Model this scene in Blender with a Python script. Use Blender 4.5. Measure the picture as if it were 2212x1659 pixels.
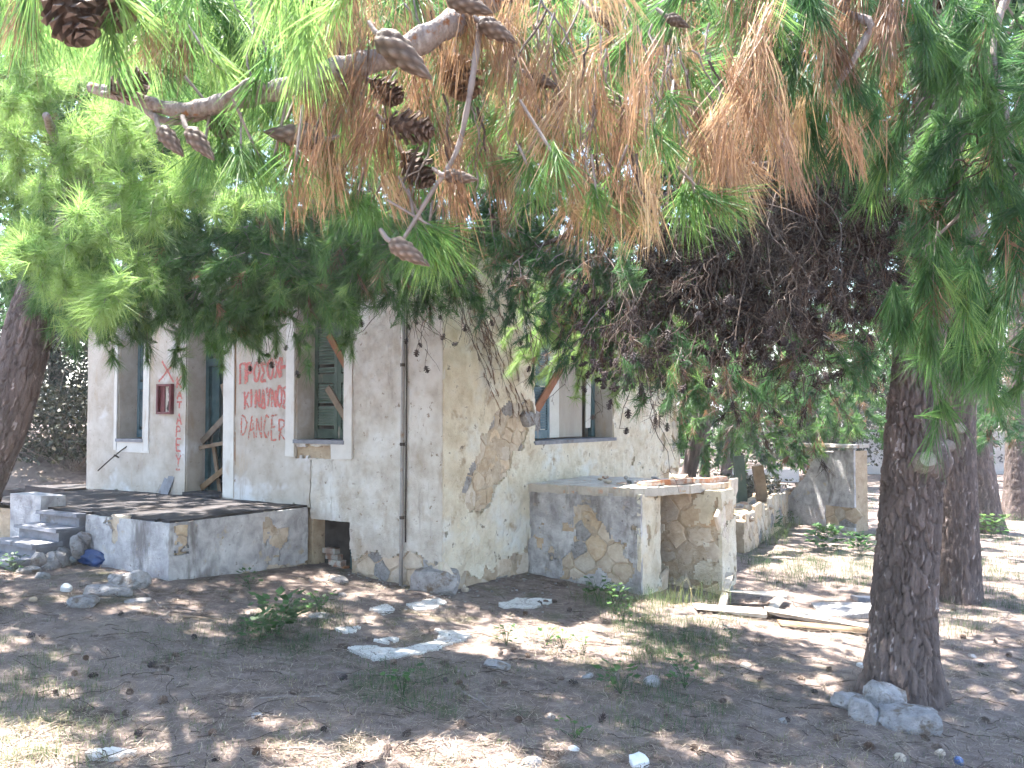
import bpy, bmesh, math, random
import numpy as np
from mathutils import Vector, Matrix

random.seed(11)
rng = np.random.default_rng(11)
for o in list(bpy.data.objects):
    bpy.data.objects.remove(o, do_unlink=True)
scene = bpy.context.scene
COL = scene.collection
R = math.radians

# ------------------------------------------------------------------ camera
EYE = np.array([0.0, 0.0, 1.9])
FPX = 1912.0
PITCH = math.atan(64.5 / FPX)
cam = bpy.data.cameras.new('camera')
cam.sensor_width = 36.0
cam.lens = 36.0 * FPX / 2212.0
cam.clip_start = 0.05
cam.clip_end = 3000.0
cam.dof.use_dof = True
cam.dof.focus_distance = 7.0
cam.dof.aperture_fstop = 14.0
camo = bpy.data.objects.new('camera', cam)
camo.location = EYE
camo.rotation_euler = (math.pi / 2 + PITCH, 0, 0)
COL.objects.link(camo)
scene.camera = camo

# ------------------------------------------------------------------ light
SUN_AZ = np.array([-0.78, 0.626])
SUN_EL = R(67.5)
world = bpy.data.worlds.new('World')
scene.world = world
world.use_nodes = True
wn = world.node_tree
sky = wn.nodes.new('ShaderNodeTexSky')
sky.sky_type = 'NISHITA'
sky.sun_disc = False
sky.sun_elevation = SUN_EL
sky.sun_rotation = math.atan2(SUN_AZ[0], SUN_AZ[1])
sky.air_density = 1.2
sky.dust_density = 0.8
wn.links.new(sky.outputs[0], wn.nodes['Background'].inputs[0])
wn.nodes['Background'].inputs[1].default_value = 0.105
sun = bpy.data.lights.new('sun', 'SUN')
sun.energy = 5.0
sun.angle = R(0.55)
sun.color = (1.0, 0.955, 0.88)
suno = bpy.data.objects.new('sun', sun)
sd = Vector((-SUN_AZ[0] * math.cos(SUN_EL), -SUN_AZ[1] * math.cos(SUN_EL), -math.sin(SUN_EL)))
suno.rotation_euler = sd.to_track_quat('-Z', 'Y').to_euler()
suno.location = (-6, 12, 20)
COL.objects.link(suno)
vs = scene.view_settings
vs.view_transform = 'Standard'
vs.look = 'None'
vs.gamma = 1.0
vs.use_curve_mapping = False
vs.exposure = 2.9
cy = scene.cycles
cy.max_bounces = 6
cy.diffuse_bounces = 4
cy.glossy_bounces = 2
cy.transmission_bounces = 5
cy.transparent_max_bounces = 6
cy.use_denoising = True
cy.use_adaptive_sampling = True
cy.adaptive_threshold = 0.03
cy.adaptive_min_samples = 20
cy.caustics_reflective = False
cy.caustics_refractive = False

# ------------------------------------------------------------------ pixel <-> world (photo measured at 2212 px wide)
FW = np.array([0, math.cos(PITCH), math.sin(PITCH)])
UP = np.array([0, -math.sin(PITCH), math.cos(PITCH)])
RT = np.array([1.0, 0, 0])
Z3 = np.array([0, 0, 1.0])

def ray(px, py):
    return FW + RT * (px - 1106) / FPX + UP * (829.5 - py) / FPX

def at(px, py, Y):
    r = ray(px, py)
    return EYE + r * (Y / r[1])

# ------------------------------------------------------------------ noise
def _hash(i, j, k, seed):
    h = (i.astype(np.int64) * 374761393 + j.astype(np.int64) * 668265263 + k.astype(np.int64) * 1274126177 + seed * 974634541) & 0xFFFFFFFF
    h = ((h ^ (h >> 13)) * 1274126177) & 0xFFFFFFFF
    h = ((h ^ (h >> 16)) * 2246822519) & 0xFFFFFFFF
    return ((h ^ (h >> 15)) & 0xFFFFFF) / float(0xFFFFFF)

def vnoise(x, y, z=None, seed=0):
    x = np.asarray(x, float); y = np.asarray(y, float)
    z = np.zeros_like(x) if z is None else np.asarray(z, float)
    i = np.floor(x); j = np.floor(y); k = np.floor(z)
    f = x - i; g = y - j; h = z - k
    f = f * f * (3 - 2 * f); g = g * g * (3 - 2 * g); h = h * h * (3 - 2 * h)
    def c(a, b, d): return _hash(i + a, j + b, k + d, seed)
    x00 = c(0, 0, 0) * (1 - f) + c(1, 0, 0) * f
    x10 = c(0, 1, 0) * (1 - f) + c(1, 1, 0) * f
    x01 = c(0, 0, 1) * (1 - f) + c(1, 0, 1) * f
    x11 = c(0, 1, 1) * (1 - f) + c(1, 1, 1) * f
    return (x00 * (1 - g) + x10 * g) * (1 - h) + (x01 * (1 - g) + x11 * g) * h

def fbm(x, y, z=None, seed=0, oct=4):
    s = 0; a = 0.5; f = 1.0
    for o in range(oct):
        s = s + a * vnoise(np.asarray(x) * f, np.asarray(y) * f, None if z is None else np.asarray(z) * f, seed + o * 7)
        a *= 0.5; f *= 2.03
    return s / (1 - 0.5 ** oct) - 0.5

def worley(x, y, seed=0, jit=0.9):
    i = np.floor(x); j = np.floor(y)
    f1 = np.full(np.shape(x), 9.0); f2 = f1.copy(); idv = np.zeros(np.shape(x))
    zz = np.zeros_like(i)
    for a in (-1, 0, 1):
        for b in (-1, 0, 1):
            hx = _hash(i + a, j + b, zz, seed); hy = _hash(i + a, j + b, zz + 5, seed); hid = _hash(i + a, j + b, zz + 9, seed)
            dx = i + a + 0.5 + (hx - 0.5) * jit - x; dy = j + b + 0.5 + (hy - 0.5) * jit - y
            d = np.sqrt(dx * dx + dy * dy)
            closer = d < f1
            f2 = np.where(closer, f1, np.minimum(f2, d))
            idv = np.where(closer, hid, idv)
            f1 = np.where(closer, d, f1)
    return f1, f2, idv

def poly_in(poly, x, y):
    x = np.asarray(x, float); y = np.asarray(y, float)
    ins = np.zeros(x.shape, bool)
    n = len(poly)
    for a in range(n):
        x1, y1 = poly[a]; x2, y2 = poly[(a + 1) % n]
        c = ((y1 > y) != (y2 > y))
        ins ^= c & (x < (x2 - x1) * (y - y1) / ((y2 - y1) if y2 != y1 else 1e-9) + x1)
    return ins

# ------------------------------------------------------------------ terrain
def gz(x, y):
    x = np.asarray(x, float); y = np.asarray(y, float)
    z = -0.07 * (np.clip(x, -7.5, 4.0) + 0.75)
    near = np.exp(-(((x) / 60) ** 2 + ((y - 8) / 60) ** 2))
    z = z + 0.10 * fbm(x * 0.55, y * 0.55, seed=3) * near + 0.035 * fbm(x * 3.1, y * 3.1, seed=5, oct=3) * near
    z = z + 0.9 * np.clip((-x - 6.0) / 3, 0, 1) * np.clip((y - 15.2) / 2.5, 0, 1)
    return z

def ground_at(px, py):
    r = ray(px, py); Y = 8.0
    for _ in range(25):
        x = EYE[0] + r[0] * (Y / r[1])
        z = -0.07 * (min(max(x, -7.5), 4.0) + 0.75)
        Y = min(max(0.5 * Y + 0.5 * (z - EYE[2]) / (r[2] / r[1]), 1.0), 200)
    for _ in range(3):
        p = EYE + r * (Y / r[1]); Y = min(max((float(gz(p[0], p[1])) - EYE[2]) / (r[2] / r[1]), 1.0), 200)
    p = EYE + r * (Y / r[1]); p[2] = float(gz(p[0], p[1]))
    return p

# ------------------------------------------------------------------ materials
def _ramp(nt, stops):
    r = nt.nodes.new('ShaderNodeValToRGB')
    e = r.color_ramp.elements
    while len(e) < len(stops): e.new(0.5)
    for k, (p, c) in enumerate(stops):
        e[k].position = p; e[k].color = (c[0], c[1], c[2], 1)
    return r

def rough_mat(name, stops, scale=4.0, detail=5.0, rough=0.9, bump=0.3, bscale=40.0, bdist=0.01, stains=(), objvar=0.0, stretch=None, spec=0.25, distort=0.0, second=None):
    m = bpy.data.materials.new(name); m.use_nodes = True
    nt = m.node_tree; b = nt.nodes['Principled BSDF']
    b.inputs['Roughness'].default_value = rough
    b.inputs['Specular IOR Level'].default_value = spec
    geo = nt.nodes.new('ShaderNodeNewGeometry')
    vec = geo.outputs['Position']
    if stretch:
        mp = nt.nodes.new('ShaderNodeVectorMath'); mp.operation = 'MULTIPLY'
        mp.inputs[1].default_value = stretch
        nt.links.new(vec, mp.inputs[0]); vec2 = mp.outputs[0]
    else:
        vec2 = vec
    n = nt.nodes.new('ShaderNodeTexNoise'); n.inputs['Scale'].default_value = scale; n.inputs['Detail'].default_value = detail
    n.inputs['Roughness'].default_value = 0.62; n.inputs['Distortion'].default_value = distort
    nt.links.new(vec2, n.inputs['Vector'])
    rp = _ramp(nt, stops)
    nt.links.new(n.outputs['Fac'], rp.inputs[0])
    col = rp.outputs[0]
    for (sc, lo, hi, c, st) in stains:
        s = nt.nodes.new('ShaderNodeTexNoise'); s.inputs['Scale'].default_value = sc; s.inputs['Detail'].default_value = 4; s.inputs['Roughness'].default_value = 0.68
        if st:
            mp = nt.nodes.new('ShaderNodeVectorMath'); mp.operation = 'MULTIPLY'; mp.inputs[1].default_value = st
            nt.links.new(vec, mp.inputs[0]); nt.links.new(mp.outputs[0], s.inputs['Vector'])
        else:
            nt.links.new(vec, s.inputs['Vector'])
        mr = nt.nodes.new('ShaderNodeMapRange'); mr.inputs[1].default_value = lo; mr.inputs[2].default_value = hi
        nt.links.new(s.outputs['Fac'], mr.inputs[0])
        mx = nt.nodes.new('ShaderNodeMix'); mx.data_type = 'RGBA'
        mx.inputs[7].default_value = (c[0], c[1], c[2], 1)
        nt.links.new(mr.outputs[0], mx.inputs[0]); nt.links.new(col, mx.inputs[6])
        col = mx.outputs[2]
    if objvar:
        oi = nt.nodes.new('ShaderNodeObjectInfo')
        hs = nt.nodes.new('ShaderNodeHueSaturation')
        m1 = nt.nodes.new('ShaderNodeMapRange'); m1.inputs[3].default_value = 1 - objvar; m1.inputs[4].default_value = 1 + objvar
        nt.links.new(oi.outputs['Random'], m1.inputs[0]); nt.links.new(m1.outputs[0], hs.inputs['Value'])
        m2 = nt.nodes.new('ShaderNodeMath'); m2.operation = 'MULTIPLY'; m2.inputs[1].default_value = 7.31
        m3 = nt.nodes.new('ShaderNodeMath'); m3.operation = 'FRACT'
        nt.links.new(oi.outputs['Random'], m2.inputs[0]); nt.links.new(m2.outputs[0], m3.inputs[0])
        m4 = nt.nodes.new('ShaderNodeMapRange'); m4.inputs[3].default_value = 1 - objvar * 1.6; m4.inputs[4].default_value = 1 + objvar * 1.2
        nt.links.new(m3.outputs[0], m4.inputs[0]); nt.links.new(m4.outputs[0], hs.inputs['Saturation'])
        nt.links.new(col, hs.inputs['Color']); col = hs.outputs[0]
    nt.links.new(col, b.inputs['Base Color'])
    if bump:
        bn = nt.nodes.new('ShaderNodeTexNoise'); bn.inputs['Scale'].default_value = bscale; bn.inputs['Detail'].default_value = 3; bn.inputs['Roughness'].default_value = 0.6
        nt.links.new(vec2, bn.inputs['Vector'])
        bp = nt.nodes.new('ShaderNodeBump'); bp.inputs['Strength'].default_value = bump; bp.inputs['Distance'].default_value = bdist
        nt.links.new(bn.outputs['Fac'], bp.inputs['Height']); nt.links.new(bp.outputs[0], b.inputs['Normal'])
    return m

def needle_mat(name, stops, trans=0.42, rough=0.5):
    m = bpy.data.materials.new(name); m.use_nodes = True
    nt = m.node_tree; b = nt.nodes['Principled BSDF']; out = nt.nodes['Material Output']
    b.inputs['Roughness'].default_value = rough; b.inputs['Specular IOR Level'].default_value = 0.35
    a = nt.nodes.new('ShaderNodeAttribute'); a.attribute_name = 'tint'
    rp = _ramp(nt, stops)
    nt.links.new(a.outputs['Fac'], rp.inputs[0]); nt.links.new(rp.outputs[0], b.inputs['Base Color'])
    t = nt.nodes.new('ShaderNodeBsdfTranslucent')
    nt.links.new(rp.outputs[0], t.inputs[0])
    mx = nt.nodes.new('ShaderNodeMixShader'); mx.inputs[0].default_value = trans
    nt.links.new(b.outputs[0], mx.inputs[1]); nt.links.new(t.outputs[0], mx.inputs[2]); nt.links.new(mx.outputs[0], out.inputs[0])
    return m

def attr_mat(name, stops, rough=0.9, bump=0.4, bscale=60, bdist=0.006, stretch=None, var=0.35):
    m = rough_mat(name, [(0.3, (0.7, 0.7, 0.7)), (0.7, (1.15, 1.15, 1.15))], scale=18, rough=rough, bump=bump, bscale=bscale, bdist=bdist, stretch=stretch)
    nt = m.node_tree; b = nt.nodes['Principled BSDF']
    old = b.inputs['Base Color'].links[0].from_socket
    a = nt.nodes.new('ShaderNodeAttribute'); a.attribute_name = 'tint'
    rp = _ramp(nt, stops); nt.links.new(a.outputs['Fac'], rp.inputs[0])
    mx = nt.nodes.new('ShaderNodeMix'); mx.data_type = 'RGBA'; mx.blend_type = 'MULTIPLY'; mx.inputs[0].default_value = 1.0
    nt.links.new(rp.outputs[0], mx.inputs[6]); nt.links.new(old, mx.inputs[7]); nt.links.new(mx.outputs[2], b.inputs['Base Color'])
    return m

M = {}
M['plaster_rough'] = rough_mat('rough_plaster', [(0.3, (0.43, 0.375, 0.32)), (0.52, (0.56, 0.51, 0.455)), (0.72, (0.66, 0.625, 0.58))], scale=5.5, bump=0.9, bscale=60, bdist=0.018,
    stains=[(0.9, 0.50, 0.62, (0.69, 0.66, 0.63), None), (2.2, 0.56, 0.72, (0.40, 0.325, 0.25), (1, 1, 0.5)), (7, 0.60, 0.74, (0.39, 0.34, 0.30), (1, 1, 0.10)), (14, 0.62, 0.69, (0.28, 0.22, 0.17), None)])
M['plaster_side'] = rough_mat('side_plaster', [(0.3, (0.50, 0.42, 0.31)), (0.5, (0.64, 0.565, 0.45)), (0.72, (0.74, 0.685, 0.585))], scale=4.5, bump=0.9, bscale=48, bdist=0.022,
    stains=[(1.1, 0.55, 0.68, (0.68, 0.66, 0.62), None), (3.0, 0.57, 0.70, (0.38, 0.29, 0.20), None), (7, 0.62, 0.76, (0.40, 0.34, 0.26), (1, 1, 0.12)), (9, 0.63, 0.69, (0.22, 0.18, 0.14), None)])
M['plaster_smooth'] = rough_mat('smooth_plaster', [(0.3, (0.36, 0.305, 0.255)), (0.5, (0.46, 0.41, 0.36)), (0.75, (0.56, 0.525, 0.49))], scale=3.2, bump=0.45, bscale=80, bdist=0.008,
    stains=[(1.3, 0.56, 0.68, (0.62, 0.61, 0.62), None), (3.5, 0.56, 0.72, (0.43, 0.34, 0.26), (1, 1, 0.35)), (8, 0.60, 0.74, (0.38, 0.335, 0.30), (1, 1, 0.09)), (22, 0.64, 0.69, (0.28, 0.23, 0.19), None)])
M['whitewash'] = rough_mat('whitewash', [(0.3, (0.60, 0.58, 0.57)), (0.7, (0.76, 0.75, 0.74))], scale=5, bump=0.3, bscale=70, bdist=0.006,
    stains=[(3, 0.6, 0.75, (0.50, 0.42, 0.34), (1, 1, 0.3)), (25, 0.66, 0.7, (0.35, 0.3, 0.26), None)])
M['trim'] = rough_mat('trim_plaster', [(0.3, (0.55, 0.52, 0.49)), (0.7, (0.68, 0.65, 0.62))], scale=4, bump=0.25, bscale=60, bdist=0.006,
    stains=[(4, 0.6, 0.75, (0.45, 0.36, 0.28), (1, 1, 0.35))])
M['lime_grey'] = rough_mat('grey_lime_plaster', [(0.3, (0.27, 0.25, 0.26)), (0.48, (0.44, 0.42, 0.43)), (0.68, (0.62, 0.60, 0.60))], scale=5.2, bump=0.9, bscale=42, bdist=0.02, distort=0.4,
    stains=[(2.6, 0.52, 0.64, (0.22, 0.20, 0.195), (1, 1, 0.4)), (5, 0.6, 0.7, (0.46, 0.38, 0.28), None), (20, 0.65, 0.70, (0.16, 0.14, 0.13), None)])
M['mortar'] = rough_mat('earth_mortar', [(0.3, (0.34, 0.25, 0.17)), (0.7, (0.50, 0.40, 0.29))], scale=7, bump=0.7, bscale=45, bdist=0.02, stains=[(15, 0.6, 0.7, (0.16, 0.11, 0.08), None)])
M['stone'] = rough_mat('field_stone', [(0.3, (0.40, 0.30, 0.22)), (0.55, (0.52, 0.42, 0.32)), (0.75, (0.60, 0.52, 0.43))], scale=9, bump=0.6, bscale=45, bdist=0.015, objvar=0.17)
M['stone_pale'] = rough_mat('pale_limestone', [(0.3, (0.21, 0.195, 0.195)), (0.7, (0.38, 0.36, 0.36))], scale=13, bump=0.9, bscale=55, bdist=0.02, objvar=0.14, stains=[(7, 0.54, 0.66, (0.16, 0.125, 0.10), None), (30, 0.6, 0.68, (0.13, 0.11, 0.10), None)])
M['brick'] = rough_mat('brick', [(0.3, (0.30, 0.15, 0.10)), (0.7, (0.45, 0.26, 0.18))], scale=14, bump=0.6, bscale=70, bdist=0.008, objvar=0.25, stains=[(9, 0.46, 0.58, (0.48, 0.43, 0.38), None)])
M['concrete'] = rough_mat('weathered_concrete', [(0.3, (0.036, 0.032, 0.034)), (0.7, (0.075, 0.067, 0.069))], scale=3, bump=0.4, bscale=50, bdist=0.008, stains=[(2, 0.5, 0.65, (0.035, 0.027, 0.024), None)])
M['slab'] = rough_mat('slab_mortar', [(0.3, (0.36, 0.32, 0.28)), (0.7, (0.56, 0.51, 0.46))], scale=5, bump=0.6, bscale=40, bdist=0.015, stains=[(7, 0.58, 0.68, (0.50, 0.28, 0.18), None)])
M['marble'] = rough_mat('grey_marble', [(0.3, (0.13, 0.13, 0.15)), (0.7, (0.24, 0.24, 0.27))], scale=6, bump=0.15, bscale=40, bdist=0.004, rough=0.6, stains=[(4, 0.58, 0.7, (0.10, 0.085, 0.075), None)])
M['teal'] = rough_mat('teal_paint', [(0.3, (0.03, 0.06, 0.068)), (0.7, (0.055, 0.105, 0.115))], scale=6, bump=0.2, bscale=60, bdist=0.003, rough=0.6, stains=[(9, 0.62, 0.7, (0.16, 0.13, 0.10), (1, 1, .3))])
M['blue'] = rough_mat('pale_blue_paint', [(0.3, (0.075, 0.125, 0.155)), (0.7, (0.14, 0.205, 0.24))], scale=6, bump=0.2, bscale=60, bdist=0.003, rough=0.65, stains=[(9, 0.6, 0.7, (0.26, 0.22, 0.19), (1, 1, .3))])
M['greenpaint'] = rough_mat('green_paint', [(0.3, (0.045, 0.066, 0.052)), (0.7, (0.08, 0.115, 0.09))], scale=6, bump=0.2, bscale=60, bdist=0.003, rough=0.65, stains=[(9, 0.62, 0.7, (0.2, 0.16, 0.12), (1, 1, .3))])
M['louvre'] = rough_mat('louvre_paint', [(0.3, (0.10, 0.14, 0.11)), (0.7, (0.17, 0.21, 0.17))], scale=8, bump=0.1, rough=0.7)
M['plank_red'] = rough_mat('reddish_plank', [(0.3, (0.17, 0.065, 0.03)), (0.7, (0.30, 0.13, 0.07))], scale=5, bump=0.3, bscale=50, bdist=0.004, rough=0.75, stretch=(1, 1, 0.4))
M['plank'] = rough_mat('weathered_plank', [(0.3, (0.13, 0.085, 0.055)), (0.7, (0.25, 0.18, 0.12))], scale=6, bump=0.3, bscale=50, bdist=0.004, rough=0.8, objvar=0.2)
M['plank_grey'] = rough_mat('greyed_plank', [(0.3, (0.30, 0.25, 0.20)), (0.7, (0.48, 0.42, 0.35))], scale=6, bump=0.3, bscale=50, bdist=0.004, rough=0.85, objvar=0.15)
M['whiteboard'] = rough_mat('white_board', [(0.3, (0.48, 0.46, 0.42)), (0.7, (0.60, 0.58, 0.54))], scale=3, bump=0.08, rough=0.6)
M['greyboard'] = rough_mat('grey_brown_board', [(0.3, (0.28, 0.24, 0.20)), (0.7, (0.40, 0.36, 0.31))], scale=3, bump=0.15, rough=0.8, stretch=(1, 1, .3))
M['maroon'] = rough_mat('maroon_paint', [(0.3, (0.10, 0.025, 0.03)), (0.7, (0.17, 0.045, 0.05))], scale=9, bump=0.15, rough=0.6)
M['iron'] = rough_mat('dark_iron', [(0.3, (0.03, 0.026, 0.024)), (0.7, (0.07, 0.05, 0.04))], scale=20, bump=0.2, rough=0.7)
M['pipe'] = rough_mat('grey_pipe', [(0.3, (0.25, 0.24, 0.235)), (0.7, (0.36, 0.34, 0.33))], scale=8, bump=0.15, rough=0.6, stains=[(5, .6, .7, (.22, .15, .1), None)])
M['dark'] = rough_mat('dark_wood_and_shade', [(0.3, (0.03, 0.025, 0.022)), (0.7, (0.06, 0.05, 0.045))], scale=8, bump=0.1)  # dark wood; also the panel that colours in the cellar shade
M['twig'] = rough_mat('twig_bark', [(0.3, (0.15, 0.12, 0.11)), (0.7, (0.27, 0.23, 0.21))], scale=30, bump=0.4, bscale=120, bdist=0.003, stains=[(11, .58, .68, (.36, .33, .31), None)])
M['deadtwig'] = rough_mat('dead_twig', [(0.3, (0.05, 0.036, 0.03)), (0.7, (0.11, 0.082, 0.068))], scale=30, bump=0.3, bscale=120, bdist=0.003)
M['branch'] = rough_mat('branch_bark', [(0.3, (0.13, 0.105, 0.095)), (0.55, (0.24, 0.205, 0.19)), (0.75, (0.36, 0.33, 0.31))], scale=38, bump=0.9, bscale=110, bdist=0.006, stretch=(2.2, 1, 1), stains=[(45, .6, .68, (.22, .10, .05), None)])
M['bark'] = attr_mat('pine_bark', [(0.0, (0.07, 0.052, 0.047)), (0.45, (0.135, 0.105, 0.098)), (0.78, (0.19, 0.14, 0.125)), (0.87, (0.27, 0.22, 0.21)), (1.0, (0.44, 0.39, 0.385))], bump=1.0, bscale=55, bdist=0.02, stretch=(1, 1, 0.35))
M['cutwood'] = rough_mat('cut_wood', [(0.3, (0.17, 0.15, 0.125)), (0.7, (0.31, 0.29, 0.25))], scale=30, bump=0.4, bscale=60, bdist=0.005, stains=[(20, .58, .64, (.12, .10, .08), None)])
M['cone_closed'] = attr_mat('closed_cone', [(0.0, (0.06, 0.042, 0.033)), (0.45, (0.125, 0.09, 0.07)), (0.8, (0.19, 0.15, 0.125)), (1.0, (0.28, 0.24, 0.21))], bump=0.3, bscale=150, bdist=0.002, rough=0.7)
M['cone_open'] = rough_mat('open_cone', [(0.3, (0.075, 0.05, 0.04)), (0.7, (0.19, 0.13, 0.10))], scale=60, bump=0.3, bscale=150, bdist=0.002, rough=0.8, objvar=.2)
M['cone_dark'] = rough_mat('dark_cone', [(0.3, (0.035, 0.026, 0.026)), (0.7, (0.085, 0.065, 0.062))], scale=60, bump=0.2, rough=0.85, objvar=.2)
M['live'] = needle_mat('pine_needles', [(0.0, (0.026, 0.07, 0.034)), (0.4, (0.06, 0.14, 0.052)), (0.75, (0.125, 0.25, 0.07)), (1.0, (0.27, 0.40, 0.12))], trans=.6)  # pale end of the ramp puts sunlight into the needle colour
M['dead'] = needle_mat('dead_needles', [(0.0, (0.030, 0.019, 0.016)), (0.14, (0.06, 0.035, 0.026)), (0.4, (0.22, 0.125, 0.075)), (0.75, (0.40, 0.25, 0.145)), (1.0, (0.54, 0.40, 0.22))], trans=0.38)
M['grass'] = needle_mat('grass_blades', [(0.0, (0.035, 0.075, 0.03)), (0.5, (0.08, 0.14, 0.045)), (0.8, (0.16, 0.19, 0.07)), (1.0, (0.38, 0.33, 0.18))], trans=0.35)
M['leaf'] = needle_mat('weed_leaf', [(0.0, (0.035, 0.085, 0.03)), (0.6, (0.07, 0.15, 0.04)), (1.0, (0.13, 0.20, 0.05))], trans=0.35)
M['scrub'] = needle_mat('scrub_leaf', [(0.0, (0.018, 0.028, 0.017)), (0.5, (0.085, 0.08, 0.05)), (1.0, (0.30, 0.22, 0.16))], trans=0.12)
M['litter'] = needle_mat('needle_litter', [(0.0, (0.10, 0.07, 0.053)), (0.5, (0.22, 0.165, 0.13)), (1.0, (0.42, 0.345, 0.27))], trans=0.1, rough=0.8)
M['bluebag'] = rough_mat('blue_plastic', [(0.3, (0.025, 0.05, 0.15)), (0.7, (0.05, 0.095, 0.24))], scale=12, bump=0.5, bscale=18, bdist=0.02, rough=0.35, spec=0.5)
M['redpaint'] = None
M['roof'] = rough_mat('clay_tile', [(0.3, (0.30, 0.13, 0.08)), (0.7, (0.45, 0.22, 0.14))], scale=5, bump=0.4)
M['wallfar'] = rough_mat('whitewashed_block', [(0.3, (0.55, 0.52, 0.53)), (0.7, (0.68, 0.65, 0.66))], scale=2.5, bump=0.2, objvar=0.06)
M['galv'] = rough_mat('galvanised', [(0.3, (0.35, 0.36, 0.37)), (0.7, (0.5, 0.51, 0.52))], scale=9, bump=0.1, rough=0.5)

def red_mat(name, amount, col):
    m = bpy.data.materials.new(name); m.use_nodes = True
    nt = m.node_tree; b = nt.nodes['Principled BSDF']; out = nt.nodes['Material Output']
    b.inputs['Base Color'].default_value = (*col, 1); b.inputs['Roughness'].default_value = 0.75
    geo = nt.nodes.new('ShaderNodeNewGeometry')
    n = nt.nodes.new('ShaderNodeTexNoise'); n.inputs['Scale'].default_value = 42; n.inputs['Detail'].default_value = 6
    nt.links.new(geo.outputs['Position'], n.inputs['Vector'])
    mr = nt.nodes.new('ShaderNodeMapRange'); mr.inputs[1].default_value = amount - 0.07; mr.inputs[2].default_value = amount + 0.07
    nt.links.new(n.outputs['Fac'], mr.inputs[0])
    tr = nt.nodes.new('ShaderNodeBsdfTransparent'); mx = nt.nodes.new('ShaderNodeMixShader')
    nt.links.new(mr.outputs[0], mx.inputs[0]); nt.links.new(b.outputs[0], mx.inputs[1]); nt.links.new(tr.outputs[0], mx.inputs[2]); nt.links.new(mx.outputs[0], out.inputs[0])
    return m
M['redpaint'] = red_mat('red_brush_paint', 0.58, (0.50, 0.135, 0.115))
M['redthin'] = red_mat('thin_red_paint', 0.53, (0.50, 0.14, 0.10))
M['blackpaint'] = red_mat('black_paint', 0.7, (0.10, 0.10, 0.12))

def plastic_mat():
    m = bpy.data.materials.new('clear_plastic'); m.use_nodes = True
    b = m.node_tree.nodes['Principled BSDF']
    b.inputs['Base Color'].default_value = (0.75, 0.82, 0.85, 1); b.inputs['Roughness'].default_value = 0.15
    b.inputs['Transmission Weight'].default_value = 0.75; b.inputs['IOR'].default_value = 1.2
    return m
M['plastic'] = plastic_mat()

# ------------------------------------------------------------------ object helpers
def tag(o, label=None, cat=None, group=None, kind=None):
    if label: o['label'] = label
    if cat: o['category'] = cat
    if group: o['group'] = group
    if kind: o['kind'] = kind
    return o

def empty(name, loc, label=None, cat=None, group=None):
    o = bpy.data.objects.new(name, None)
    o.empty_display_size = 0.2
    o.location = tuple(float(v) for v in loc)
    COL.objects.link(o)
    return tag(o, label, cat, group)

def wloc(o):
    v = np.zeros(3)
    while o is not None:
        v += np.array(o.location); o = o.parent
    return v

def fast_mesh(name, V, F, tint=None, smooth=False):
    """V (n,3); F list of index arrays, each (m,3) or (m,4)"""
    V = np.asarray(V, np.float32)
    if not isinstance(F, (list, tuple)): F = [F]
    F = [np.asarray(f, np.int32) for f in F if len(f)]
    me = bpy.data.meshes.new(name)
    me.vertices.add(len(V)); me.vertices.foreach_set('co', V.ravel())
    loops = np.concatenate([f.ravel() for f in F])
    tot = np.concatenate([np.full(len(f), f.shape[1], np.int32) for f in F])
    st = np.concatenate([[0], np.cumsum(tot)[:-1]]).astype(np.int32)
    me.loops.add(len(loops)); me.loops.foreach_set('vertex_index', loops)
    me.polygons.add(len(tot)); me.polygons.foreach_set('loop_start', st)
    try: me.polygons.foreach_set('loop_total', tot)
    except Exception: pass
    sm = np.full(len(tot), bool(smooth)) if not isinstance(smooth, np.ndarray) else smooth
    me.polygons.foreach_set('use_smooth', sm)
    if tint is not None:
        a = me.attributes.new('tint', 'FLOAT', 'POINT'); a.data.foreach_set('value', np.asarray(tint, np.float32))
    me.update(calc_edges=True)
    return me

def add(name, me, mat, parent=None, loc=None):
    o = bpy.data.objects.new(name, me)
    if mat is not None and not me.materials: me.materials.append(mat)
    if parent is not None: o.parent = parent
    if loc is not None: o.location = tuple(float(v) for v in loc)
    COL.objects.link(o)
    return o

def part(name, V, F, mat, parent=None, tint=None, smooth=False, base=None):
    """world-space vertices; stored relative to the parent (or to base for a top-level mesh)"""
    V = np.asarray(V, float)
    if parent is not None:
        return add(name, fast_mesh(name, V - wloc(parent), F, tint, smooth), mat, parent)
    b = np.zeros(3) if base is None else np.asarray(base, float)
    return add(name, fast_mesh(name, V - b, F, tint, smooth), mat, None, b)

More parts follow.
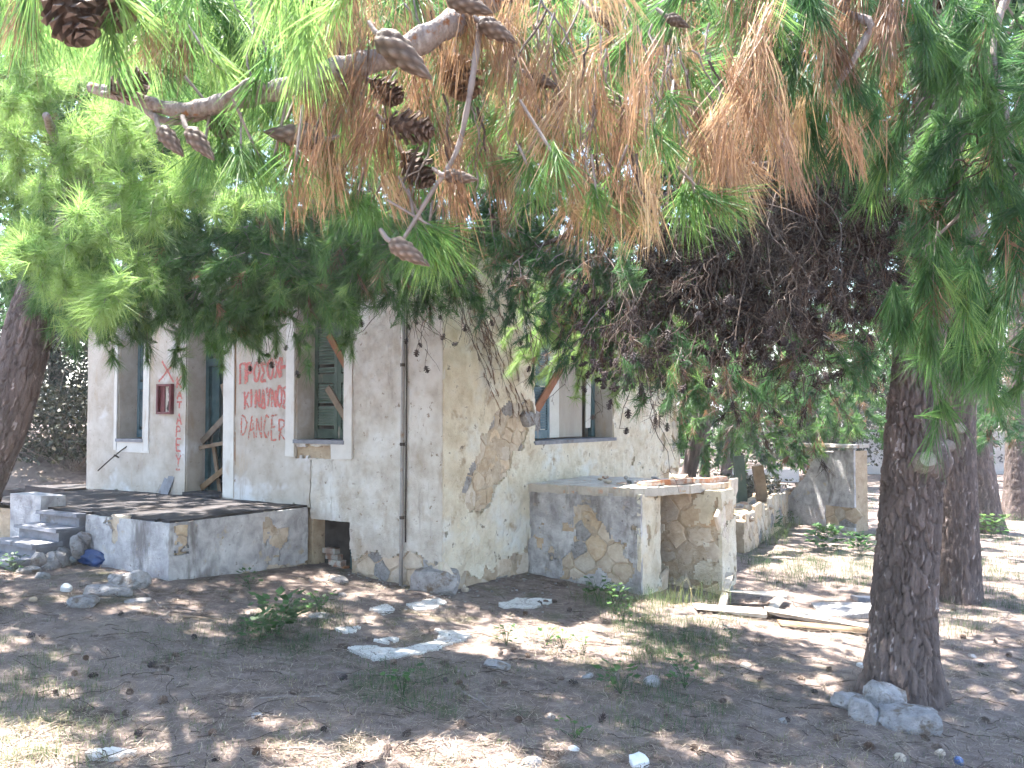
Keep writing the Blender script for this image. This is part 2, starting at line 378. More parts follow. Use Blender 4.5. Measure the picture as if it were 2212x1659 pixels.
class MB:
    def __init__(s): s.V = []; s.Q = []; s.T = []; s.n = 0
    def add(s, V, Q=(), T=()):
        V = np.asarray(V, float)
        if len(Q): s.Q.append(np.asarray(Q, int) + s.n)
        if len(T): s.T.append(np.asarray(T, int) + s.n)
        s.V.append(V); s.n += len(V)
    def box(s, c, X, Y, Z, sx, sy, sz, jit=0.0):
        c = np.asarray(c, float)
        P = []
        for a, b, d in ((-1,-1,-1),(1,-1,-1),(1,1,-1),(-1,1,-1),(-1,-1,1),(1,-1,1),(1,1,1),(-1,1,1)):
            P.append(c + np.asarray(X) * a * sx / 2 + np.asarray(Y) * b * sy / 2 + np.asarray(Z) * d * sz / 2 + (np.random.default_rng(len(P)+int(abs(c[0])*997)).normal(0, jit, 3) if jit else 0))
        s.add(P, [(0,3,2,1),(4,5,6,7),(0,1,5,4),(1,2,6,5),(2,3,7,6),(3,0,4,7)])
    def bar(s, p, q, w, h, upv=(0, 0, 1)):
        p = np.asarray(p, float); q = np.asarray(q, float)
        d = q - p; L = np.linalg.norm(d); X = d / L
        Y = np.cross(np.asarray(upv, float), X); Y /= np.linalg.norm(Y); Z = np.cross(X, Y)
        s.box((p + q) / 2, X, Y, Z, L, w, h)
    def tube(s, pts, rad, sides=8, cap=True):
        V, Q = tube(pts, rad, sides); T = []
        k = len(pts)
        if cap:
            V = np.vstack([V, pts[0], pts[-1]]); a = k * sides
            for i in range(sides):
                j = (i + 1) % sides
                T.append((a, j, i)); T.append((a + 1, (k - 1) * sides + i, (k - 1) * sides + j))
        s.add(V, Q, T)
    def build(s, name, mat, parent=None, smooth=False, base=None):
        F = []
        if s.Q: F.append(np.vstack(s.Q))
        if s.T: F.append(np.vstack(s.T))
        return part(name, np.vstack(s.V), F, mat, parent, smooth=smooth, base=base)

def norm(v):
    v = np.asarray(v, float); return v / (np.linalg.norm(v, axis=-1, keepdims=True) + 1e-12)

def tube(pts, rad, sides=6):
    P = np.asarray(pts, float); k = len(P)
    rad = np.broadcast_to(np.asarray(rad, float), (k,))
    T = np.gradient(P, axis=0); T = norm(T)
    ref = np.array([0.31, 0.17, 0.93]) if abs(T[0] @ np.array([0.31, 0.17, 0.93])) < 0.9 else np.array([0.9, 0.3, 0.1])
    A = norm(np.cross(T, ref)); B = np.cross(T, A)
    th = np.linspace(0, 2 * math.pi, sides, endpoint=False)
    V = P[:, None, :] + rad[:, None, None] * (A[:, None, :] * np.cos(th)[None, :, None] + B[:, None, :] * np.sin(th)[None, :, None])
    V = V.reshape(-1, 3)
    i = np.arange(k - 1)[:, None] * sides; j = np.arange(sides)[None, :]; j2 = (j + 1) % sides
    Q = np.stack([i + j, i + j2, i + sides + j2, i + sides + j], -1).reshape(-1, 4)
    return V, Q

def resample(pts, n):
    P = np.asarray(pts, float)
    # catmull-rom through the points
    if len(P) < 3:
        s = np.linspace(0, 1, n)[:, None]; return P[0] * (1 - s) + P[-1] * s
    E_ = np.vstack([2 * P[0] - P[1], P, 2 * P[-1] - P[-2]])
    out = []
    ts = np.linspace(0, len(P) - 1 - 1e-6, n)
    for t_ in ts:
        i = int(t_); f = t_ - i
        p0, p1, p2, p3 = E_[i], E_[i + 1], E_[i + 2], E_[i + 3]
        out.append(0.5 * ((2 * p1) + (-p0 + p2) * f + (2 * p0 - 5 * p1 + 4 * p2 - p3) * f * f + (-p0 + 3 * p1 - 3 * p2 + p3) * f ** 3))
    return np.array(out)

def icos(sub):
    bm = bmesh.new(); bmesh.ops.create_icosphere(bm, subdivisions=sub, radius=1.0)
    V = np.array([v.co[:] for v in bm.verts]); F = np.array([[v.index for v in f.verts] for f in bm.faces]); bm.free()
    return V, F
ICO1 = icos(1); ICO2 = icos(2); ICO3 = icos(3)

def rock_mesh(name, sx, sy, sz, seed, sub=3, blocky=0.5, rough=0.10):
    V, F = {1: ICO1, 2: ICO2, 3: ICO3}[sub]
    r = np.random.default_rng(seed)
    V = V.copy()
    # push towards a box, then cut by random planes, then roughen
    box = V / np.max(np.abs(V), axis=1, keepdims=True)
    V = V * (1 - blocky) + box * blocky
    for _ in range(6):
        d = norm(r.normal(0, 1, 3)); lim = r.uniform(0.72, 0.98)
        k = V @ d - lim
        V = V - np.clip(k, 0, None)[:, None] * d
    nz = fbm(V[:, 0] * 2.2 + seed, V[:, 1] * 2.2, V[:, 2] * 2.2, seed=seed, oct=3)
    V = V * (1 + rough * 2 * nz)[:, None]
    V = V * np.array([sx, sy, sz]) / 2
    return fast_mesh(name, V, F, smooth=False)

# =================================================================== SETTING: the ground
def stretched(lo, hi, clo, chi, step, growth=1.12):
    mid = list(np.arange(clo, chi + 1e-6, step)); s = step; v = clo; L_ = []
    while v > lo: s *= growth; v -= s; L_.append(v)
    s = step; v = chi; R_ = []
    while v < hi: s *= growth; v += s; R_.append(v)
    return np.array(L_[::-1] + mid + R_)

gx = stretched(-600, 600, -6.5, 7.0, 0.08)
gy = stretched(-300, 1200, 4.0, 11.5, 0.08)
GX, GY = np.meshgrid(gx, gy)
GZ = gz(GX, GY)
GZ = GZ + 0.03 * fbm(GX * 7, GY * 7, seed=8, oct=3) * np.exp(-((GX / 12) ** 2 + ((GY - 8) / 10) ** 2))
gi = np.arange(len(gy) - 1)[:, None] * len(gx) + np.arange(len(gx) - 1)[None, :]
GQ = np.stack([gi, gi + 1, gi + 1 + len(gx), gi + len(gx)], -1).reshape(-1, 4)
M['ground'] = rough_mat('needle_covered_earth', [(0.28, (0.108, 0.078, 0.070)), (0.5, (0.190, 0.146, 0.132)), (0.7, (0.300, 0.242, 0.216))], scale=7.0, detail=6, bump=0.8, bscale=60, bdist=0.02, rough=0.95,
    stains=[(0.5, 0.52, 0.66, (0.25, 0.20, 0.175), None), (1.6, 0.55, 0.68, (0.105, 0.098, 0.06), None), (2.7, 0.56, 0.66, (0.085, 0.058, 0.046), None), (90, 0.58, 0.68, (0.36, 0.28, 0.21), (1, 1, 1)), (60, 0.62, 0.7, (0.06, 0.04, 0.035), None)])
ground = part('ground', np.stack([GX, GY, GZ], -1).reshape(-1, 3), GQ, M['ground'], smooth=True)
tag(ground, kind='structure')

# =================================================================== HOUSE
CN = np.array([-0.748, 9.5, 0.0])                 # street corner of the house
U_ = np.array([-0.83588, 0.54892, 0.0])           # along the front wall, away from the corner
T_ = np.array([0.54892, 0.83588, 0.0])            # along the side wall, away from the corner
FM = -T_                                          # outward normal of the front wall
FN = -U_                                          # outward normal of the side wall
WLEN, SLEN, WH = 6.58, 6.38, 3.70
TH = 0.45

def Lp(a, z, out=0.0): return CN + a * U_ + out * FM + np.array([0, 0, z])
def Rp(b, z, out=0.0): return CN + b * T_ + out * FN + np.array([0, 0, z])

house = empty('house', CN, 'derelict plastered stone house with boarded windows and red painted warnings', 'house')

def wall_core(name, P, length, z0, z1, openings, mat, parent, thick=TH, u0=0.0):
    """P(u,z,out) -> point. One closed shell with real openings."""
    us = sorted(set([u0, length] + [o[0] for o in openings] + [o[1] for o in openings]))
    zs = sorted(set([z0, z1] + [o[2] for o in openings] + [o[3] for o in openings]))
    def solid(i, j):
        if i < 0 or j < 0 or i >= len(us) - 1 or j >= len(zs) - 1: return False
        uc = (us[i] + us[i + 1]) / 2; zc = (zs[j] + zs[j + 1]) / 2
        return not any(o[0] < uc < o[1] and o[2] < zc < o[3] for o in openings)
    mb = MB()
    def quad(*p): mb.add(p, [(0, 1, 2, 3)])
    for i in range(len(us) - 1):
        for j in range(len(zs) - 1):
            if not solid(i, j): continue
            a, b, c, d = us[i], us[i + 1], zs[j], zs[j + 1]
            quad(P(a, c, 0), P(b, c, 0), P(b, d, 0), P(a, d, 0))
            quad(P(a, c, -thick), P(a, d, -thick), P(b, d, -thick), P(b, c, -thick))
            if not solid(i - 1, j): quad(P(a, c, 0), P(a, d, 0), P(a, d, -thick), P(a, c, -thick))
            if not solid(i + 1, j): quad(P(b, c, 0), P(b, c, -thick), P(b, d, -thick), P(b, d, 0))
            if not solid(i, j - 1): quad(P(a, c, 0), P(a, c, -thick), P(b, c, -thick), P(b, c, 0))
            if not solid(i, j + 1): quad(P(a, d, 0), P(b, d, 0), P(b, d, -thick), P(a, d, -thick))
    return mb.build(name, mat, parent)

def layer(name, P, u0, u1, z0, z1, openings, hole, disp, thick, mat, parent, cell=0.025, jit=0.012):
    """a skin of plaster with real thickness; hole(u,z) True where it has fallen off"""
    def coords(lo, hi, keys):
        ks = sorted(set([lo, hi] + [k for k in keys if lo < k < hi])); out = []
        for a, b in zip(ks[:-1], ks[1:]):
            out += list(np.linspace(a, b, max(1, int(round((b - a) / cell))), endpoint=False))
        return np.array(out + [hi]), np.array(ks)
    us, ku = coords(u0, u1, [k for o in openings for k in o[:2]])
    zs, kz = coords(z0, z1, [k for o in openings for k in o[2:4]])
    UU, ZZ = np.meshgrid(us, zs, indexing='ij')
    du = np.min(np.abs(UU[..., None] - ku), -1); dz = np.min(np.abs(ZZ[..., None] - kz), -1)
    ju = np.where(du < cell * 0.6, 0.25, 1.0); jz = np.where(dz < cell * 0.6, 0.25, 1.0)
    U2 = UU + jit * 2 * fbm(UU * 17, ZZ * 17, seed=31, oct=2) * ju
    Z2 = ZZ + jit * 2 * fbm(UU * 17 + 40, ZZ * 17, seed=37, oct=2) * jz
    D = disp(U2, Z2)
    uc = (us[:-1] + us[1:]) / 2; zc = (zs[:-1] + zs[1:]) / 2
    UC, ZC = np.meshgrid(uc, zc, indexing='ij')
    keep = ~hole(UC, ZC)
    for o in openings: keep &= ~((UC > o[0]) & (UC < o[1]) & (ZC > o[2]) & (ZC < o[3]))
    o3 = P(0, 0, 0); ud = P(1, 0, 0) - o3; zd = P(0, 1, 0) - o3; nd = P(0, 0, 1) - o3
    V = o3 + U2[..., None] * ud + Z2[..., None] * zd + D[..., None] * nd
    nz_ = len(zs); idx = np.arange(len(us) * nz_).reshape(len(us), nz_)
    flat = V.reshape(-1, 3)
    I, J = np.nonzero(keep)
    Q = np.stack([idx[I, J], idx[I + 1, J], idx[I + 1, J + 1], idx[I, J + 1]], -1)
    kp = np.pad(keep, 1)
    E_ = []
    for (di, dj, c1, c2) in ((-1, 0, (0, 0), (0, 1)), (1, 0, (1, 1), (1, 0)), (0, -1, (1, 0), (0, 0)), (0, 1, (0, 1), (1, 1))):
        bd = keep & ~kp[1 + di:1 + di + keep.shape[0], 1 + dj:1 + dj + keep.shape[1]]
        I, J = np.nonzero(bd)
        E_.append(np.stack([idx[I + c1[0], J + c1[1]], idx[I + c2[0], J + c2[1]]], -1))
    E_ = np.vstack(E_)
    n0 = len(flat); ne = len(E_)
    a = flat[E_[:, 0]]; b = flat[E_[:, 1]]
    V2 = np.vstack([flat, a, b, b - nd * thick, a - nd * thick])
    k = np.arange(ne)
    Q2 = np.stack([n0 + k, n0 + ne + k, n0 + 2 * ne + k, n0 + 3 * ne + k], -1)
    sm = np.concatenate([np.ones(len(Q), bool), np.zeros(len(Q2), bool)])
    return part(name, V2, [np.vstack([Q, Q2])], mat, parent, smooth=sm)

def clip_poly(poly, n, d):
    out = []
    for k in range(len(poly)):
        p, q = poly[k], poly[(k + 1) % len(poly)]
        a = p @ n - d; b = q @ n - d
        if a <= 0: out.append(p)
        if (a < 0) != (b < 0) and abs(a - b) > 1e-9: out.append(p + (q - p) * (a / (a - b)))
    return out

def stones_on(P, region, u0, u1, z0, z1, cw, ch, parent, mat, seed, gap=0.97, dmin=0.012, dmax=0.03, name='stone', base=0.0):
    r = np.random.default_rng(seed); pts = []
    for j in range(int((z1 - z0) / ch) + 2):
        for i in range(int((u1 - u0) / cw) + 2):
            pts.append((u0 + (i - 0.5 + 0.5 * (j % 2) + r.uniform(-.33, .33)) * cw, z0 + (j - 0.5 + r.uniform(-.3, .3)) * ch))
    pts = np.array(pts); made = 0
    o3 = P(0, 0, 0); ud = P(1, 0, 0) - o3; zd = P(0, 1, 0) - o3; nd = P(0, 0, 1) - o3
    for k, c in enumerate(pts):
        if not (u0 <= c[0] <= u1 and z0 <= c[1] <= z1) or not bool(region(np.array([c[0]]), np.array([c[1]]))[0]): continue
        poly = [c + np.array(v) for v in ((-cw, -ch), (cw, -ch), (cw, ch), (-cw, ch))]
        near = np.argsort(((pts - c) ** 2).sum(1))[1:14]
        for q in near:
            n_ = pts[q] - c; L_ = np.linalg.norm(n_); n_ = n_ / L_
            poly = clip_poly(poly, n_, (c @ n_) + L_ / 2)
            if len(poly) < 3: break
        if len(poly) < 3: continue
        # subdivide and wobble the outline
        pp = []
        for a in range(len(poly)):
            p, q = poly[a], poly[(a + 1) % len(poly)]
            pp.append(p)
            if np.linalg.norm(q - p) > 0.07: pp.append((p + q) / 2 + r.normal(0, 0.012, 2))
        pp = np.array(pp); cen = pp.mean(0); m = len(pp)
        d = r.uniform(dmin, dmax) * 0.75; tilt = r.normal(0, 0.05, 2)
        rings = []
        for sc, dd in ((gap * 1.02, -0.02), (gap * 0.96, d * 0.45), (gap * 0.82, d)):
            q = cen + (pp - cen) * sc
            h = base + dd + ((q - cen) @ tilt if dd > 0 else 0) + (r.normal(0, 0.0025, m) if dd > 0 else 0)
            rings.append(o3 + q[:, :1] * ud + q[:, 1:] * zd + np.asarray(h)[..., None] * nd if np.ndim(h) else o3 + q[:, :1] * ud + q[:, 1:] * zd + h * nd)
        top = o3 + cen[0] * ud + cen[1] * zd + (base + d * 1.12) * nd
        V = np.vstack(rings + [top[None]]); ii = np.arange(m); jj = (ii + 1) % m
        Q = np.vstack([np.stack([ii, jj, jj + m, ii + m], -1), np.stack([ii + m, jj + m, jj + 2 * m, ii + 2 * m], -1)])
        T = np.stack([ii + 2 * m, jj + 2 * m, np.full(m, 3 * m)], -1)
        part(name, V, [Q, T], mat if not isinstance(mat, (list, tuple)) else mat[r.integers(len(mat))], parent)
        made += 1
    return made

def bedding(P, region, u0, u1, z0, z1, parent, seed, lo=0.004):
    layer('bedding', P, u0, u1, z0, z1, [], lambda u, z: ~region(u, z), lambda u, z: lo + 0.05 * fbm(u * 6.5, z * 6.5, seed=seed) + 0.022 * fbm(u * 23, z * 23, seed=seed + 1, oct=2), 0.03, M['bed'], parent, cell=0.022)
M['bed'] = rough_mat('bedding_mortar', [(0.3, (0.36, 0.27, 0.19)), (0.55, (0.48, 0.39, 0.30)), (0.75, (0.56, 0.49, 0.40))], scale=8, bump=0.9, bscale=50, bdist=0.02, stains=[(18, 0.6, 0.7, (0.18, 0.13, 0.09), None)])
ZB, ZT = -0.5, WH
openL = [(1.30, 1.93, -0.05, 0.66), (1.389, 2.206, 1.587, 3.35), (3.514, 4.291, 0.83, 3.35), (5.208, 5.825, 1.545, 3.35)]
openR = [(1.814, 3.983, 1.555, 3.35)]
wallF = wall_core('front_wall', lambda a, z, o: Lp(a, z, o), WLEN, ZB, ZT, openL, M['mortar'], house)
wallS = wall_core('side_wall', lambda b, z, o: Rp(b, z, o), SLEN, ZB, ZT, openR, M['mortar'], house, u0=TH)
def Bp(a, z, o): return CN + SLEN * T_ + a * U_ + o * T_ + np.array([0, 0, z])
def Ep(b, z, o): return CN + WLEN * U_ + b * T_ + o * U_ + np.array([0, 0, z])
wall_core('rear_wall', lambda a, z, o: Bp(a, z, o), WLEN, ZB, ZT, [], M['mortar'], house, u0=TH)
wall_core('end_wall', lambda b, z, o: Ep(b, z, o), SLEN - TH, ZB, ZT, [], M['plaster_smooth'], house, u0=TH)

patchR = [(1.196, 2.047), (1.667, 2.07), (1.80, 2.06), (1.81, 1.93), (1.667, 1.756), (1.57, 1.463), (1.349, 1.437), (1.227, 1.156), (0.96, 1.09), (0.874, 0.867), (0.60, 0.80), (0.407, 0.844), (0.38, 1.0), (0.275, 1.011), (0.458, 1.311), (0.62, 1.495), (0.675, 1.622), (0.801, 1.716), (0.901, 1.863)]
def wob(u, z, s, k=7): return s * fbm(u * k, z * k, seed=51, oct=3)
def holeL(u, z):
    low = (u < 1.30) & (z < 0.20 + 0.50 * (fbm(u * 3.3, z * 1.2, seed=52) + 0.22))
    und = (u > 1.60) & (u < 2.22) & (z > 1.375 + wob(u, z, .05)) & (z < 1.52 + wob(u, z, .06))
    jog = (u > 1.25) & (u < 1.33) & (z > 1.46) & (z < 1.62)
    foot = (u > 1.93) & (z < 0.80 + wob(u, z, 0.05, 11))
    return low | und | jog | foot
def holeR(u, z):
    uu = u + wob(u, z, 0.10, 9); zz = z + wob(u + 9, z, 0.10, 9)
    p = poly_in(patchR, uu, zz)
    low = (z < -0.05 + 0.75 * np.clip(fbm(u * 2.6, z * 1.6, seed=57) + 0.18, 0, 1) + 0.25 * np.clip((u - 0.3) / 1.4, 0, 1)) & (u < 1.9)
    q = (u > 5.75 + wob(u, z, .5, 3)) & (fbm(u * 4.0, z * 3.5, seed=58) > 0.02)
    sc = (fbm(u * 3.1, z * 3.1, seed=61) > 0.30) & (u < 1.8) & (z < 1.2)
    bits = (u > 4.0) & (z < 1.5) & (fbm(u * 4.1, z * 6.1, seed=63) > 0.27)
    return p | low | q | sc | bits
def dispL(u, z):
    w = np.clip((2.1 - u) / 0.1, 0, 1) * np.clip((u + 0.0) / 0.02, 0, 1)
    rough = 0.034 * fbm(u * 19, z * 19, seed=41, oct=3) + 0.026 * fbm(u * 6, z * 6, seed=42)
    und = 0.02 * fbm(u * 1.4, z * 1.4, seed=43)
    return 0.040 + und + rough * w + 0.003 * fbm(u * 30, z * 30, seed=44, oct=2) * (1 - w)
def dispR(u, z):
    return 0.042 + 0.05 * fbm(u * 3.2, z * 3.2, seed=45) + 0.045 * fbm(u * 15, z * 15, seed=46, oct=3)
# the plaster is laid in zones that differ in finish
cornerL = lambda u, z: holeL(u, z)
layer('rough_plaster', lambda a, z, o: Lp(a, z, o), -0.03, 1.95, -0.3, ZT, openL, lambda u, z: holeL(u, z) | ((u > 1.25) & (z < 1.36) & (z > 0.66) & (u > 1.93)), dispL, 0.05, M['plaster_rough'], wallF)
layer('smooth_plaster', lambda a, z, o: Lp(a, z, o), 1.95, WLEN, -0.1, ZT, openL, holeL, dispL, 0.05, M['plaster_smooth'], wallF, cell=0.035)
layer('rough_plaster', lambda b, z, o: Rp(b, z, o), -0.03, SLEN, -0.4, ZT, openR, holeR, dispR, 0.06, M['plaster_side'], wallS)
# bare masonry where the plaster is gone
dil = lambda f, e: (lambda u, z: f(u, z) | f(u + e, z) | f(u - e, z) | f(u, z + e) | f(u, z - e))
ST = [M['stone']] * 6 + [M['stone_pale']]
bedding(lambda a, z, o: Lp(a, z, o), dil(lambda u, z: holeL(u, z) & (u < 1.3) & (z < 0.9), 0.05), 0, 1.3, -.3, .7, wallF, 711)
bedding(lambda b, z, o: Rp(b, z, o), dil(lambda u, z: holeR(u, z) & (u < 1.81) & (z < 2.2), 0.05), 0, 1.81, -.4, 2.2, wallS, 713)
stones_on(lambda a, z, o: Lp(a, z, o), dil(lambda u, z: holeL(u, z) & (u < 1.3) & (z < 0.9), 0.06), 0, 1.3, -0.35, 0.7, 0.27, 0.19, wallF, [M['stone_pale'], M['stone']], 71)
stones_on(lambda b, z, o: Rp(b, z, o), dil(lambda u, z: poly_in(patchR, u, z), 0.08), 0.15, 1.81, 0.7, 2.15, 0.24, 0.17, wallS, ST, 72, dmin=0.008, dmax=0.034)
stones_on(lambda b, z, o: Rp(b, z, o), dil(lambda u, z: holeR(u, z) & (z < 0.8), 0.07), 0.0, 1.9, -0.45, 0.75, 0.31, 0.22, wallS, ST, 73)
stones_on(lambda b, z, o: Rp(b, z, o), dil(lambda u, z: holeR(u, z) & (u > 4), 0.06), 4.0, SLEN, 0.2, 4.0, 0.42, 0.26, wallS, ST, 74, gap=0.93)
# big foot stone at the corner and a pale block beside the patch
add('corner_stone', rock_mesh('corner_stone', 0.55, 0.42, 0.46, 5, 3, 0.55), M['stone_pale'], house, Lp(0.06, 0.03, -0.02) + FN * -0.04 - wloc(house))
add('stone', rock_mesh('block', 0.28, 0.12, 0.2, 8, 2, 0.85, .05), M['stone_pale'], house, Rp(1.66, 1.83, 0.03) - wloc(house)).rotation_euler = (0, 0, math.atan2(T_[1], T_[0]))

# whitewash band left on the lower walls (worn sheet of lime, raised a few mm)
def band(u0, u1, z0, z1, amt, seed):
    def h(u, z):
        top = (z - z0) / (z1 - z0)
        return (fbm(u * 2.3, z * 2.3, seed=seed, oct=5) + amt - 0.75 * top) < 0
    return h

def lining(name, Pf, o, parent, mat, depth=0.45):
    mb = MB()
    u0, u1, z0, z1 = o
    c = lambda u, z, d: Pf(u, z, d)
    t = 0.012
    X = norm(Pf(1, 0, 0) - Pf(0, 0, 0)); Nn = norm(Pf(0, 0, 1) - Pf(0, 0, 0))
    mb.box(c(u0 + t / 2, (z0 + z1) / 2, -depth / 2 + 0.02), X, Nn, Z3, t, depth, z1 - z0 - 0.004)
    mb.box(c(u1 - t / 2, (z0 + z1) / 2, -depth / 2 + 0.02), X, Nn, Z3, t, depth, z1 - z0 - 0.004)
    mb.box(c((u0 + u1) / 2, z1 - t / 2, -depth / 2 + 0.02), X, Nn, Z3, u1 - u0 - 2 * t - .004, depth, t)
    return mb.build(name, mat, parent)

def local_frame(Pf):
    return norm(Pf(1, 0, 0) - Pf(0, 0, 0)), norm(Pf(0, 0, 1) - Pf(0, 0, 0))

def shutter(Pf, u0, u1, z0, z1, d, parent, mfrm, mlou):
    """one louvred leaf"""
    X, Nn = local_frame(Pf)
    mb = MB(); w = 0.055
    zc = (z0 + z1) / 2
    mb.box(Pf(u0 + w / 2, zc, d), X, Nn, Z3, w, 0.035, z1 - z0)
    mb.box(Pf(u1 - w / 2, zc, d), X, Nn, Z3, w, 0.035, z1 - z0)
    for zz in (z0 + 0.06, z0 + (z1 - z0) * 0.42, z1 - 0.06):
        mb.box(Pf((u0 + u1) / 2, zz, d), X, Nn, Z3, u1 - u0 - 2 * w - .002, 0.033, 0.11)
    leaf = mb.build('shutter', mfrm, parent)
    mb = MB(); z = z0 + 0.14
    while z < z1 - 0.14:
        if abs(z - (z0 + (z1 - z0) * 0.42)) > 0.075 and (hash((round(z, 3), round(u0, 2))) % 17):
            zt = norm(Z3 * 0.8 + Nn * -0.6); nt_ = np.cross(X, zt)
            mb.box(Pf((u0 + u1) / 2, z, d), X, nt_, zt, u1 - u0 - 2 * w - .004, 0.006, 0.036)
        z += 0.034
    mb.build('louvres', mlou, leaf)['kind'] = 'stuff'
    return leaf

LF = lambda a, z, o: Lp(a, z, o)
RF = lambda b, z, o: Rp(b, z, o)

def window(Pf, o, surround, sillw, trim_mat, side_rights=(0.12, 0.12), sill_drop=0.05):
    w = empty('window', Pf((o[0] + o[1]) / 2, o[2], 0) - wloc(house)); w.parent = house
    X, Nn = local_frame(Pf)
    lining('reveal', Pf, o, w, M['plaster_smooth'])
    mb = MB(); mb.box(Pf((o[0] + o[1]) / 2, o[2] - 0.018, -0.16), X, Nn, Z3, o[1] - o[0] + sillw, 0.46, 0.045)
    mb.build('sill', M['marble'], w)
    mb = MB(); a, b = side_rights
    if a: mb.box(Pf(o[0] - a / 2 - .002, (o[2] + o[3]) / 2 - surround / 2, 0.034), X, Nn, Z3, a, 0.05, o[3] - o[2] + surround, 0.003)
    if b: mb.box(Pf(o[1] + b / 2 + .002, (o[2] + o[3]) / 2 - surround / 2, 0.034), X, Nn, Z3, b, 0.05, o[3] - o[2] + surround, 0.003)
    if a or b: mb.build('surround', trim_mat, w)
    return w

w2 = window(LF, openL[1], 0.20, 0.02, M['trim'], (0.125, 0.145))
shutter(LF, 1.40, 1.79, 1.60, 3.34, -0.27, w2, M['greenpaint'], M['louvre'])
shutter(LF, 1.80, 2.19, 1.60, 3.34, -0.275, w2, M['greenpaint'], M['louvre'])
mb = MB(); mb.box(Lp(1.44, 1.46, 0.035), U_, FM, Z3, 0.30, 0.05, 0.17, .003); mb.build('apron', M['trim'], w2)
def plank(Pf, p, q, d, w, mat, parent, th=0.022, name='plank'):
    X, Nn = local_frame(Pf); mb = MB()
    mb.bar(Pf(p[0], p[1], d), Pf(q[0], q[1], d), w, th, Nn)
    return mb.build(name, mat, parent)
plank(LF, (1.93, 2.86), (1.39, 2.14), -0.235, 0.085, M['plank_red'], w2)
plank(LF, (1.41, 2.72), (1.62, 2.44), -0.205, 0.075, M['plank'], w2)
plank(LF, (1.95, 2.22), (1.45, 1.62), -0.237, 0.085, M['plank'], w2)

w1 = window(LF, openL[3], 0.16, 0.02, M['trim'], (0.135, 0.06))
shutter(LF, 5.22, 5.51, 1.56, 3.34, -0.27, w1, M['blue'], M['blue'])
shutter(LF, 5.52, 5.815, 1.56, 3.34, -0.275, w1, M['blue'], M['blue'])
mb = MB(); mb.box(Lp(5.45, 1.44, 0.032), U_, FM, Z3, 0.78, 0.04, 0.16, .003); mb.build('apron', M['trim'], w1)

wR = window(RF, openR[0], 0.05, 0.06, M['plaster_side'], (0, 0))
shutter(RF, 1.83, 2.38, 1.58, 3.34, -0.10, wR, M['blue'], M['blue'])
X, Nn = local_frame(RF)
mb = MB(); mb.box(Rp(2.62, 2.46, -0.24), X, Nn, Z3, 0.52, 0.015, 1.76); mb.build('board', M['whiteboard'], wR)
mb = MB(); mb.box(Rp(3.22, 2.27, -0.25), X, Nn, Z3, 0.66, 0.012, 1.38); mb.build('board', M['greyboard'], wR)
mb = MB(); mb.box(Rp(3.70, 2.4, -0.22), X, norm(Nn + X * .15), norm(Z3 + X * .04), 0.14, 0.014, 1.4); mb.build('board', M['whiteboard'], wR)
mb = MB(); mb.box(Rp(3.86, 2.45, -0.26), X, Nn, Z3, 0.10, 0.06, 1.76); mb.build('frame', M['teal'], wR); mb = MB(); mb.box(Rp(2.345, 2.45, -0.25), X, Nn, Z3, 0.05, 0.05, 1.76); mb.build('frame', M['teal'], wR)
plank(RF, (1.80, 1.78), (2.75, 2.62), -0.045, 0.12, M['plank_red'], wR, 0.025)
mb = MB(); mb.box(Rp(2.9, 1.505, 0.03), X, Nn, Z3, 2.42, 0.05, 0.055, .004); mb.build('ledge', M['plaster_side'], wR)

# door
door = empty('door', Lp(3.9, 0.83, -0.2) - wloc(house)); door.parent = house
lining('reveal', LF, openL[2], door, M['plaster_smooth'])
mb = MB()
for a_ in (3.555, 4.25): mb.box(Lp(a_, 2.1, -0.30), U_, FM, Z3, 0.075, 0.07, 2.5)
mb.box(Lp(3.90, 2.60, -0.30), U_, FM, Z3, 0.63, 0.068, 0.10); mb.box(Lp(3.90, 3.30, -0.30), U_, FM, Z3, 0.63, 0.068, 0.09)
mb.build('frame', M['teal'], door)
mb = MB()
mb.box(Lp(4.13, 1.69, -0.33), U_, FM, Z3, 0.155, 0.04, 1.71)
mb.build('leaf', M['teal'], door)
mb = MB(); mb.box(Lp(3.69, 1.62, -0.40), norm(U_ + FM * .5), norm(FM - U_ * .5), Z3, 0.22, 0.04, 1.55); mb.build('leaf', M['blue'], door)
plank(LF, (4.26, 1.52), (3.56, 2.02), -0.20, 0.085, M['plank'], door)
plank(LF, (4.27, 1.44), (3.54, 1.55), -0.17, 0.05, M['plank'], door)
plank(LF, (3.90, 2.3), (3.66, 1.66), -0.24, 0.07, M['plank'], door)
plank(LF, (4.24, 0.90), (3.53, 1.30), -0.18, 0.08, M['plank'], door)
plank(LF, (4.10, 1.50), (3.95, 0.86), -0.26, 0.06, M['plank'], door)
mb = MB(); mb.box(Lp(3.90, 0.845, -0.16), U_, FM, Z3, 0.75, 0.5, 0.04); mb.build('threshold', M['concrete'], door)
mb = MB(); mb.box(Lp(3.41, 2.1, 0.034), U_, FM, Z3, 0.20, 0.05, 2.54, .003); mb.build('surround', M['trim'], door)
mb = MB(); mb.box(Lp(3.30, 1.95, 0.024), U_, FM, Z3, 0.028, 0.04, 2.2, .004); mb.build('rusty_strip', rough_mat('rusted_strip', [(.3, (.16, .075, .035)), (.7, (.30, .17, .09))], scale=15), door)

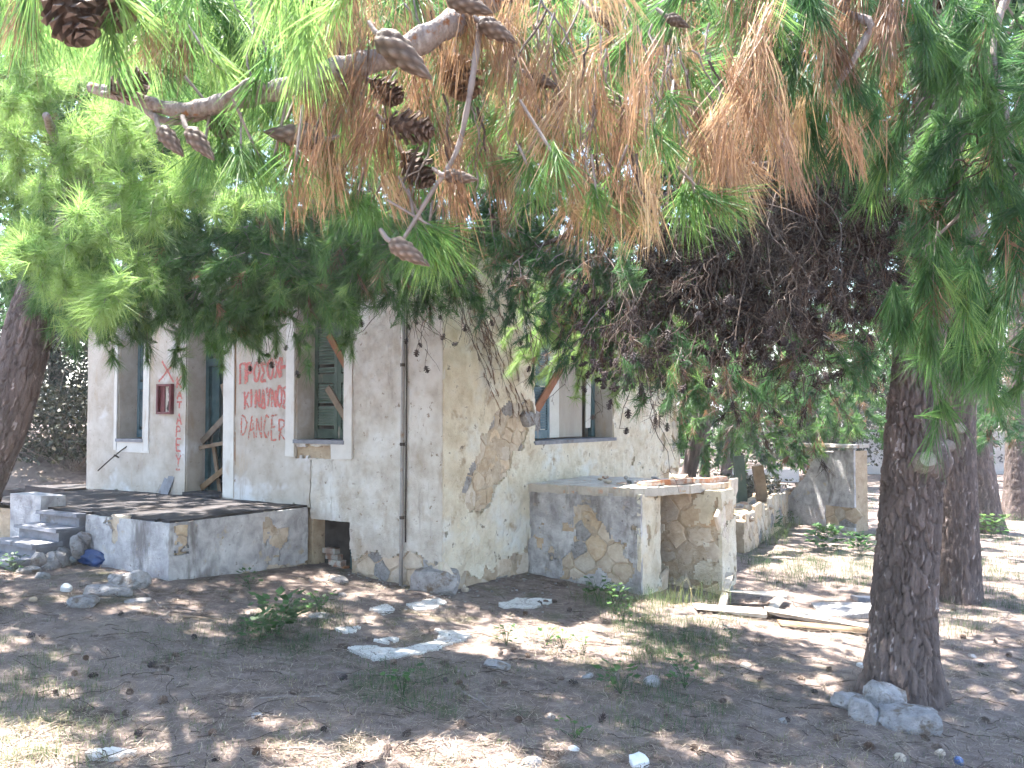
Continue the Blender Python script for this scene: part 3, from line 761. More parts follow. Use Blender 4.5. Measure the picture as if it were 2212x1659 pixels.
# maroon box beside the door
box = empty('meter_box', Lp(4.70, 1.9, 0.03) - wloc(house)); box.parent = house
mb = MB()
mb.box(Lp(4.845, 2.10, 0.05), U_, FM, Z3, 0.035, 0.09, 0.41); mb.box(Lp(4.562, 2.10, 0.05), U_, FM, Z3, 0.035, 0.09, 0.41)
mb.box(Lp(4.703, 2.29, 0.05), U_, FM, Z3, 0.246, 0.09, 0.03); mb.box(Lp(4.703, 1.912, 0.05), U_, FM, Z3, 0.246, 0.09, 0.03)
mb.build('box_frame', M['maroon'], box)
mb = MB(); mb.box(Lp(4.775, 2.10, 0.045), U_, FM, Z3, 0.10, 0.02, 0.345); mb.build('flap', M['maroon'], box)
mb = MB(); mb.box(Lp(4.703, 2.10, 0.034), U_, FM, Z3, 0.246, 0.012, 0.345); mb.build('recess', M['dark'], box)

# drain pipe with brackets
mb = MB(); mb.tube([Lp(0.495, 3.68, 0.07), Lp(0.49, 2.4, 0.07), Lp(0.50, 1.3, 0.07), Lp(0.507, -0.03, 0.075)], 0.021, 10); dp = mb.build('drain_pipe', M['pipe'], house, True)
mb = MB()
for z_ in (0.75, 1.55, 2.42, 3.3): mb.tube([Lp(0.497, z_, 0.07), Lp(0.497, z_ + 0.035, 0.07)], 0.028, 10); mb.bar(Lp(0.497, z_ + .017, 0.0), Lp(0.497, z_ + .017, 0.06), 0.02, 0.02)
mb.build('bracket', M['iron'], dp)
mb = MB(); mb.tube([Lp(0.455, 3.6, 0.055), Lp(0.45, 2.2, 0.055), Lp(0.46, 0.5, 0.055)], 0.008, 6); mb.build('cable', M['iron'], house, True)

# cellar opening: an added dark panel fills in its shade; teal leaf, few bricks
mb = MB(); mb.box(Lp(1.70, 0.305, -0.20), U_, FM, Z3, 0.45, 0.02, 0.70); mb.build('cellar_shade_panel', M['dark'], house)
mb = MB(); mb.box(Lp(1.39, 0.30, -0.17), U_, FM, Z3, 0.17, 0.03, 0.68); mb.build('cellar_shutter', M['teal'], house)
for k_ in range(4):
    mb = MB(); mb.box(Lp(1.62 + .05 * k_, 0.08 + .065 * k_, -0.14), U_, FM, Z3, 0.2, 0.09, 0.06); mb.build('brick', M['brick'], wallF)
# roof and ceiling, floor
mb = MB()
ov = 0.06
e = [CN + a * U_ + b * T_ for a, b in ((-ov, -ov), (WLEN + ov, -ov), (WLEN + ov, SLEN + ov), (-ov, SLEN + ov))]
top = CN + WLEN / 2 * U_ + SLEN / 2 * T_
V = [p + Z3 * WH for p in e] + [p + Z3 * (WH + 0.12) for p in e] + [top + Z3 * (WH + 0.9)]
mb.add(V, [(3, 2, 1, 0), (0, 1, 5, 4), (1, 2, 6, 5), (2, 3, 7, 6), (3, 0, 4, 7)], [(4, 5, 8), (5, 6, 8), (6, 7, 8), (7, 4, 8)])
mb.build('roof', M['roof'], house)
mb = MB(); mb.box(CN + WLEN / 2 * U_ + SLEN / 2 * T_ + Z3 * 0.72, U_, T_, Z3, WLEN - 2 * TH, SLEN - 2 * TH, 0.12); mb.build('floor', M['dark'], house)

# painted lettering: brush strokes laid on the plaster
GL = {
 'Π': [[(0, 0), (.02, 1), (1, 1.02), (.97, 0)]], 'Ρ': [[(0, 0), (0, 1), (.6, 1), (.85, .8), (.7, .55), (0, .48)]],
 'Ο': [[(.5, 1), (.1, .8), (0, .45), (.2, .1), (.55, 0), (.9, .2), (1, .55), (.85, .9), (.5, 1)]],
 'Σ': [[(.95, 1), (.05, .97), (.6, .52), (0, .03), (1, 0)]], 'Χ': [[(0, 0), (1, 1)], [(.05, 1), (.95, 0)]],
 'Η': [[(0, 0), (0, 1)], [(.9, 0), (.9, 1)], [(0, .5), (.9, .55)]], 'Κ': [[(0, 0), (0, 1)], [(.9, 1), (.05, .48), (.95, 0)]],
 'Ι': [[(.4, 0), (.4, 1)]], 'Ν': [[(0, 0), (0, 1), (.9, 0), (.9, 1)]], 'Δ': [[(0, 0), (.5, 1), (1, 0), (0, 0)]],
 'Υ': [[(0, 1), (.5, .5), (1, 1)], [(.5, .5), (.42, 0)]], 'Α': [[(0, 0), (.5, 1), (1, 0)], [(.2, .38), (.8, .38)]],
 'Τ': [[(0, 1), (1, 1)], [(.5, 1), (.5, 0)]], 'Ε': [[(.9, 1), (0, 1), (0, 0), (.9, 0)], [(0, .5), (.7, .52)]],
 'D': [[(0, 0), (.02, 1), (.6, .9), (.95, .5), (.6, .1), (0, 0)]], 'G': [[(.9, .88), (.5, 1), (.1, .7), (0, .35), (.3, 0), (.75, .05), (.85, .3), (.6, .32)]],
 'R': [[(0, 0), (0, 1), (.65, .95), (.75, .65), (.05, .5), (.85, 0)]], '-': [[(0, .5), (.8, .55)]]}
for a_, b_ in zip('AENIR', 'ΑΕΝΙR'): GL[a_] = GL[b_]
def stroke(mb, pts2, Pf, w, d, r):
    P2 = np.array(pts2, float); seg = np.linalg.norm(np.diff(P2, axis=0), axis=1); L_ = np.concatenate([[0], np.cumsum(seg)])
    n = max(4, int(L_[-1] / 0.018)); s = np.linspace(0, L_[-1], n)
    x = np.interp(s, L_, P2[:, 0]); z = np.interp(s, L_, P2[:, 1])
    x = x + r.normal(0, 0.0022, n); z = z + r.normal(0, 0.0022, n)
    tx = np.gradient(x); tz = np.gradient(z); q = np.hypot(tx, tz) + 1e-9; nx, nz_ = -tz / q, tx / q
    ww = w * (0.75 + 0.5 * r.random(n)) / 2
    dd = np.broadcast_to(d(x, z), (n,))
    A = [Pf(x[i] + nx[i] * ww[i], z[i] + nz_[i] * ww[i], dd[i]) for i in range(n)]
    B = [Pf(x[i] - nx[i] * ww[i], z[i] - nz_[i] * ww[i], dd[i]) for i in range(n)]
    i = np.arange(n - 1)
    mb.add(np.vstack([A, B]), np.stack([i, i + 1, n + i + 1, n + i], -1))
_cnt = [0]
def paint_depth(x, z):
    _cnt[0] += 1
    return dispL(np.asarray(x), np.asarray(z)) + 0.0045 + 0.0007 * (_cnt[0] % 3)
def word(txt, aL, aR, zb0, zb1, h0, h1, sw, mat, label, seed, fill=0.74):
    r = np.random.default_rng(seed); mb = MB(); n = len(txt); adv = (aL - aR) / n
    for k, ch in enumerate(txt):
        f = (k + .5) / n; zb = zb0 + (zb1 - zb0) * f + r.normal(0, .008); h = (h0 + (h1 - h0) * f) * r.uniform(.92, 1.08); x0 = aL - adv * (k + (1 - fill) / 2)
        wd = adv * fill * (0.5 if ch == 'Ι' else 1)
        for st_ in GL[ch]:
            stroke(mb, [(x0 - px_ * wd + r.normal(0, .004), zb + py_ * h + r.normal(0, .006)) for px_, py_ in st_], LF, sw, paint_depth, r)
    o = mb.build('lettering', mat, house); o['label'] = label
    return o
word('ΠΡΟΣΟΧΗ', 3.215, 2.33, 2.27, 2.37, 0.23, 0.25, 0.039, M['redpaint'], 'red painted word ΠΡΟΣΟΧΗ', 1, .8)
word('ΚΙΝΔΥΝΟΣ', 3.12, 2.33, 1.965, 1.985, 0.215, 0.245, 0.035, M['redpaint'], 'red painted word ΚΙΝΔΥΝΟΣ', 2, .8)
word('DANGER', 3.19, 2.35, 1.62, 1.575, 0.265, 0.285, 0.025, M['redthin'], 'thin red painted word DANGER', 3)
mb = MB(); r_ = np.random.default_rng(4)
for st_ in ([(4.87, 2.34), (4.53, 2.60)], [(4.80, 2.62), (4.55, 2.33)]): stroke(mb, st_, LF, 0.03, paint_depth, r_)
mb.build('lettering', M['redpaint'], house)['label'] = 'red painted X above the maroon box'
mb = MB()
zs_ = [(2.25, 2.40), (2.10, 2.20), (1.975, 2.06), (1.755, 1.90), (1.595, 1.73), (1.405, 1.565), (1.21, 1.35), (1.14, 1.17)]
for ch, (z0_, z1_) in zip('ΚΑΤΑΡΕΥ-', zs_):
    for st_ in GL[ch]: stroke(mb, [(4.475 - px_ * 0.105, z0_ + py_ * (z1_ - z0_)) for px_, py_ in st_], LF, 0.026, paint_depth, r_)
mb.build('lettering', M['redpaint'], house)['label'] = 'red letters ΚΑΤΑΡΕΥ painted one below the other'

# =================================================================== PORCH AND STAIRS
PA, PS, PZ = 1.98, 1.92, 0.815
porch = empty('porch', Lp(PA, 0, PS / 2), 'low grey concrete porch with peeling plastered sides before the front door', 'porch')
mb = MB()
pl = [Lp(PA + .03, 0, 0.06), Lp(6.15, 0, 0.06), Lp(6.15, 0, PS - .03), Lp(PA + .03, 0, PS - .03)]
mb.add([p + Z3 * -0.3 for p in pl] + [p + Z3 * (PZ - 0.06) for p in pl], [(0, 1, 2, 3), (0, 4, 5, 1), (1, 5, 6, 2), (2, 6, 7, 3), (3, 7, 4, 0)])
mb.build('core', M['mortar'], porch)
layer('deck', lambda a, s, o: Lp(a, PZ - 0.01 + o, s), PA - 0.0, 6.2, 0.05, PS + 0.0, [], lambda u, z: (z > PS - 0.05 + 0.06 * fbm(u * 5, z * 0 + 1.5, seed=4)) & (fbm(u * 2.7, z, seed=6) > 0.08), lambda u, z: 0.012 + 0.018 * fbm(u * 2, z * 2, seed=14) + 0.006 * fbm(u * 14, z * 14, seed=15), 0.028, M['concrete'], porch, cell=0.03)
P_ps = lambda s, z, o: Lp(PA - o, z, s)
P_pf = lambda a, z, o: Lp(a, z, PS + o)
def h_ps(u, z):
    q = (fbm(u * 2.9 + 3, z * 2.1, seed=81) > 0.16) | (z < 0.12 + .2 * fbm(u * 5, z * 0 + .5, seed=83) + 0.04)
    return q | ((u > 1.72) & (u < 1.9) & (z > 0.48) & (z < 0.76) & (fbm(u * 9, z * 9, seed=2) > -.05))
def h_pf(u, z): return (fbm(u * 3.1, z * 2.6, seed=84) > 0.27) | (z < 0.1)
layer('side_plaster', P_ps, 0.06, PS + .02, -0.1, PZ - 0.02, [], h_ps, lambda u, z: 0.03 + 0.03 * fbm(u * 4, z * 4, seed=16) + 0.01 * fbm(u * 20, z * 20, seed=17), 0.045, M['lime_grey'], porch)
layer('front_plaster', P_pf, PA - .03, 3.42, -0.1, PZ - 0.02, [], h_pf, lambda u, z: 0.03 + 0.03 * fbm(u * 4, z * 4, seed=18) + 0.01 * fbm(u * 20, z * 20, seed=19), 0.045, M['lime_grey'], porch)
bedding(P_ps, dil(h_ps, .04), .06, PS, -.1, PZ - .04, porch, 721)
bedding(P_pf, dil(h_pf, .04), PA, 3.4, -.1, PZ - .04, porch, 723)
stones_on(P_ps, dil(h_ps, 0.05), 0.08, PS, -0.1, 0.72, 0.22, 0.11, porch, ST, 85, dmax=0.024)
stones_on(P_pf, dil(h_pf, 0.05), PA, 3.4, -0.1, 0.72, 0.24, 0.14, porch, ST, 86, dmax=0.024)
mb = MB(); mb.box(Lp(4.66, 0.62, 1.80), U_, FM, Z3, 0.66, 0.30, 0.66, .008); mb.build('pier', M['lime_grey'], porch)
stairs = empty('stairs', Lp(3.9, 0.2, 2.4), 'short flight of worn grey marble steps up to the porch', 'stairs')
for k in range(4):
    s_f = [2.02, 2.26, 2.51, 2.75][k]; zt = [0.80, 0.665, 0.53, 0.395][k]
    stp = empty('step', Lp(3.87, zt - .15, s_f - .15) - wloc(stairs)); stp.parent = stairs
    mb = MB(); mb.box(Lp(3.87, zt - 0.0185, s_f - 0.155), U_, FM, Z3, 0.82 + .03 * k, 0.33, 0.037, .004); mb.build('tread', M['marble'], stp)
    mb = MB(); mb.box(Lp(3.87, zt - 0.037 - 0.16, s_f - 0.19), U_, FM, Z3, 0.77 + .03 * k, 0.30, 0.32, .003); mb.build('riser', M['marble'], stp)
for k in range(6):
    p = Lp(3.38 + random.uniform(-.08, .08), 0.1, 2.0 + .09 * k)
    zz = 0.62 - 0.055 * k
    add('stone', rock_mesh('rubble', random.uniform(.16, .26), random.uniform(.14, .2), random.uniform(.14, .26), 300 + k, 2, .7, .22), M['stone_pale'], stairs, np.array([p[0], p[1], max(zz - .1, gz(p[0], p[1]) + .05)]) - wloc(stairs)).rotation_euler = (random.random(), random.random(), random.random() * 6)
    if k % 2 == 0: add('stone', rock_mesh('rubble', .2, .2, .2, 330 + k, 2, .7, .22), M['stone_pale'], stairs, np.array([p[0], p[1], max(zz - .32, gz(p[0], p[1]) + .02)]) - wloc(stairs)).rotation_euler = (random.random(), random.random(), random.random() * 6)

# iron handrail: post on the porch and a bent rail dropping to the left
def porch_pt(px, py, z=PZ):
    r = ray(px, py); return EYE + r * ((z - EYE[2]) / r[2])
c1 = lambda x, y: ((x * .45208) * .6777, (900 + y * .45208) * .6777)
pb = porch_pt(*c1(1033, 1470))
def inplane(x, y): return at(*c1(x, y), pb[1])
rail = empty('handrail', pb, 'thin bent black iron handrail standing on the porch', 'handrail')
mb = MB(); mb.tube([pb, inplane(1040, 1125)], 0.012, 8); mb.build('post', M['iron'], rail)
mb = MB(); mb.tube(resample([inplane(1042, 1130), inplane(1000, 1133), inplane(950, 1140), inplane(935, 1165), inplane(912, 1160), inplane(895, 1156), inplane(800, 1230), inplane(690, 1328)], 26), 0.009, 8); mb.bar(inplane(915, 1130), inplane(1045, 1124), .02, .012); mb.bar(inplane(805, 1218), inplane(838, 1235), .02, .02); mb.build('rail', M['iron'], rail)

# tiles leaning on the wall by the door
for k, (cx, w, h, mt, tilt) in enumerate([(1125, .13, .24, 'greyboard', .25), (1150, .12, .22, 'marble', .22), (1190, .13, .27, 'marble', .2), (1215, .10, .30, 'plank_grey', .3), (1240, .12, .31, 'dark', .2)]):
    p = porch_pt(*c1(cx, 1490 + k)) + FM * (0.03 * (k % 3))
    zd = norm(Z3 - FM * tilt + U_ * -.35)
    yd = norm(np.cross(zd, U_)); xd = np.cross(yd, zd)
    mb = MB(); mb.box(p + zd * h / 2, xd, yd, zd, w, 0.02, h)
    o = mb.build('tile', M[mt], base=p)
    tag(o, ['grey brown slab leaning leftmost against the wall by the door', 'pale grey tile leaning second from the left by the door', 'pale tile in the middle of the leaning slabs by the door', 'greyed board leaning fourth from the left by the door', 'dark board leaning rightmost beside the doorway'][k], 'tile' if k < 3 else 'board', 'slabs leaning by the door')

# =================================================================== CELLAR ENTRANCE (low block against the side wall)
B0, SL = 1.72, 1.50
shed = empty('cellar_entrance', Rp(B0, -0.2, SL / 2), 'low masonry cellar entrance with flat slab roof against the side wall', 'outbuilding')
SZ = 1.03
def P_sl(s, z, o): return Rp(B0 - o, z, s)             # outer face of the near wall
def P_se(b, z, o): return Rp(b, z, SL + o)             # its end face
b_in, s_r = B0 + 1.00, 2.08
def P_ri(s, z, o): return Rp(b_in - o, z, s)           # inner face of the far wall
def P_re(b, z, o): return Rp(b, z, s_r + o)
mb = MB()
def prism(poly, z0, z1):
    n = len(poly); V = [np.array([p[0], p[1], z0]) for p in poly] + [np.array([p[0], p[1], z1]) for p in poly]
    mb.add(V, [(k, (k + 1) % n, n + (k + 1) % n, n + k) for k in range(n)] + ([(3, 2, 1, 0), (4, 5, 6, 7)] if n == 4 else []))
prism([Rp(B0, 0, 0.02), Rp(B0, 0, SL), Rp(B0 + .52, 0, SL), Rp(B0 + .52, 0, 0.02)], -0.6, SZ - .06)
mb.build('near_wall', M['mortar'], shed)
mb = MB(); prism([Rp(b_in, 0, 0.02), Rp(b_in, 0, s_r), Rp(b_in + .5, 0, s_r), Rp(b_in + .5, 0, 0.02)], -0.6, SZ - .06); farw = mb.build('far_wall', M['mortar'], shed)
def h_sl(u, z):
    q = poly_in([(.45, -.05), (.62, .35), (.66, .78), (.86, .82), (1.12, .5), (1.35, .45), (1.42, 0), (1.2, -.1), (1.0, .15), (.8, .0)], u + wob(u, z, .22), z + wob(u + 5, z, .22))
    q |= (fbm(u * 5.5, z * 5.5, seed=88) > 0.20) & (z < 0.85)
    return q | (z < -0.22)
def h_se(u, z): return (fbm(u * 4.2, z * 4.2, seed=89) > 0.12) | (z < -.2)
def h_ri(u, z): return (fbm(u * 2.6, z * 3.0, seed=90) > -0.04) | ((z < 0.35) & (u < 1.6) & (fbm(u * 3, z * 3, seed=93) > -.15))
dS = lambda u, z: 0.028 + 0.035 * fbm(u * 4, z * 4, seed=20) + 0.016 * fbm(u * 19, z * 19, seed=21)
layer('near_plaster', P_sl, 0.02, SL + .03, -0.35, SZ - .05, [], h_sl, dS, 0.045, M['lime_grey'], shed)
layer('end_plaster', P_se, B0 - .03, B0 + .53, -0.35, SZ - .05, [], h_se, dS, 0.045, M['plaster_side'], shed)
layer('inner_plaster', P_ri, 0.05, s_r + .02, -0.4, SZ - .05, [], h_ri, dS, 0.045, M['plaster_side'], shed)
layer('far_end_plaster', P_re, b_in - .02, b_in + .5, -0.4, SZ - .05, [], h_se, dS, 0.045, M['plaster_side'], shed)
bedding(P_sl, dil(h_sl, .04), .03, SL, -.35, SZ - .06, shed, 731)
bedding(P_se, dil(h_se, .04), B0, B0 + .5, -.35, SZ - .06, shed, 733)
bedding(P_ri, dil(h_ri, .04), .06, s_r, -.4, SZ - .06, shed, 735)
stones_on(P_sl, dil(h_sl, .06), 0.05, SL, -0.35, 0.95, 0.25, 0.19, shed, ST + [M['stone']], 94)
stones_on(P_se, dil(h_se, .06), B0, B0 + .52, -0.35, 0.95, 0.28, 0.30, shed, ST, 95)
stones_on(P_ri, dil(h_ri, .06), 0.3, s_r, -0.4, 0.95, 0.34, 0.24, shed, ST, 96)
stones_on(P_re, dil(h_se, .06), b_in, b_in + .5, -0.4, 0.95, 0.26, 0.24, shed, ST, 97)
KS = (s_r - SL) / 1.5
SP = lambda b, v, o: Rp(b, SZ + o, v + KS * (b - B0))
layer('slab', SP, B0 - .05, b_in + .55, -0.5, SL + .05, [], lambda u, z: (z > SL + .0 + .09 * fbm(u * 5, z * 0 + 3.3, seed=24, oct=3)) | (u < B0 - .04 + .04 * fbm(u * 0 + 2, z * 6, seed=25)), lambda u, z: 0.02 + 0.03 * fbm(u * 5, z * 5, seed=22) + 0.02 * fbm(u * 21, z * 21, seed=23), 0.10, M['slab'], shed, cell=.022)
mb = MB(); prism([Rp(B0 + .01, 0, 0.03), Rp(B0 + .01, 0, SL - .02), Rp(b_in + .48, 0, s_r - .02), Rp(b_in + .48, 0, 0.03)], SZ - .058, SZ - .04); mb.build('slab_core', M['mortar'], shed)
# brick course along the outer edge of the roof
pA, pB = np.array([B0 + .25, SL + .02]), np.array([b_in + .5, s_r - .02])
nb = 7
for k in range(nb):
    q = pA + (pB - pA) * (k + .5) / nb; dd = (pB - pA) / np.linalg.norm(pB - pA)
    X = dd[0] * T_ + dd[1] * FN; Y = np.cross(Z3, X)
    mb = MB(); mb.box(Rp(q[0], SZ + .055 + random.uniform(-.006, .006), q[1] - .09), X, Y, Z3, 0.19, 0.10, 0.062, .004); mb.build('brick', M['brick'], shed)
for k in range(16):
    b_ = random.uniform(B0 + .3, b_in + .4); s_ = random.uniform(.5, SL)
    o = add('rubble', rock_mesh('rubble', random.uniform(.05, .14), random.uniform(.04, .1), random.uniform(.03, .06), 400 + k, 1, .6), M[random.choice(['brick', 'stone_pale', 'stone'])], shed, Rp(b_, SZ + .045, s_) - wloc(shed)); o.rotation_euler = (0, 0, random.random() * 6)

# =================================================================== TREES
GRAV = np.array([0, 0, -1.0])

class Foliage:
    """collects needles (live, dead) and twigs for one tree"""
    def __init__(s, seed): s.live = []; s.dead = []; s.tw = []; s.dtw = []; s.r = np.random.default_rng(seed)
    def tuft(s, p, d, L, tint, n=60, w=0.004, spread=1.0, droop=0.12, seg=1, dead=False, stem=0.7):
        (s.dead if dead else s.live).append((p, d, L, tint, n, w, spread, droop, seg, stem))
    def twig(s, pts, r0, r1, dead=False, sides=4):
        (s.dtw if dead else s.tw).append((np.asarray(pts, float), r0, r1, sides))

def build_needles(items, r):
    VV = []; TT = []; CC = []; off = 0
    groups = {}
    for it in items: groups.setdefault((it[4], it[8]), []).append(it)
    for (n, seg), L in groups.items():
        P = np.array([i[0] for i in L]); D = norm(np.array([i[1] for i in L])); Ln = np.array([i[2] for i in L]); tn = np.array([i[3] for i in L])
        w = np.array([i[5] for i in L]); sp = np.array([i[6] for i in L]); dr = np.array([i[7] for i in L]); stem = np.array([i[9] for i in L])
        m = len(L)
        ref = np.where(np.abs(D[:, 2:3]) < 0.9, np.array([[0, 0, 1.0]]), np.array([[1.0, 0, 0]]))
        e1 = norm(np.cross(D, ref)); e2 = np.cross(D, e1)
        th = sp[:, None] * np.sqrt(r.random((m, n))); ph = r.random((m, n)) * 2 * math.pi
        dirs = D[:, None] * np.cos(th)[..., None] + (e1[:, None] * np.cos(ph)[..., None] + e2[:, None] * np.sin(ph)[..., None]) * np.sin(th)[..., None]
        base = P[:, None] - D[:, None] * (Ln * stem)[:, None, None] * r.random((m, n, 1)) + r.normal(0, 1, (m, n, 3)) * np.where((stem > .75) & (stem < 1.1), .014, .004)[:, None, None] * np.array([1, 1, .6])
        ln = Ln[:, None] * (0.65 + 0.5 * r.random((m, n)))
        side = norm(np.cross(dirs, r.normal(0, 1, (m, n, 3)))) * (w[:, None] * (0.7 + .6 * r.random((m, n))) / 2)[..., None]
        g = GRAV * (dr[:, None] * ln)[..., None]
        tip = base + dirs * ln[..., None] + g
        tint = np.clip(tn[:, None] + r.normal(0, 0.09, (m, n)), 0, 1)
        if seg == 1:
            V = np.stack([base - side, base + side, tip], 2).reshape(-1, 3); k = m * n
            T = np.arange(k * 3).reshape(-1, 3); C = np.repeat(tint.ravel(), 3)
        else:
            mid = base + dirs * (ln * .55)[..., None] + g * 0.2
            V = np.stack([base - side, base + side, mid + side, mid - side, tip], 2).reshape(-1, 3); k = m * n
            b = np.arange(k)[:, None] * 5
            T = np.concatenate([b + [0, 1, 2], b + [0, 2, 3], b + [3, 2, 4]]); C = np.repeat(tint.ravel(), 5)
        VV.append(V); TT.append(T + off); CC.append(C); off += len(V)
    return np.vstack(VV), np.vstack(TT), np.concatenate(CC)

def build_twigs(items):
    VV = []; QQ = []; off = 0; groups = {}
    for it in items: groups.setdefault((len(it[0]), it[3]), []).append(it)
    for (k, sd), L in groups.items():
        P = np.array([i[0] for i in L]); m = len(L)
        rad = np.array([i[1] for i in L])[:, None] * (1 - np.linspace(0, 1, k)) + np.array([i[2] for i in L])[:, None] * np.linspace(0, 1, k)
        T = norm(np.gradient(P, axis=1)); ref = np.array([0.31, 0.17, 0.93])
        ref = np.where(np.abs(T[:, :1] @ ref)[..., None] < .9, ref, np.array([.9, .3, .1]))
        A = norm(np.cross(T, ref)); B = np.cross(T, A); th = np.linspace(0, 2 * math.pi, sd, endpoint=False)
        V = P[:, :, None] + rad[:, :, None, None] * (A[:, :, None] * np.cos(th)[:, None] + B[:, :, None] * np.sin(th)[:, None])
        i = np.arange(k - 1)[:, None] * sd; j = np.arange(sd)[None, :]; j2 = (j + 1) % sd
        Q = np.stack([i + j, i + j2, i + sd + j2, i + sd + j], -1).reshape(-1, 4)
        Q = (Q[None] + (np.arange(m) * k * sd)[:, None, None]).reshape(-1, 4)
        VV.append(V.reshape(-1, 3)); QQ.append(Q + off); off += m * k * sd
    return np.vstack(VV), np.vstack(QQ)

TRI = [0]
def open_sky(items):
    """drop high shoots that would shade the sunny clearings"""
    if not items: return items
    P = np.array([i[0] for i in items]); k = (P[:, 2] + .15) / math.tan(SUN_EL) / np.linalg.norm(SUN_AZ)
    gx_ = P[:, 0] - SUN_AZ[0] * k; gy_ = P[:, 1] - SUN_AZ[1] * k; bad = np.zeros(len(P), bool)
    for a, b, ra, rb in CLEAR: bad |= (((gx_ - a) / ra) ** 2 + ((gy_ - b) / rb) ** 2 < .8) & (P[:, 2] > 4.0)
    bad |= (((gx_ + 1.4) / 1.25) ** 2 + ((gy_ - 4.1) / .9) ** 2 < 1) & (P[:, 2] > 4.9)
    return [i for i, q in zip(items, bad) if not q]
def finish(F, tree, names=('crown', 'dead_needles', 'twigs', 'dead_twigs')):
    F.live = open_sky(F.live); F.dead = open_sky(F.dead)
    if F.live:
        V, T, C = build_needles(F.live, F.r); TRI[0] += len(T); part(names[0], V, T, M['live'], tree, tint=C)['kind'] = 'stuff'
    if F.dead:
        V, T, C = build_needles(F.dead, F.r); TRI[0] += len(T); part(names[1], V, T, M['dead'], tree, tint=C)['kind'] = 'stuff'
    if F.tw:
        V, Q = build_twigs(F.tw); TRI[0] += 2 * len(Q); part(names[2], V, Q, M['twig'], tree, smooth=True)['kind'] = 'stuff'
    if F.dtw:
        V, Q = build_twigs(F.dtw); TRI[0] += 2 * len(Q); part(names[3], V, Q, M['deadtwig'], tree, smooth=True)['kind'] = 'stuff'

def wiggle(p, q, n, amp, r, sag=0.0):
    p = np.asarray(p, float); q = np.asarray(q, float); s = np.linspace(0, 1, n)[:, None]; L = np.linalg.norm(q - p)
    J = np.cumsum(r.normal(0, 1, (n, 3)), 0); J -= J[0] + (J[-1] - J[0]) * s
    return p * (1 - s) + q * s + J * amp * L / math.sqrt(n) + GRAV * sag * L * (4 * s * (1 - s))

def spray(F, base, d, length, ntw, L, tint, n=60, w=0.004, seg=1, gdroop=0.35, brown=0.06, spread=1.0, thick=0.006, tvar=0.12, up=0.25, stem=1.3, lite=False):
    r = F.r; d = norm(d); k = 7
    s = np.linspace(0, 1, k)[:, None]
    ax = base + d * length * s + GRAV * gdroop * length * s ** 2 + r.normal(0, 0.012 * length, (k, 3)) * (s > 0)
    F.twig(ax[::3] if lite else ax, thick, thick * .4, sides=3)
    tg = norm(np.gradient(ax, axis=0))
    t0 = tint + r.normal(0, tvar * .6)
    for j in range(ntw):
        f = 0.2 + 0.8 * (j + r.random()) / ntw; x = f * (k - 1); i = min(int(x), k - 2); pt = ax[i] * (1 - (x - i)) + ax[i + 1] * (x - i)
        sd_ = norm(tg[i] * 0.8 + r.normal(0, 0.75, 3) + Z3 * up)
        tl = length * r.uniform(0.12, 0.34) * (1.15 - 0.6 * f)
        end = pt + sd_ * tl + GRAV * tl * 0.12
        if not lite: F.twig([pt, end], thick * .45, thick * .3, sides=3)
        if r.random() < brown: F.tuft(end, norm(sd_ * .8 + GRAV * .7), L * r.uniform(.7, 1.0), r.uniform(.2, .6), max(12, n // 2), w, 0.95, .2, seg, dead=True, stem=1.2)
        else: F.tuft(end, norm(sd_ + tg[i] * .3), L * r.uniform(.75, 1.15), t0 + r.normal(0, tvar), n, w, spread * r.uniform(.8, 1.1), r.uniform(.05, .22), seg, stem=stem)
    F.tuft(ax[-1], tg[-1], L, t0, n, w, spread, .1, seg, stem=stem)

def broom(F, p, L, n, w, tint, spread=0.22, seg=2, d=None, stem=1.0):
    F.tuft(p, norm(GRAV + (F.r.normal(0, .18, 3) if d is None else d)), L, tint, n, w, spread, 0.05, seg, dead=True, stem=stem)

def in_poly_px(poly, n, r):
    P = np.array(poly, float); lo = P.min(0); hi = P.max(0); out = []
    while len(out) < n:
        q = lo + (hi - lo) * r.random(2)
        if poly_in(poly, np.array([q[0]]), np.array([q[1]]))[0]: out.append(q)
    return out

def clumps(poly, nc, per, sig, r, extra=()):
    out = []
    for c in list(extra) + list(in_poly_px(poly, nc, r)):
        for _ in range(per): out.append((c[0] + r.normal(0, sig), c[1] + r.normal(0, sig * .7), c[0], c[1]))
    return out

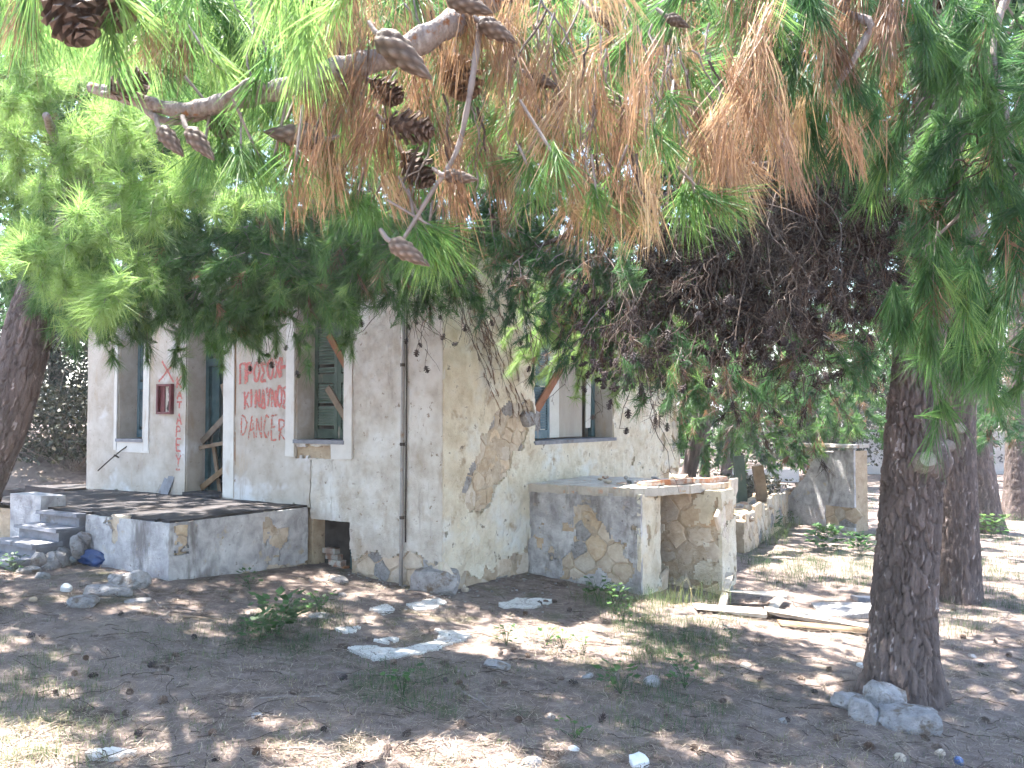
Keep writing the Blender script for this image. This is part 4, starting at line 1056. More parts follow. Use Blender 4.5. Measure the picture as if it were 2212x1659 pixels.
def trunk_mesh(axis, radii, nth, nz, seed, plate=0.04, depth=0.024, flare=0.0, bumps=()):
    A = resample(axis, nz); rr = np.interp(np.linspace(0, 1, nz), np.linspace(0, 1, len(radii)), radii)
    T = norm(np.gradient(A, axis=0)); E1 = norm(np.cross(T, np.array([0, 1.0, 0.05]))); E2 = np.cross(T, E1)
    th = np.linspace(0, 2 * math.pi, nth, endpoint=False)
    s = np.concatenate([[0], np.cumsum(np.linalg.norm(np.diff(A, axis=0), axis=1))])
    TH, SS = np.meshgrid(th, s); RR = np.repeat(rr[:, None], nth, 1)
    rm = float(np.mean(rr)); nc = max(6, int(round(2 * math.pi * rm / plate)))
    cx, cyy = TH / (2 * math.pi) * nc, SS / (plate * 4.2)
    wx = cx + 1.3 * fbm(np.cos(TH) * 3.5 + seed, np.sin(TH) * 3.5, SS * 5.0, seed=seed) ; wy = cyy + 1.2 * fbm(np.cos(TH) * 4, np.sin(TH) * 4 + seed, SS * 6.0, seed=seed + 3)
    def wor(x, y, N, sd_):   # worley with wrap in x
        i = np.floor(x); j = np.floor(y); f1 = np.full(x.shape, 9.); f2 = f1.copy(); idv = np.zeros(x.shape); z0 = np.zeros_like(i)
        for a in (-1, 0, 1):
            for b in (-1, 0, 1):
                ii = np.mod(i + a, N); h1 = _hash(ii, j + b, z0, sd_); h2 = _hash(ii, j + b, z0 + 5, sd_); h3 = _hash(ii, j + b, z0 + 9, sd_)
                d = np.hypot(i + a + .5 + (h1 - .5) * .9 - x, j + b + .5 + (h2 - .5) * .9 - y)
                cl = d < f1; f2 = np.where(cl, f1, np.minimum(f2, d)); idv = np.where(cl, h3, idv); f1 = np.where(cl, d, f1)
        return f1, f2, idv
    f1, f2, idv = wor(wx, wy, nc, seed)
    g1, g2, idw = wor(wx * 3, wy * 3.2, nc * 3, seed + 1)
    crack = np.clip((f2 - f1) / 0.20, 0, 1) ** 0.7
    D = depth * (crack - 1.0) + depth * 0.35 * (idv - .5) + depth * 0.28 * np.clip((g2 - g1) / .3, 0, 1) * (0.4 + idw) + depth * 0.5 * fbm(np.cos(TH) * 6, np.sin(TH) * 6, SS * 9, seed=seed + 5)
    if flare:
        fl = np.exp(-SS / 0.26) * flare * (1 + 0.6 * np.sin(TH * 4 + seed) + .4 * np.sin(TH * 7 + 2 * seed)); D = D + fl
    D = D + rm * 0.12 * fbm(np.cos(TH) * 1.2 + 7, np.sin(TH) * 1.2, SS * 0.9, seed=seed + 9, oct=2)
    for (bt, bs, bh, bw) in bumps:
        da = np.angle(np.exp(1j * (TH - bt))) * rm; D = D + bh * np.exp(-(da ** 2 + (SS - bs) ** 2) / bw ** 2)
    rad = RR + D
    V = A[:, None, :] + rad[..., None] * (E1[:, None, :] * np.cos(TH)[..., None] + E2[:, None, :] * np.sin(TH)[..., None])
    tint = 0.15 + 0.55 * idv * (0.5 + 0.5 * crack) + 0.1 * (idw - .5)  # tint drops in the cracks: crevice shade put into the bark colour
    pale = (idw > 0.91) & ((g2 - g1) > 0.12) & (vnoise(np.cos(TH) * 2 + 3, np.sin(TH) * 2, SS * 1.3, seed=seed + 4) > 0.35)
    tint = np.where(pale, 0.86 + 0.14 * idv, tint)
    i = np.arange(nz - 1)[:, None] * nth; j = np.arange(nth)[None, :]; j2 = (j + 1) % nth
    Q = np.stack([i + j, i + j2, i + nth + j2, i + nth + j], -1).reshape(-1, 4)
    return V.reshape(-1, 3), Q, np.clip(tint, 0, 1).ravel(), A, rr

def limb(tree, pts, r0, r1, mat='branch', name='limb', n=24, sides=10, amp=0.0):
    P = resample(pts, n)
    if amp: P = P + np.cumsum(rng.normal(0, amp, P.shape), 0) * 0.3
    mb = MB(); rad = np.linspace(r0, r1, n) * (1 + 0.12 * np.sin(np.arange(n) * 1.9)); mb.tube(P, rad, sides); mb.build(name, M[mat], tree, True)
    TRI[0] += n * sides * 2
    return P

def nearest(P, q):
    return P[np.argmin(((P - q) ** 2).sum(1))]

def crown_cloud(F, cen, rad, nspr, r, tint=0.45, L=0.14, n=13, w=0.038, ntw=9, trunk=None, length=0.9, hollow=0.35, brown=.06, tvar=.14):
    """sprays spread through an ellipsoid, growing outwards"""
    cen = np.asarray(cen, float); rad = np.asarray(rad, float)
    for _ in range(nspr):
        d = norm(r.normal(0, 1, 3)); q = r.uniform(hollow, 1) ** .6
        p = cen + d * rad * q
        g_ = p[:2] - SUN_AZ / np.linalg.norm(SUN_AZ) * (p[2] + .15) / math.tan(SUN_EL)       # where its shadow lands: keep the clearings open
        if any(((g_[0] - a) / ra) ** 2 + ((g_[1] - b) / rb) ** 2 < 1 for a, b, ra, rb in CLEAR): continue
        spray(F, p, norm(d + r.normal(0, .4, 3) + Z3 * .1), length * r.uniform(.6, 1.1), ntw, L, tint, n, w, brown=brown, thick=.009, gdroop=.3, tvar=tvar, lite=True)

CLEAR = [(.45, 7.8, .95, .75), (1.5, 8.1, .8, .7), (2.8, 8.7, 1.5, .9), (-3.0, 4.5, .9, .6), (4.2, 13.8, 2.0, 1.8), (-.3, 4.9, .6, .4), (1.9, 5.0, .7, .35)]
def canopy(F, x0, x1, y0, y1, n):
    """high boughs that roof the yard; x,y is the ground they shade"""
    r = F.r
    for _ in range(n):
        gx_, gy_ = r.uniform(x0, x1), r.uniform(y0, y1)
        if any(((gx_ - a) / ra) ** 2 + ((gy_ - b) / rb) ** 2 < 1 for a, b, ra, rb in CLEAR): continue
        if -2.4 < gx_ < -.4 and gy_ < 4.6: continue
        if float(fbm(np.array([gx_ * 1.3]), np.array([gy_ * 1.3]), seed=77, oct=2)[0]) > (.16 if gy_ < 5.4 else .26): continue
        z = r.uniform(6.0, 8.0); k = z / math.tan(SUN_EL) / np.linalg.norm(SUN_AZ)
        p = np.array([gx_ + SUN_AZ[0] * k, gy_ + SUN_AZ[1] * k, z])
        spray(F, p, np.array([r.normal(), r.normal(), r.normal(0, .25)]), r.uniform(.5, 1.0), 9, .14, .45, 13, .04, brown=.05, thick=.009, gdroop=.25, lite=True)
# ---- pine cone shapes
def cone_closed_mesh():
    nth, nz = 36, 30; v = np.linspace(0, 1, nz); th = np.linspace(0, 2 * math.pi, nth, endpoint=False)
    prof = np.interp(v, [0, .06, .18, .35, .6, .85, .96, 1], [.05, .32, .47, .5, .38, .19, .07, .01]) * 0.42
    TH, VV = np.meshgrid(th, v); f = np.abs(np.sin(TH * 6.5 + VV * 14) * np.sin(TH * 6.5 - VV * 14 + 1.5)) 
    a1 = TH * 6 + VV * 22; a2 = TH * 6 - VV * 22
    f = (np.cos(a1) * .5 + .5) * (np.cos(a2) * .5 + .5)
    R_ = prof[:, None] * (0.88 + 0.25 * f ** .6)
    V = np.stack([R_ * np.cos(TH), R_ * np.sin(TH), -VV], -1).reshape(-1, 3)
    i = np.arange(nz - 1)[:, None] * nth; j = np.arange(nth)[None, :]; j2 = (j + 1) % nth
    Q = np.stack([i + j, i + nth + j, i + nth + j2, i + j2], -1).reshape(-1, 4)
    me = fast_mesh('closed_cone', V, Q, tint=np.clip(.12 + .7 * f ** .7 + .35 * fbm(TH * 2, VV * 9, seed=4), 0, 1).ravel(), smooth=True); me.materials.append(M['cone_closed']); return me
def cone_open_mesh(mat, ns=46, thick=True):
    mb = MB()
    for k in range(ns):
        v = (k + .5) / ns; th = k * 2.39996; z = -v; rr = 0.16 * math.sin(math.pi * min(1, v * .9 + .12)) + .03
        out = np.array([math.cos(th), math.sin(th), 0]); tn = np.array([-math.sin(th), math.cos(th), 0])
        d = norm(out * (0.75 - .25 * v) + np.array([0, 0, -0.55 + .0 * v])); ln = 0.26 * math.sin(math.pi * min(1, v * .85 + .15)) + .09
        up_ = np.cross(tn, d); c = np.array([0, 0, z]) + out * rr * .4
        w0, w1 = .05, .11
        V = [c - tn * w0, c + tn * w0, c + d * ln + tn * w1 * .8 + up_ * .03, c + d * ln - tn * w1 * .8 + up_ * .03, c + d * ln * 1.08 + up_ * -.03, c - up_ * .03]
        mb.add(V, [(0, 1, 2, 3)], [(3, 2, 4), (0, 3, 5), (3, 4, 5), (1, 5, 2), (2, 5, 4)])
    V, Q = tube([[0, 0, 0], [0, 0, -.3], [0, 0, -.7], [0, 0, -.98]], [.05, .16, .12, .03], 8); mb.add(V, Q)
    me = fast_mesh('open_cone', np.vstack(mb.V), [np.vstack(mb.Q), np.vstack(mb.T)]); me.materials.append(mat); return me
CONE_C = cone_closed_mesh(); CONE_O = cone_open_mesh(M['cone_open']); CONE_D = cone_open_mesh(M['cone_dark'], 26)
def hang_cone(me, p, d, L, parent, fat=1.0):
    """base at p, pointing along d"""
    o = add('pine_cone', me, None, parent, np.asarray(p) - wloc(parent))
    o.rotation_euler = Vector([-float(x) for x in norm(d)]).to_track_quat('Z', 'Y').to_euler()
    o.scale = (L * fat, L * fat, L)
    return o

# ---------------------------------------------------------------- right-hand pines
b1 = ground_at(1948, 1512); Y1 = b1[1]
t1 = empty('pine_tree', b1, 'thick pine with pale stones at its foot, nearest trunk on the right', 'tree', 'pine trees with visible trunks')
ax1 = [b1 + [0, 0, -.15], at(1955, 1300, Y1), at(1966, 1100, Y1 + .02), at(1972, 950, Y1 + .05), at(1982, 800, Y1 + .1), at(2000, 550, Y1 + .2), at(2018, 300, Y1 + .3), at(2020, 0, Y1 + .4), at(1990, -500, Y1 + .4), at(1950, -1000, Y1 + .3)]
V, Q, tn, A1, r1 = trunk_mesh(ax1, [.235, .225, .215, .205, .185, .175, .165, .15, .11, .06], 170, 400, 21, flare=.13, depth=0.036, bumps=[(2.2, 1.98, .07, .15)])
tr1 = part('trunk', V, Q, M['bark'], t1, tint=tn, smooth=True); TRI[0] += 2 * len(Q)
# sawn stub on its right side
def stub(tree, p, d, r0, r1_, L, knob=True):
    d = norm(d); mb = MB(); P = resample([p - d * .12, p, p + d * L], 10); rad = np.interp(np.linspace(0, 1, 10), [0, .5, .9, 1], [r0 * 1.7, r0 * 1.15, r1_, r1_])
    mb.tube(P, rad, 18); sobj = mb.build('branch_stub', M['twig'], tree, True)
    e1 = norm(np.cross(d, Z3)); e2 = np.cross(d, e1); th = np.linspace(0, 2 * math.pi, 18, endpoint=False); rr_ = r1_ * .97 * (1 + .06 * np.sin(th * 3))
    c = p + d * (L + .003); V = np.vstack([c + rr_[:, None] * (e1 * np.cos(th)[:, None] + e2 * np.sin(th)[:, None]), c[None] + d * .002]); i = np.arange(18)
    part('cut_face', V, np.stack([i, (i + 1) % 18, np.full(18, 18)], -1), M['cutwood'], sobj)
stub(t1, at(1995, 1000, Y1 - .17), np.array([-.15, -.85, .25]), .075, .058, .13)

b2 = ground_at(2072, 1298); Y2 = b2[1]
t2 = empty('pine_tree', b2, 'second pine trunk standing just behind the nearest one on the right', 'tree', 'pine trees with visible trunks')
ax2 = [b2 + [0, 0, -.15], at(2070, 1150, Y2), at(2064, 1000, Y2), at(2072, 850, Y2), at(2080, 700, Y2), at(2085, 450, Y2), at(2090, 100, Y2), at(2060, -300, Y2)]
V, Q, tn, A2, r2 = trunk_mesh(ax2, [.24, .225, .225, .195, .17, .15, .12, .06], 120, 240, 33, flare=.06)
part('trunk', V, Q, M['bark'], t2, tint=tn, smooth=True); TRI[0] += 2 * len(Q)
stub(t2, at(2046, 965, Y2 - .12), np.array([-.9, -.35, -.1]), .075, .06, .16)
stub(t2, at(2075, 925, Y2 - .2), np.array([.1, -.9, .1]), .06, .05, .03)
b3 = ground_at(2135, 1150); Y3 = b3[1]
t3 = empty('pine_tree', b3, 'leaning reddish pine trunk partly behind the second right trunk', 'tree', 'pine trees with visible trunks')
ax3 = [b3 + [0, 0, -.15], at(2122, 1050, Y3), at(2108, 970, Y3), at(2098, 850, Y3), at(2095, 700, Y3), at(2110, 400, Y3), at(2120, 100, Y3)]
V, Q, tn, A3, r3 = trunk_mesh(ax3, [.28, .25, .24, .22, .2, .16, .08], 80,150,35, flare=.08)
part('trunk', V, Q, M['bark'], t3, tint=tn, smooth=True); TRI[0] += 2 * len(Q)
stub(t3, at(2128, 985, Y3 - .1), np.array([.85, -.3, -.05]), .10, .07, .12)
b4 = ground_at(2205, 1120); Y4 = b4[1]
t4 = empty('pine_tree', b4, 'dark pine trunk at the far right edge of the picture', 'tree', 'pine trees with visible trunks')
ax4 = [b4 + [0, 0, -.15], at(2203, 1000, Y4), at(2204, 850, Y4), at(2206, 650, Y4), at(2210, 300, Y4), at(2200, 0, Y4)]
V, Q, tn, A4, r4 = trunk_mesh(ax4, [.36, .28, .26, .24, .18, .1], 80,150,37, flare=.12)
part('trunk', V, Q, M['bark'], t4, tint=tn, smooth=True); TRI[0] += 2 * len(Q)

# ---- T1: foliage hanging near the camera on the right, dead mass in the middle, crown above
F1 = Foliage(101); r = F1.r
lim1 = limb(t1, [at(2015, 430, Y1 + .28), at(2090, 250, 5.2), at(2150, 40, 4.0), at(2200, -60, 3.0)], .06, .02)
lim1b = limb(t1, [at(2190, -60, 3.1), at(2150, 100, 2.95), at(2190, 330, 2.85), at(2110, 430, 2.8), at(1990, 540, 2.8)], .012, .004, mat='twig', n=30, sides=6, amp=.004)
E_poly = [(1960, 0), (2230, -40), (2240, 560), (2230, 770), (2060, 800), (1950, 760), (1930, 620), (1990, 430), (1940, 250), (1930, 60)]
for q in in_poly_px(E_poly, 62, r):
    p = at(q[0] + 30, q[1] - 70, r.uniform(2.6, 3.4))
    spray(F1, p, np.array([-.35 + r.normal(0, .45), r.normal(0, .4), -.75]), r.uniform(.16, .34), 4, .145, .45 + .15 * r.random(), n=70, w=.0024, seg=2, spread=.5, gdroop=.35, brown=.08, thick=.003, up=-.15, tvar=.14)
for q in [(1960, 690), (1930, 640), (2000, 610), (2085, 420), (2130, 400), (1935, 700), (2110, 610)]:
    p = at(q[0], q[1], 2.75)
    F1.tuft(p, norm(np.array([-.1, -.1, -1])), .14, .5, 90, .0026, .6, .05, 2, stem=.35)
for k in range(26):      # curved bare twigs at the right edge
    q = (r.uniform(2080, 2215), r.uniform(310, 430)); p = at(q[0], q[1], 2.85)
    e = at(q[0] - r.uniform(20, 130), q[1] + r.uniform(10, 130), 2.85 + r.normal(0, .1))
    F1.twig(wiggle(p, e, 8, .1, r, -.05), .0035, .0015, dead=True)
# dead hanging mass
limD = limb(t1, [at(2035, 330, Y1 + .32), at(1850, 330, Y1 - .4), at(1650, 360, Y1 - .6), at(1450, 420, Y1 - .3), at(1250, 500, Y1 + .3), at(1080, 560, Y1 + .9)], .055, .016, mat='deadtwig', n=34)
D_poly = [(1250, 470), (1420, 520), (1560, 420), (1900, 380), (1930, 560), (1900, 720), (1750, 790), (1560, 800), (1420, 800), (1370, 720), (1400, 640), (1280, 600)]
for k in range(58):
    q = in_poly_px(D_poly, 1, r)[0]; e = at(q[0], q[1] + 40, r.uniform(5.3, 6.9)); p = limD[int(np.clip(np.argmin(np.abs(limD[:, 0] - e[0] - r.normal(.1, .2))), 3, 32))] + r.normal(0, .04, 3)
    pts = resample([p, p * .7 + e * .3 + np.array([r.normal(0, .12), r.normal(0, .15), .05]), p * .3 + e * .7 + np.array([r.normal(0, .1), r.normal(0, .1), .08]), e, e + np.array([r.normal(0, .08), r.normal(0, .05), -r.uniform(.1, .3)])], 14) + np.cumsum(r.normal(0, .016, (14, 3)), 0)
    F1.twig(pts, .007, .002, dead=True, sides=5)
    for _ in range(13):
        j = int(r.integers(3, 14)); s_ = pts[j]; d_ = norm(np.array([r.normal(0, .7), r.normal(0, .7), -.55 + r.normal(0, .35)])); L_ = r.uniform(.12, .42)
        w_ = wiggle(s_, s_ + d_ * L_ + GRAV * L_ * .3, 7, .14, r, -.08); F1.twig(w_, .0034, .0014, dead=True, sides=3)
        for _2 in range(2): s2 = w_[int(r.integers(2, 7))]; F1.twig(wiggle(s2, s2 + norm(np.array([r.normal(0, .8), r.normal(0, .8), -.5])) * r.uniform(.05, .16), 4, .12, r), .0018, .001, dead=True, sides=3)
        if r.random() < .35: F1.tuft(w_[-1], norm(d_ + GRAV), .10, r.uniform(0, .12), 36, .0035, .7, .1, 1, dead=True)
for x_, y_, cx_, cy_ in clumps([(1340, 640), (1480, 780), (1700, 790), (1900, 700), (1940, 560), (1900, 430), (1960, 700), (1700, 850), (1420, 850)], 7, 3, 26, r, [(1280, 600), (1330, 560), (1900, 420), (1940, 520)]):
    spray(F1, at(cx_ + (x_ - cx_) * .3, cy_ - 40, r.uniform(5.2, 6.4)), np.array([(x_ - cx_) / 40 + r.normal(0, .3), r.normal(-.3, .3), -.4]), r.uniform(.2, .38), 5, .13, .4, n=60, w=.0036, spread=.75, gdroop=.5, brown=.25, thick=.003)
for k in range(90):      # loose strands and cones trailing below the mass
    x_ = r.uniform(1300, 1930); y_ = np.interp(x_, [1300, 1420, 1700, 1930], [640, 740, 730, 620]) + r.normal(0, 40); p = at(x_, y_, r.uniform(5.3, 6.8)); L_ = r.uniform(.15, .45)
    w_ = wiggle(p, p + np.array([r.normal(-.05, .12), r.normal(0, .08), -L_]), 9, .12, r); F1.twig(w_, .004, .0014, dead=True, sides=3)
    for i_ in (3, 5, 7): F1.twig(wiggle(w_[i_], w_[i_] + np.array([r.normal(0, .07), r.normal(0, .05), -r.uniform(.03, .1)]), 4, .12, r), .002, .001, dead=True, sides=3)
    if r.random() < .4: hang_cone(CONE_D, w_[-1], GRAV + r.normal(0, .4, 3), r.uniform(.055, .08), t1, 1.1)
    elif r.random() < .5: F1.tuft(w_[-2], norm(GRAV + r.normal(0, .4, 3)), .11, r.uniform(.05, .35), 34, .0035, .6, .1, 1, dead=True)
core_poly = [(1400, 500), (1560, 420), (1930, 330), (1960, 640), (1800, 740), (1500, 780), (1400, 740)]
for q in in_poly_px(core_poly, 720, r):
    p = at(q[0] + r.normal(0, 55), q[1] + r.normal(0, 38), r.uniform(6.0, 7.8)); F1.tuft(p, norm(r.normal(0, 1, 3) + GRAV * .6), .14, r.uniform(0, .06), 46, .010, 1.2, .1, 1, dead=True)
for q in in_poly_px([(1230, 640), (1430, 560), (1420, 700), (1560, 640), (1900, 560), (1880, 740), (1640, 810), (1340, 860), (1240, 760)], 90, r):   # cones among the dead twigs
    p = at(q[0], q[1], r.uniform(5.4, 6.6)); F1.twig(wiggle(p + [r.normal(0, .04), 0, .16], p, 4, .1, r), .003, .002, dead=True, sides=3)
    hang_cone(CONE_D, p, GRAV + r.normal(0, .5, 3), r.uniform(.06, .085), t1, 1.1)
for k in range(9):       # long hanging strings of dark cones right of the window
    x0 = r.uniform(1215, 1450); y0 = r.uniform(560, 640); Yc = r.uniform(6.3, 7.6)
    p = at(x0, y0, Yc); e = at(x0 + r.uniform(-60, 40), y0 + r.uniform(180, 330), Yc); pts = wiggle(p, e, 14, .07, r)
    F1.twig(pts, .007, .002, dead=True)
    for i in range(3, 14, 2):
        s_ = pts[i] + np.array([r.normal(0, .05), 0, r.normal(-.03, .03)]); F1.twig([pts[i], (pts[i] + s_) / 2 + r.normal(0, .01, 3), s_], .0025, .0018, dead=True, sides=3)
        if r.random() < .75: hang_cone(CONE_D, s_, GRAV + r.normal(0, .5, 3), r.uniform(.055, .085), t1, 1.15)
for k in range(8):      # bare twig tips in front of the side window
    p = at(r.uniform(1150, 1400), r.uniform(690, 800), 7.4); e = p + np.array([r.normal(0, .15), 0, -r.uniform(.25, .5)])
    pts = wiggle(p, e, 9, .12, r); F1.twig(pts, .004, .0015, dead=True, sides=3)
    for i in (4, 6, 7): F1.twig([pts[i], pts[i] + [r.normal(0, .09), 0, -r.uniform(.04, .12)]], .002, .001, dead=True, sides=3)
# live foliage of T1 between
for q in in_poly_px([(1060, 560), (1460, 500), (1500, 620), (1320, 700), (1120, 640)], 40, r):
    spray(F1, at(q[0], q[1] - 30, r.uniform(6.2, 7.6)), np.array([r.normal(-.3, .5), r.normal(0, .4), -.5]), r.uniform(.3, .6), 6, .11, .3, n=55, w=.0045, spread=.7, gdroop=.4, brown=.2)
for q in in_poly_px([(1150, 600), (1330, 580), (1450, 640), (1420, 770), (1300, 800), (1180, 740)], 135, r):
    spray(F1, at(q[0], q[1] - 30, r.uniform(8.4, 9.4)), np.array([r.normal(.1, .5), r.normal(0, .4), -.4]), r.uniform(.3, .55), 7, .13, .95, n=60, w=.004, spread=.8, gdroop=.4, brown=.04)  # high tint paints these sprays as sunlit
for q in in_poly_px([(1500, 380), (1900, 330), (1930, 620), (1520, 640)], 90, r):
    spray(F1, at(q[0], q[1] - 30, r.uniform(8.2, 10.0)), np.array([r.normal(.1, .5), r.normal(0, .4), -.3]), r.uniform(.5, .8), 8, .14, .4, n=40, w=.010, spread=.9, gdroop=.35, brown=.2)
canopy(F1, -.8, 6.5, 4.2, 11.0, 420)
canopy(F1, -.8, 3.0, 4.5, 6.2, 90)
for q in in_poly_px([(1380, 60), (1980, 40), (2000, 330), (1900, 400), (1560, 420), (1400, 400)], 120, r):
    spray(F1, at(q[0], q[1] - 20, r.uniform(7.0, 9.5)), np.array([r.normal(0, .6), r.normal(0, .5), -.2]), r.uniform(.5, .8), 8, .15, .18, n=40, w=.011, spread=.9, gdroop=.35, brown=.3)
# high crown (mostly above the frame, shades the yard)
for cen, rad, ns in (((1.4, 7.6, 6.0), (2.0, 1.7, 1.0), 75), ((3.8, 7.0, 6.8), (2.0, 1.8, 1.3), 70), ((-.3, 7.6, 6.9), (1.3, 1.2, .8), 45), ((2.6, 5.2, 5.2), (1.8, 1.4, 1.0), 60), ((0.0, 6.4, 6.0), (1.6, 1.5, 0.9), 60)):
    crown_cloud(F1, cen, rad, ns, r)
    limb(t1, [A1[280], (A1[296] + np.array(cen)) / 2, np.array(cen)], .06, .025)
finish(F1, t1)

# ---- T2..T4 crowns
F2 = Foliage(102)
crown_cloud(F2, (5.6, 10.6, 5.8), (2.6, 2.2, 1.6), 85, F2.r)
for q in in_poly_px([(1860, 200), (2240, 100), (2240, 780), (2110, 800), (1900, 600)], 120, F2.r):
    spray(F2, at(q[0], q[1] - 30, F2.r.uniform(8.5, 11.5)), np.array([F2.r.normal(0, .6), F2.r.normal(0, .4), -.4]), .55, 7, .13, .2, n=44, w=.007, brown=.25)
for c_ in ((4.6, 10.2, 5.4), (6.8, 11.2, 6.0), (5.8, 9.4, 6.4)): limb(t2, [A2[185], (A2[200] + np.array(c_)) / 2, np.array(c_)], .06, .02)
finish(F2, t2)
F3 = Foliage(103)
crown_cloud(F3, A3[-1] + [0.2, 0, .6], (2.4, 2.0, 1.8), 60, F3.r, n=22, w=.016)
finish(F3, t3)
F4 = Foliage(104)
crown_cloud(F4, A4[-1] + [1.0, 0, .5], (3.0, 2.4, 2.0), 70, F4.r, n=22, w=.016)
for q in in_poly_px([(2110, 740), (2230, 700), (2230, 900), (2190, 960), (2110, 940)], 34, F4.r):
    spray(F4, at(q[0], q[1] - 30, F4.r.uniform(12.5, 15)), np.array([F4.r.normal(-.3, .6), F4.r.normal(0, .4), -.4]), .6, 7, .15, .35, n=40, w=.010, brown=.2)
finish(F4, t4)

# ---------------------------------------------------------------- left leaning pine
Y5 = 7.6
b5 = at(-150, 1190, Y5); b5[2] = gz(b5[0], b5[1])
t5 = empty('pine_tree', b5, 'pine leaning in from the left edge with a grey scaly trunk', 'tree', 'pine trees with visible trunks')
ax5 = [b5 + [0, 0, -.15], at(-60, 1060, Y5), at(10, 900, Y5), at(50, 760, Y5), at(85, 640, Y5), at(150, 480, Y5), at(260, 300, Y5), at(420, 60, Y5), at(560, -250, Y5 + .3)]
V, Q, tn, A5, r5 = trunk_mesh(ax5, [.28, .23, .21, .20, .185, .15, .12, .09, .05], 130, 280, 55, flare=.07, plate=.06)
part('trunk', V, Q, M['bark'], t5, tint=tn, smooth=True); TRI[0] += 2 * len(Q)
F5 = Foliage(105); r = F5.r
limA = limb(t5, [A5[175], at(330, 430, 6.6), at(520, 420, 6.4), at(700, 440, 6.8), at(850, 480, 7.4)], .04, .012, mat='twig')
limB = limb(t5, [A5[150], at(150, 420, 6.4), at(130, 330, 5.2), at(100, 250, 4.3)], .06, .02)
limC = limb(t5, [A5[200], at(400, 250, 6.6), at(620, 230, 6.4), at(800, 260, 6.4)], .03, .012, mat='twig')
# upper left sprays, sunlight put into their bright tint; clumps with gaps between
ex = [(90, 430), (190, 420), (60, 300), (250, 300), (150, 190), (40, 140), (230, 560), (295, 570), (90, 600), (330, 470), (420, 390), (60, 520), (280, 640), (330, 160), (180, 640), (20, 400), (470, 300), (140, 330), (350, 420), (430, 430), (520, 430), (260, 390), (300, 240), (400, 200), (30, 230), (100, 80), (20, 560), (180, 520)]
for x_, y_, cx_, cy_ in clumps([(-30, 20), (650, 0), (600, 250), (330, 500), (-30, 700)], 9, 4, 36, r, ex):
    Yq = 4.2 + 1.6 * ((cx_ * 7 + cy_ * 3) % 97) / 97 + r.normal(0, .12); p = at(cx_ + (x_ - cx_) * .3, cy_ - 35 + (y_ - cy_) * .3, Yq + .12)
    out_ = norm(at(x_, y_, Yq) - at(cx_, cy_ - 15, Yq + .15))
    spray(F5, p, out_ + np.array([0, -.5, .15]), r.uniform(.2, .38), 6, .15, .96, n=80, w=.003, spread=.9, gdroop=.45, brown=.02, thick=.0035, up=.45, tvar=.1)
# shaded lower fringe before the front wall
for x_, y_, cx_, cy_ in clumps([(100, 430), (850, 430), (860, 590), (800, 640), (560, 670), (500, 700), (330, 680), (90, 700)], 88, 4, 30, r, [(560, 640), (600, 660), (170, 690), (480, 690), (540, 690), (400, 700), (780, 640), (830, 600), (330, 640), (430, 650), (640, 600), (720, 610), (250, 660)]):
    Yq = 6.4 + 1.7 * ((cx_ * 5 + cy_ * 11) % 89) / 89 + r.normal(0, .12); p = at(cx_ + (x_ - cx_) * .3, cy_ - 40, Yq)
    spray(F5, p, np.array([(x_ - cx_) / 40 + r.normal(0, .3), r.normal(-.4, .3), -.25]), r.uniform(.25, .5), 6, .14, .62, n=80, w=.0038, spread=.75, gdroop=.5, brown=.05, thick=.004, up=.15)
for q in [(200, 660), (250, 690), (330, 680), (420, 690), (470, 700), (650, 640), (700, 640), (760, 660), (800, 630), (590, 640), (160, 640), (380, 720)]:
    spray(F5, at(q[0] - 10, q[1] - 40, 7.4), np.array([r.normal(.1, .3), -.1, -.6]), .4, 7, .13, .62, n=100, w=.0034, spread=.8, gdroop=.4, brown=.0, thick=.004)
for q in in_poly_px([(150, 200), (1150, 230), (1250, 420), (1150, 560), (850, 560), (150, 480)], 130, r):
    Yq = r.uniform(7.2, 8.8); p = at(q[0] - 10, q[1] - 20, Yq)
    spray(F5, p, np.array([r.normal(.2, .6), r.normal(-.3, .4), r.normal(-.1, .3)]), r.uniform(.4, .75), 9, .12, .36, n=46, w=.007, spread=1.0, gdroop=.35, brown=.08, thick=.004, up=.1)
for k in range(70):      # bare grey twigs in the shade
    q = (r.uniform(520, 840), r.uniform(520, 680)); p = at(q[0], q[1], 7.7); e = p + np.array([r.normal(-.1, .25), r.normal(0, .1), -r.uniform(.1, .4)])
    F5.twig(wiggle(p, e, 8, .12, r), .005, .0015, sides=3)
# strings of small dark cones in front of the wall
cl = [(555, 745), (575, 765), (590, 735), (600, 760), (620, 745), (560, 770), (585, 780), (640, 800), (700, 690), (760, 660), (780, 690), (850, 660), (890, 650), (895, 690), (905, 740), (880, 700), (900, 755), (918, 790), (880, 730), (945, 655), (950, 680), (975, 640), (960, 720), (990, 740), (1005, 700), (1100, 690), (1120, 730), (1130, 650), (1145, 790), (1080, 660), (940, 640), (800, 640), (540, 790), (655, 735), (1030, 640), (1060, 690), (870, 640), (985, 620), (1015, 655)]
for i, q in enumerate(cl):
    Yq = 7.9 + .5 * r.random(); p = at(q[0], q[1], Yq); s_ = p + np.array([r.normal(0, .07), 0, r.uniform(.15, .5)])
    F5.twig(wiggle(s_, p, 7, .1, r), .004, .002, dead=True, sides=3)
    if i % 3 == 0: F5.twig(wiggle(s_ + [0.1, 0, .5], s_, 7, .08, r), .005, .004, dead=True, sides=3)
    hang_cone(CONE_D, p, GRAV + r.normal(0, .5, 3), r.uniform(.05, .075), t5, 1.2)
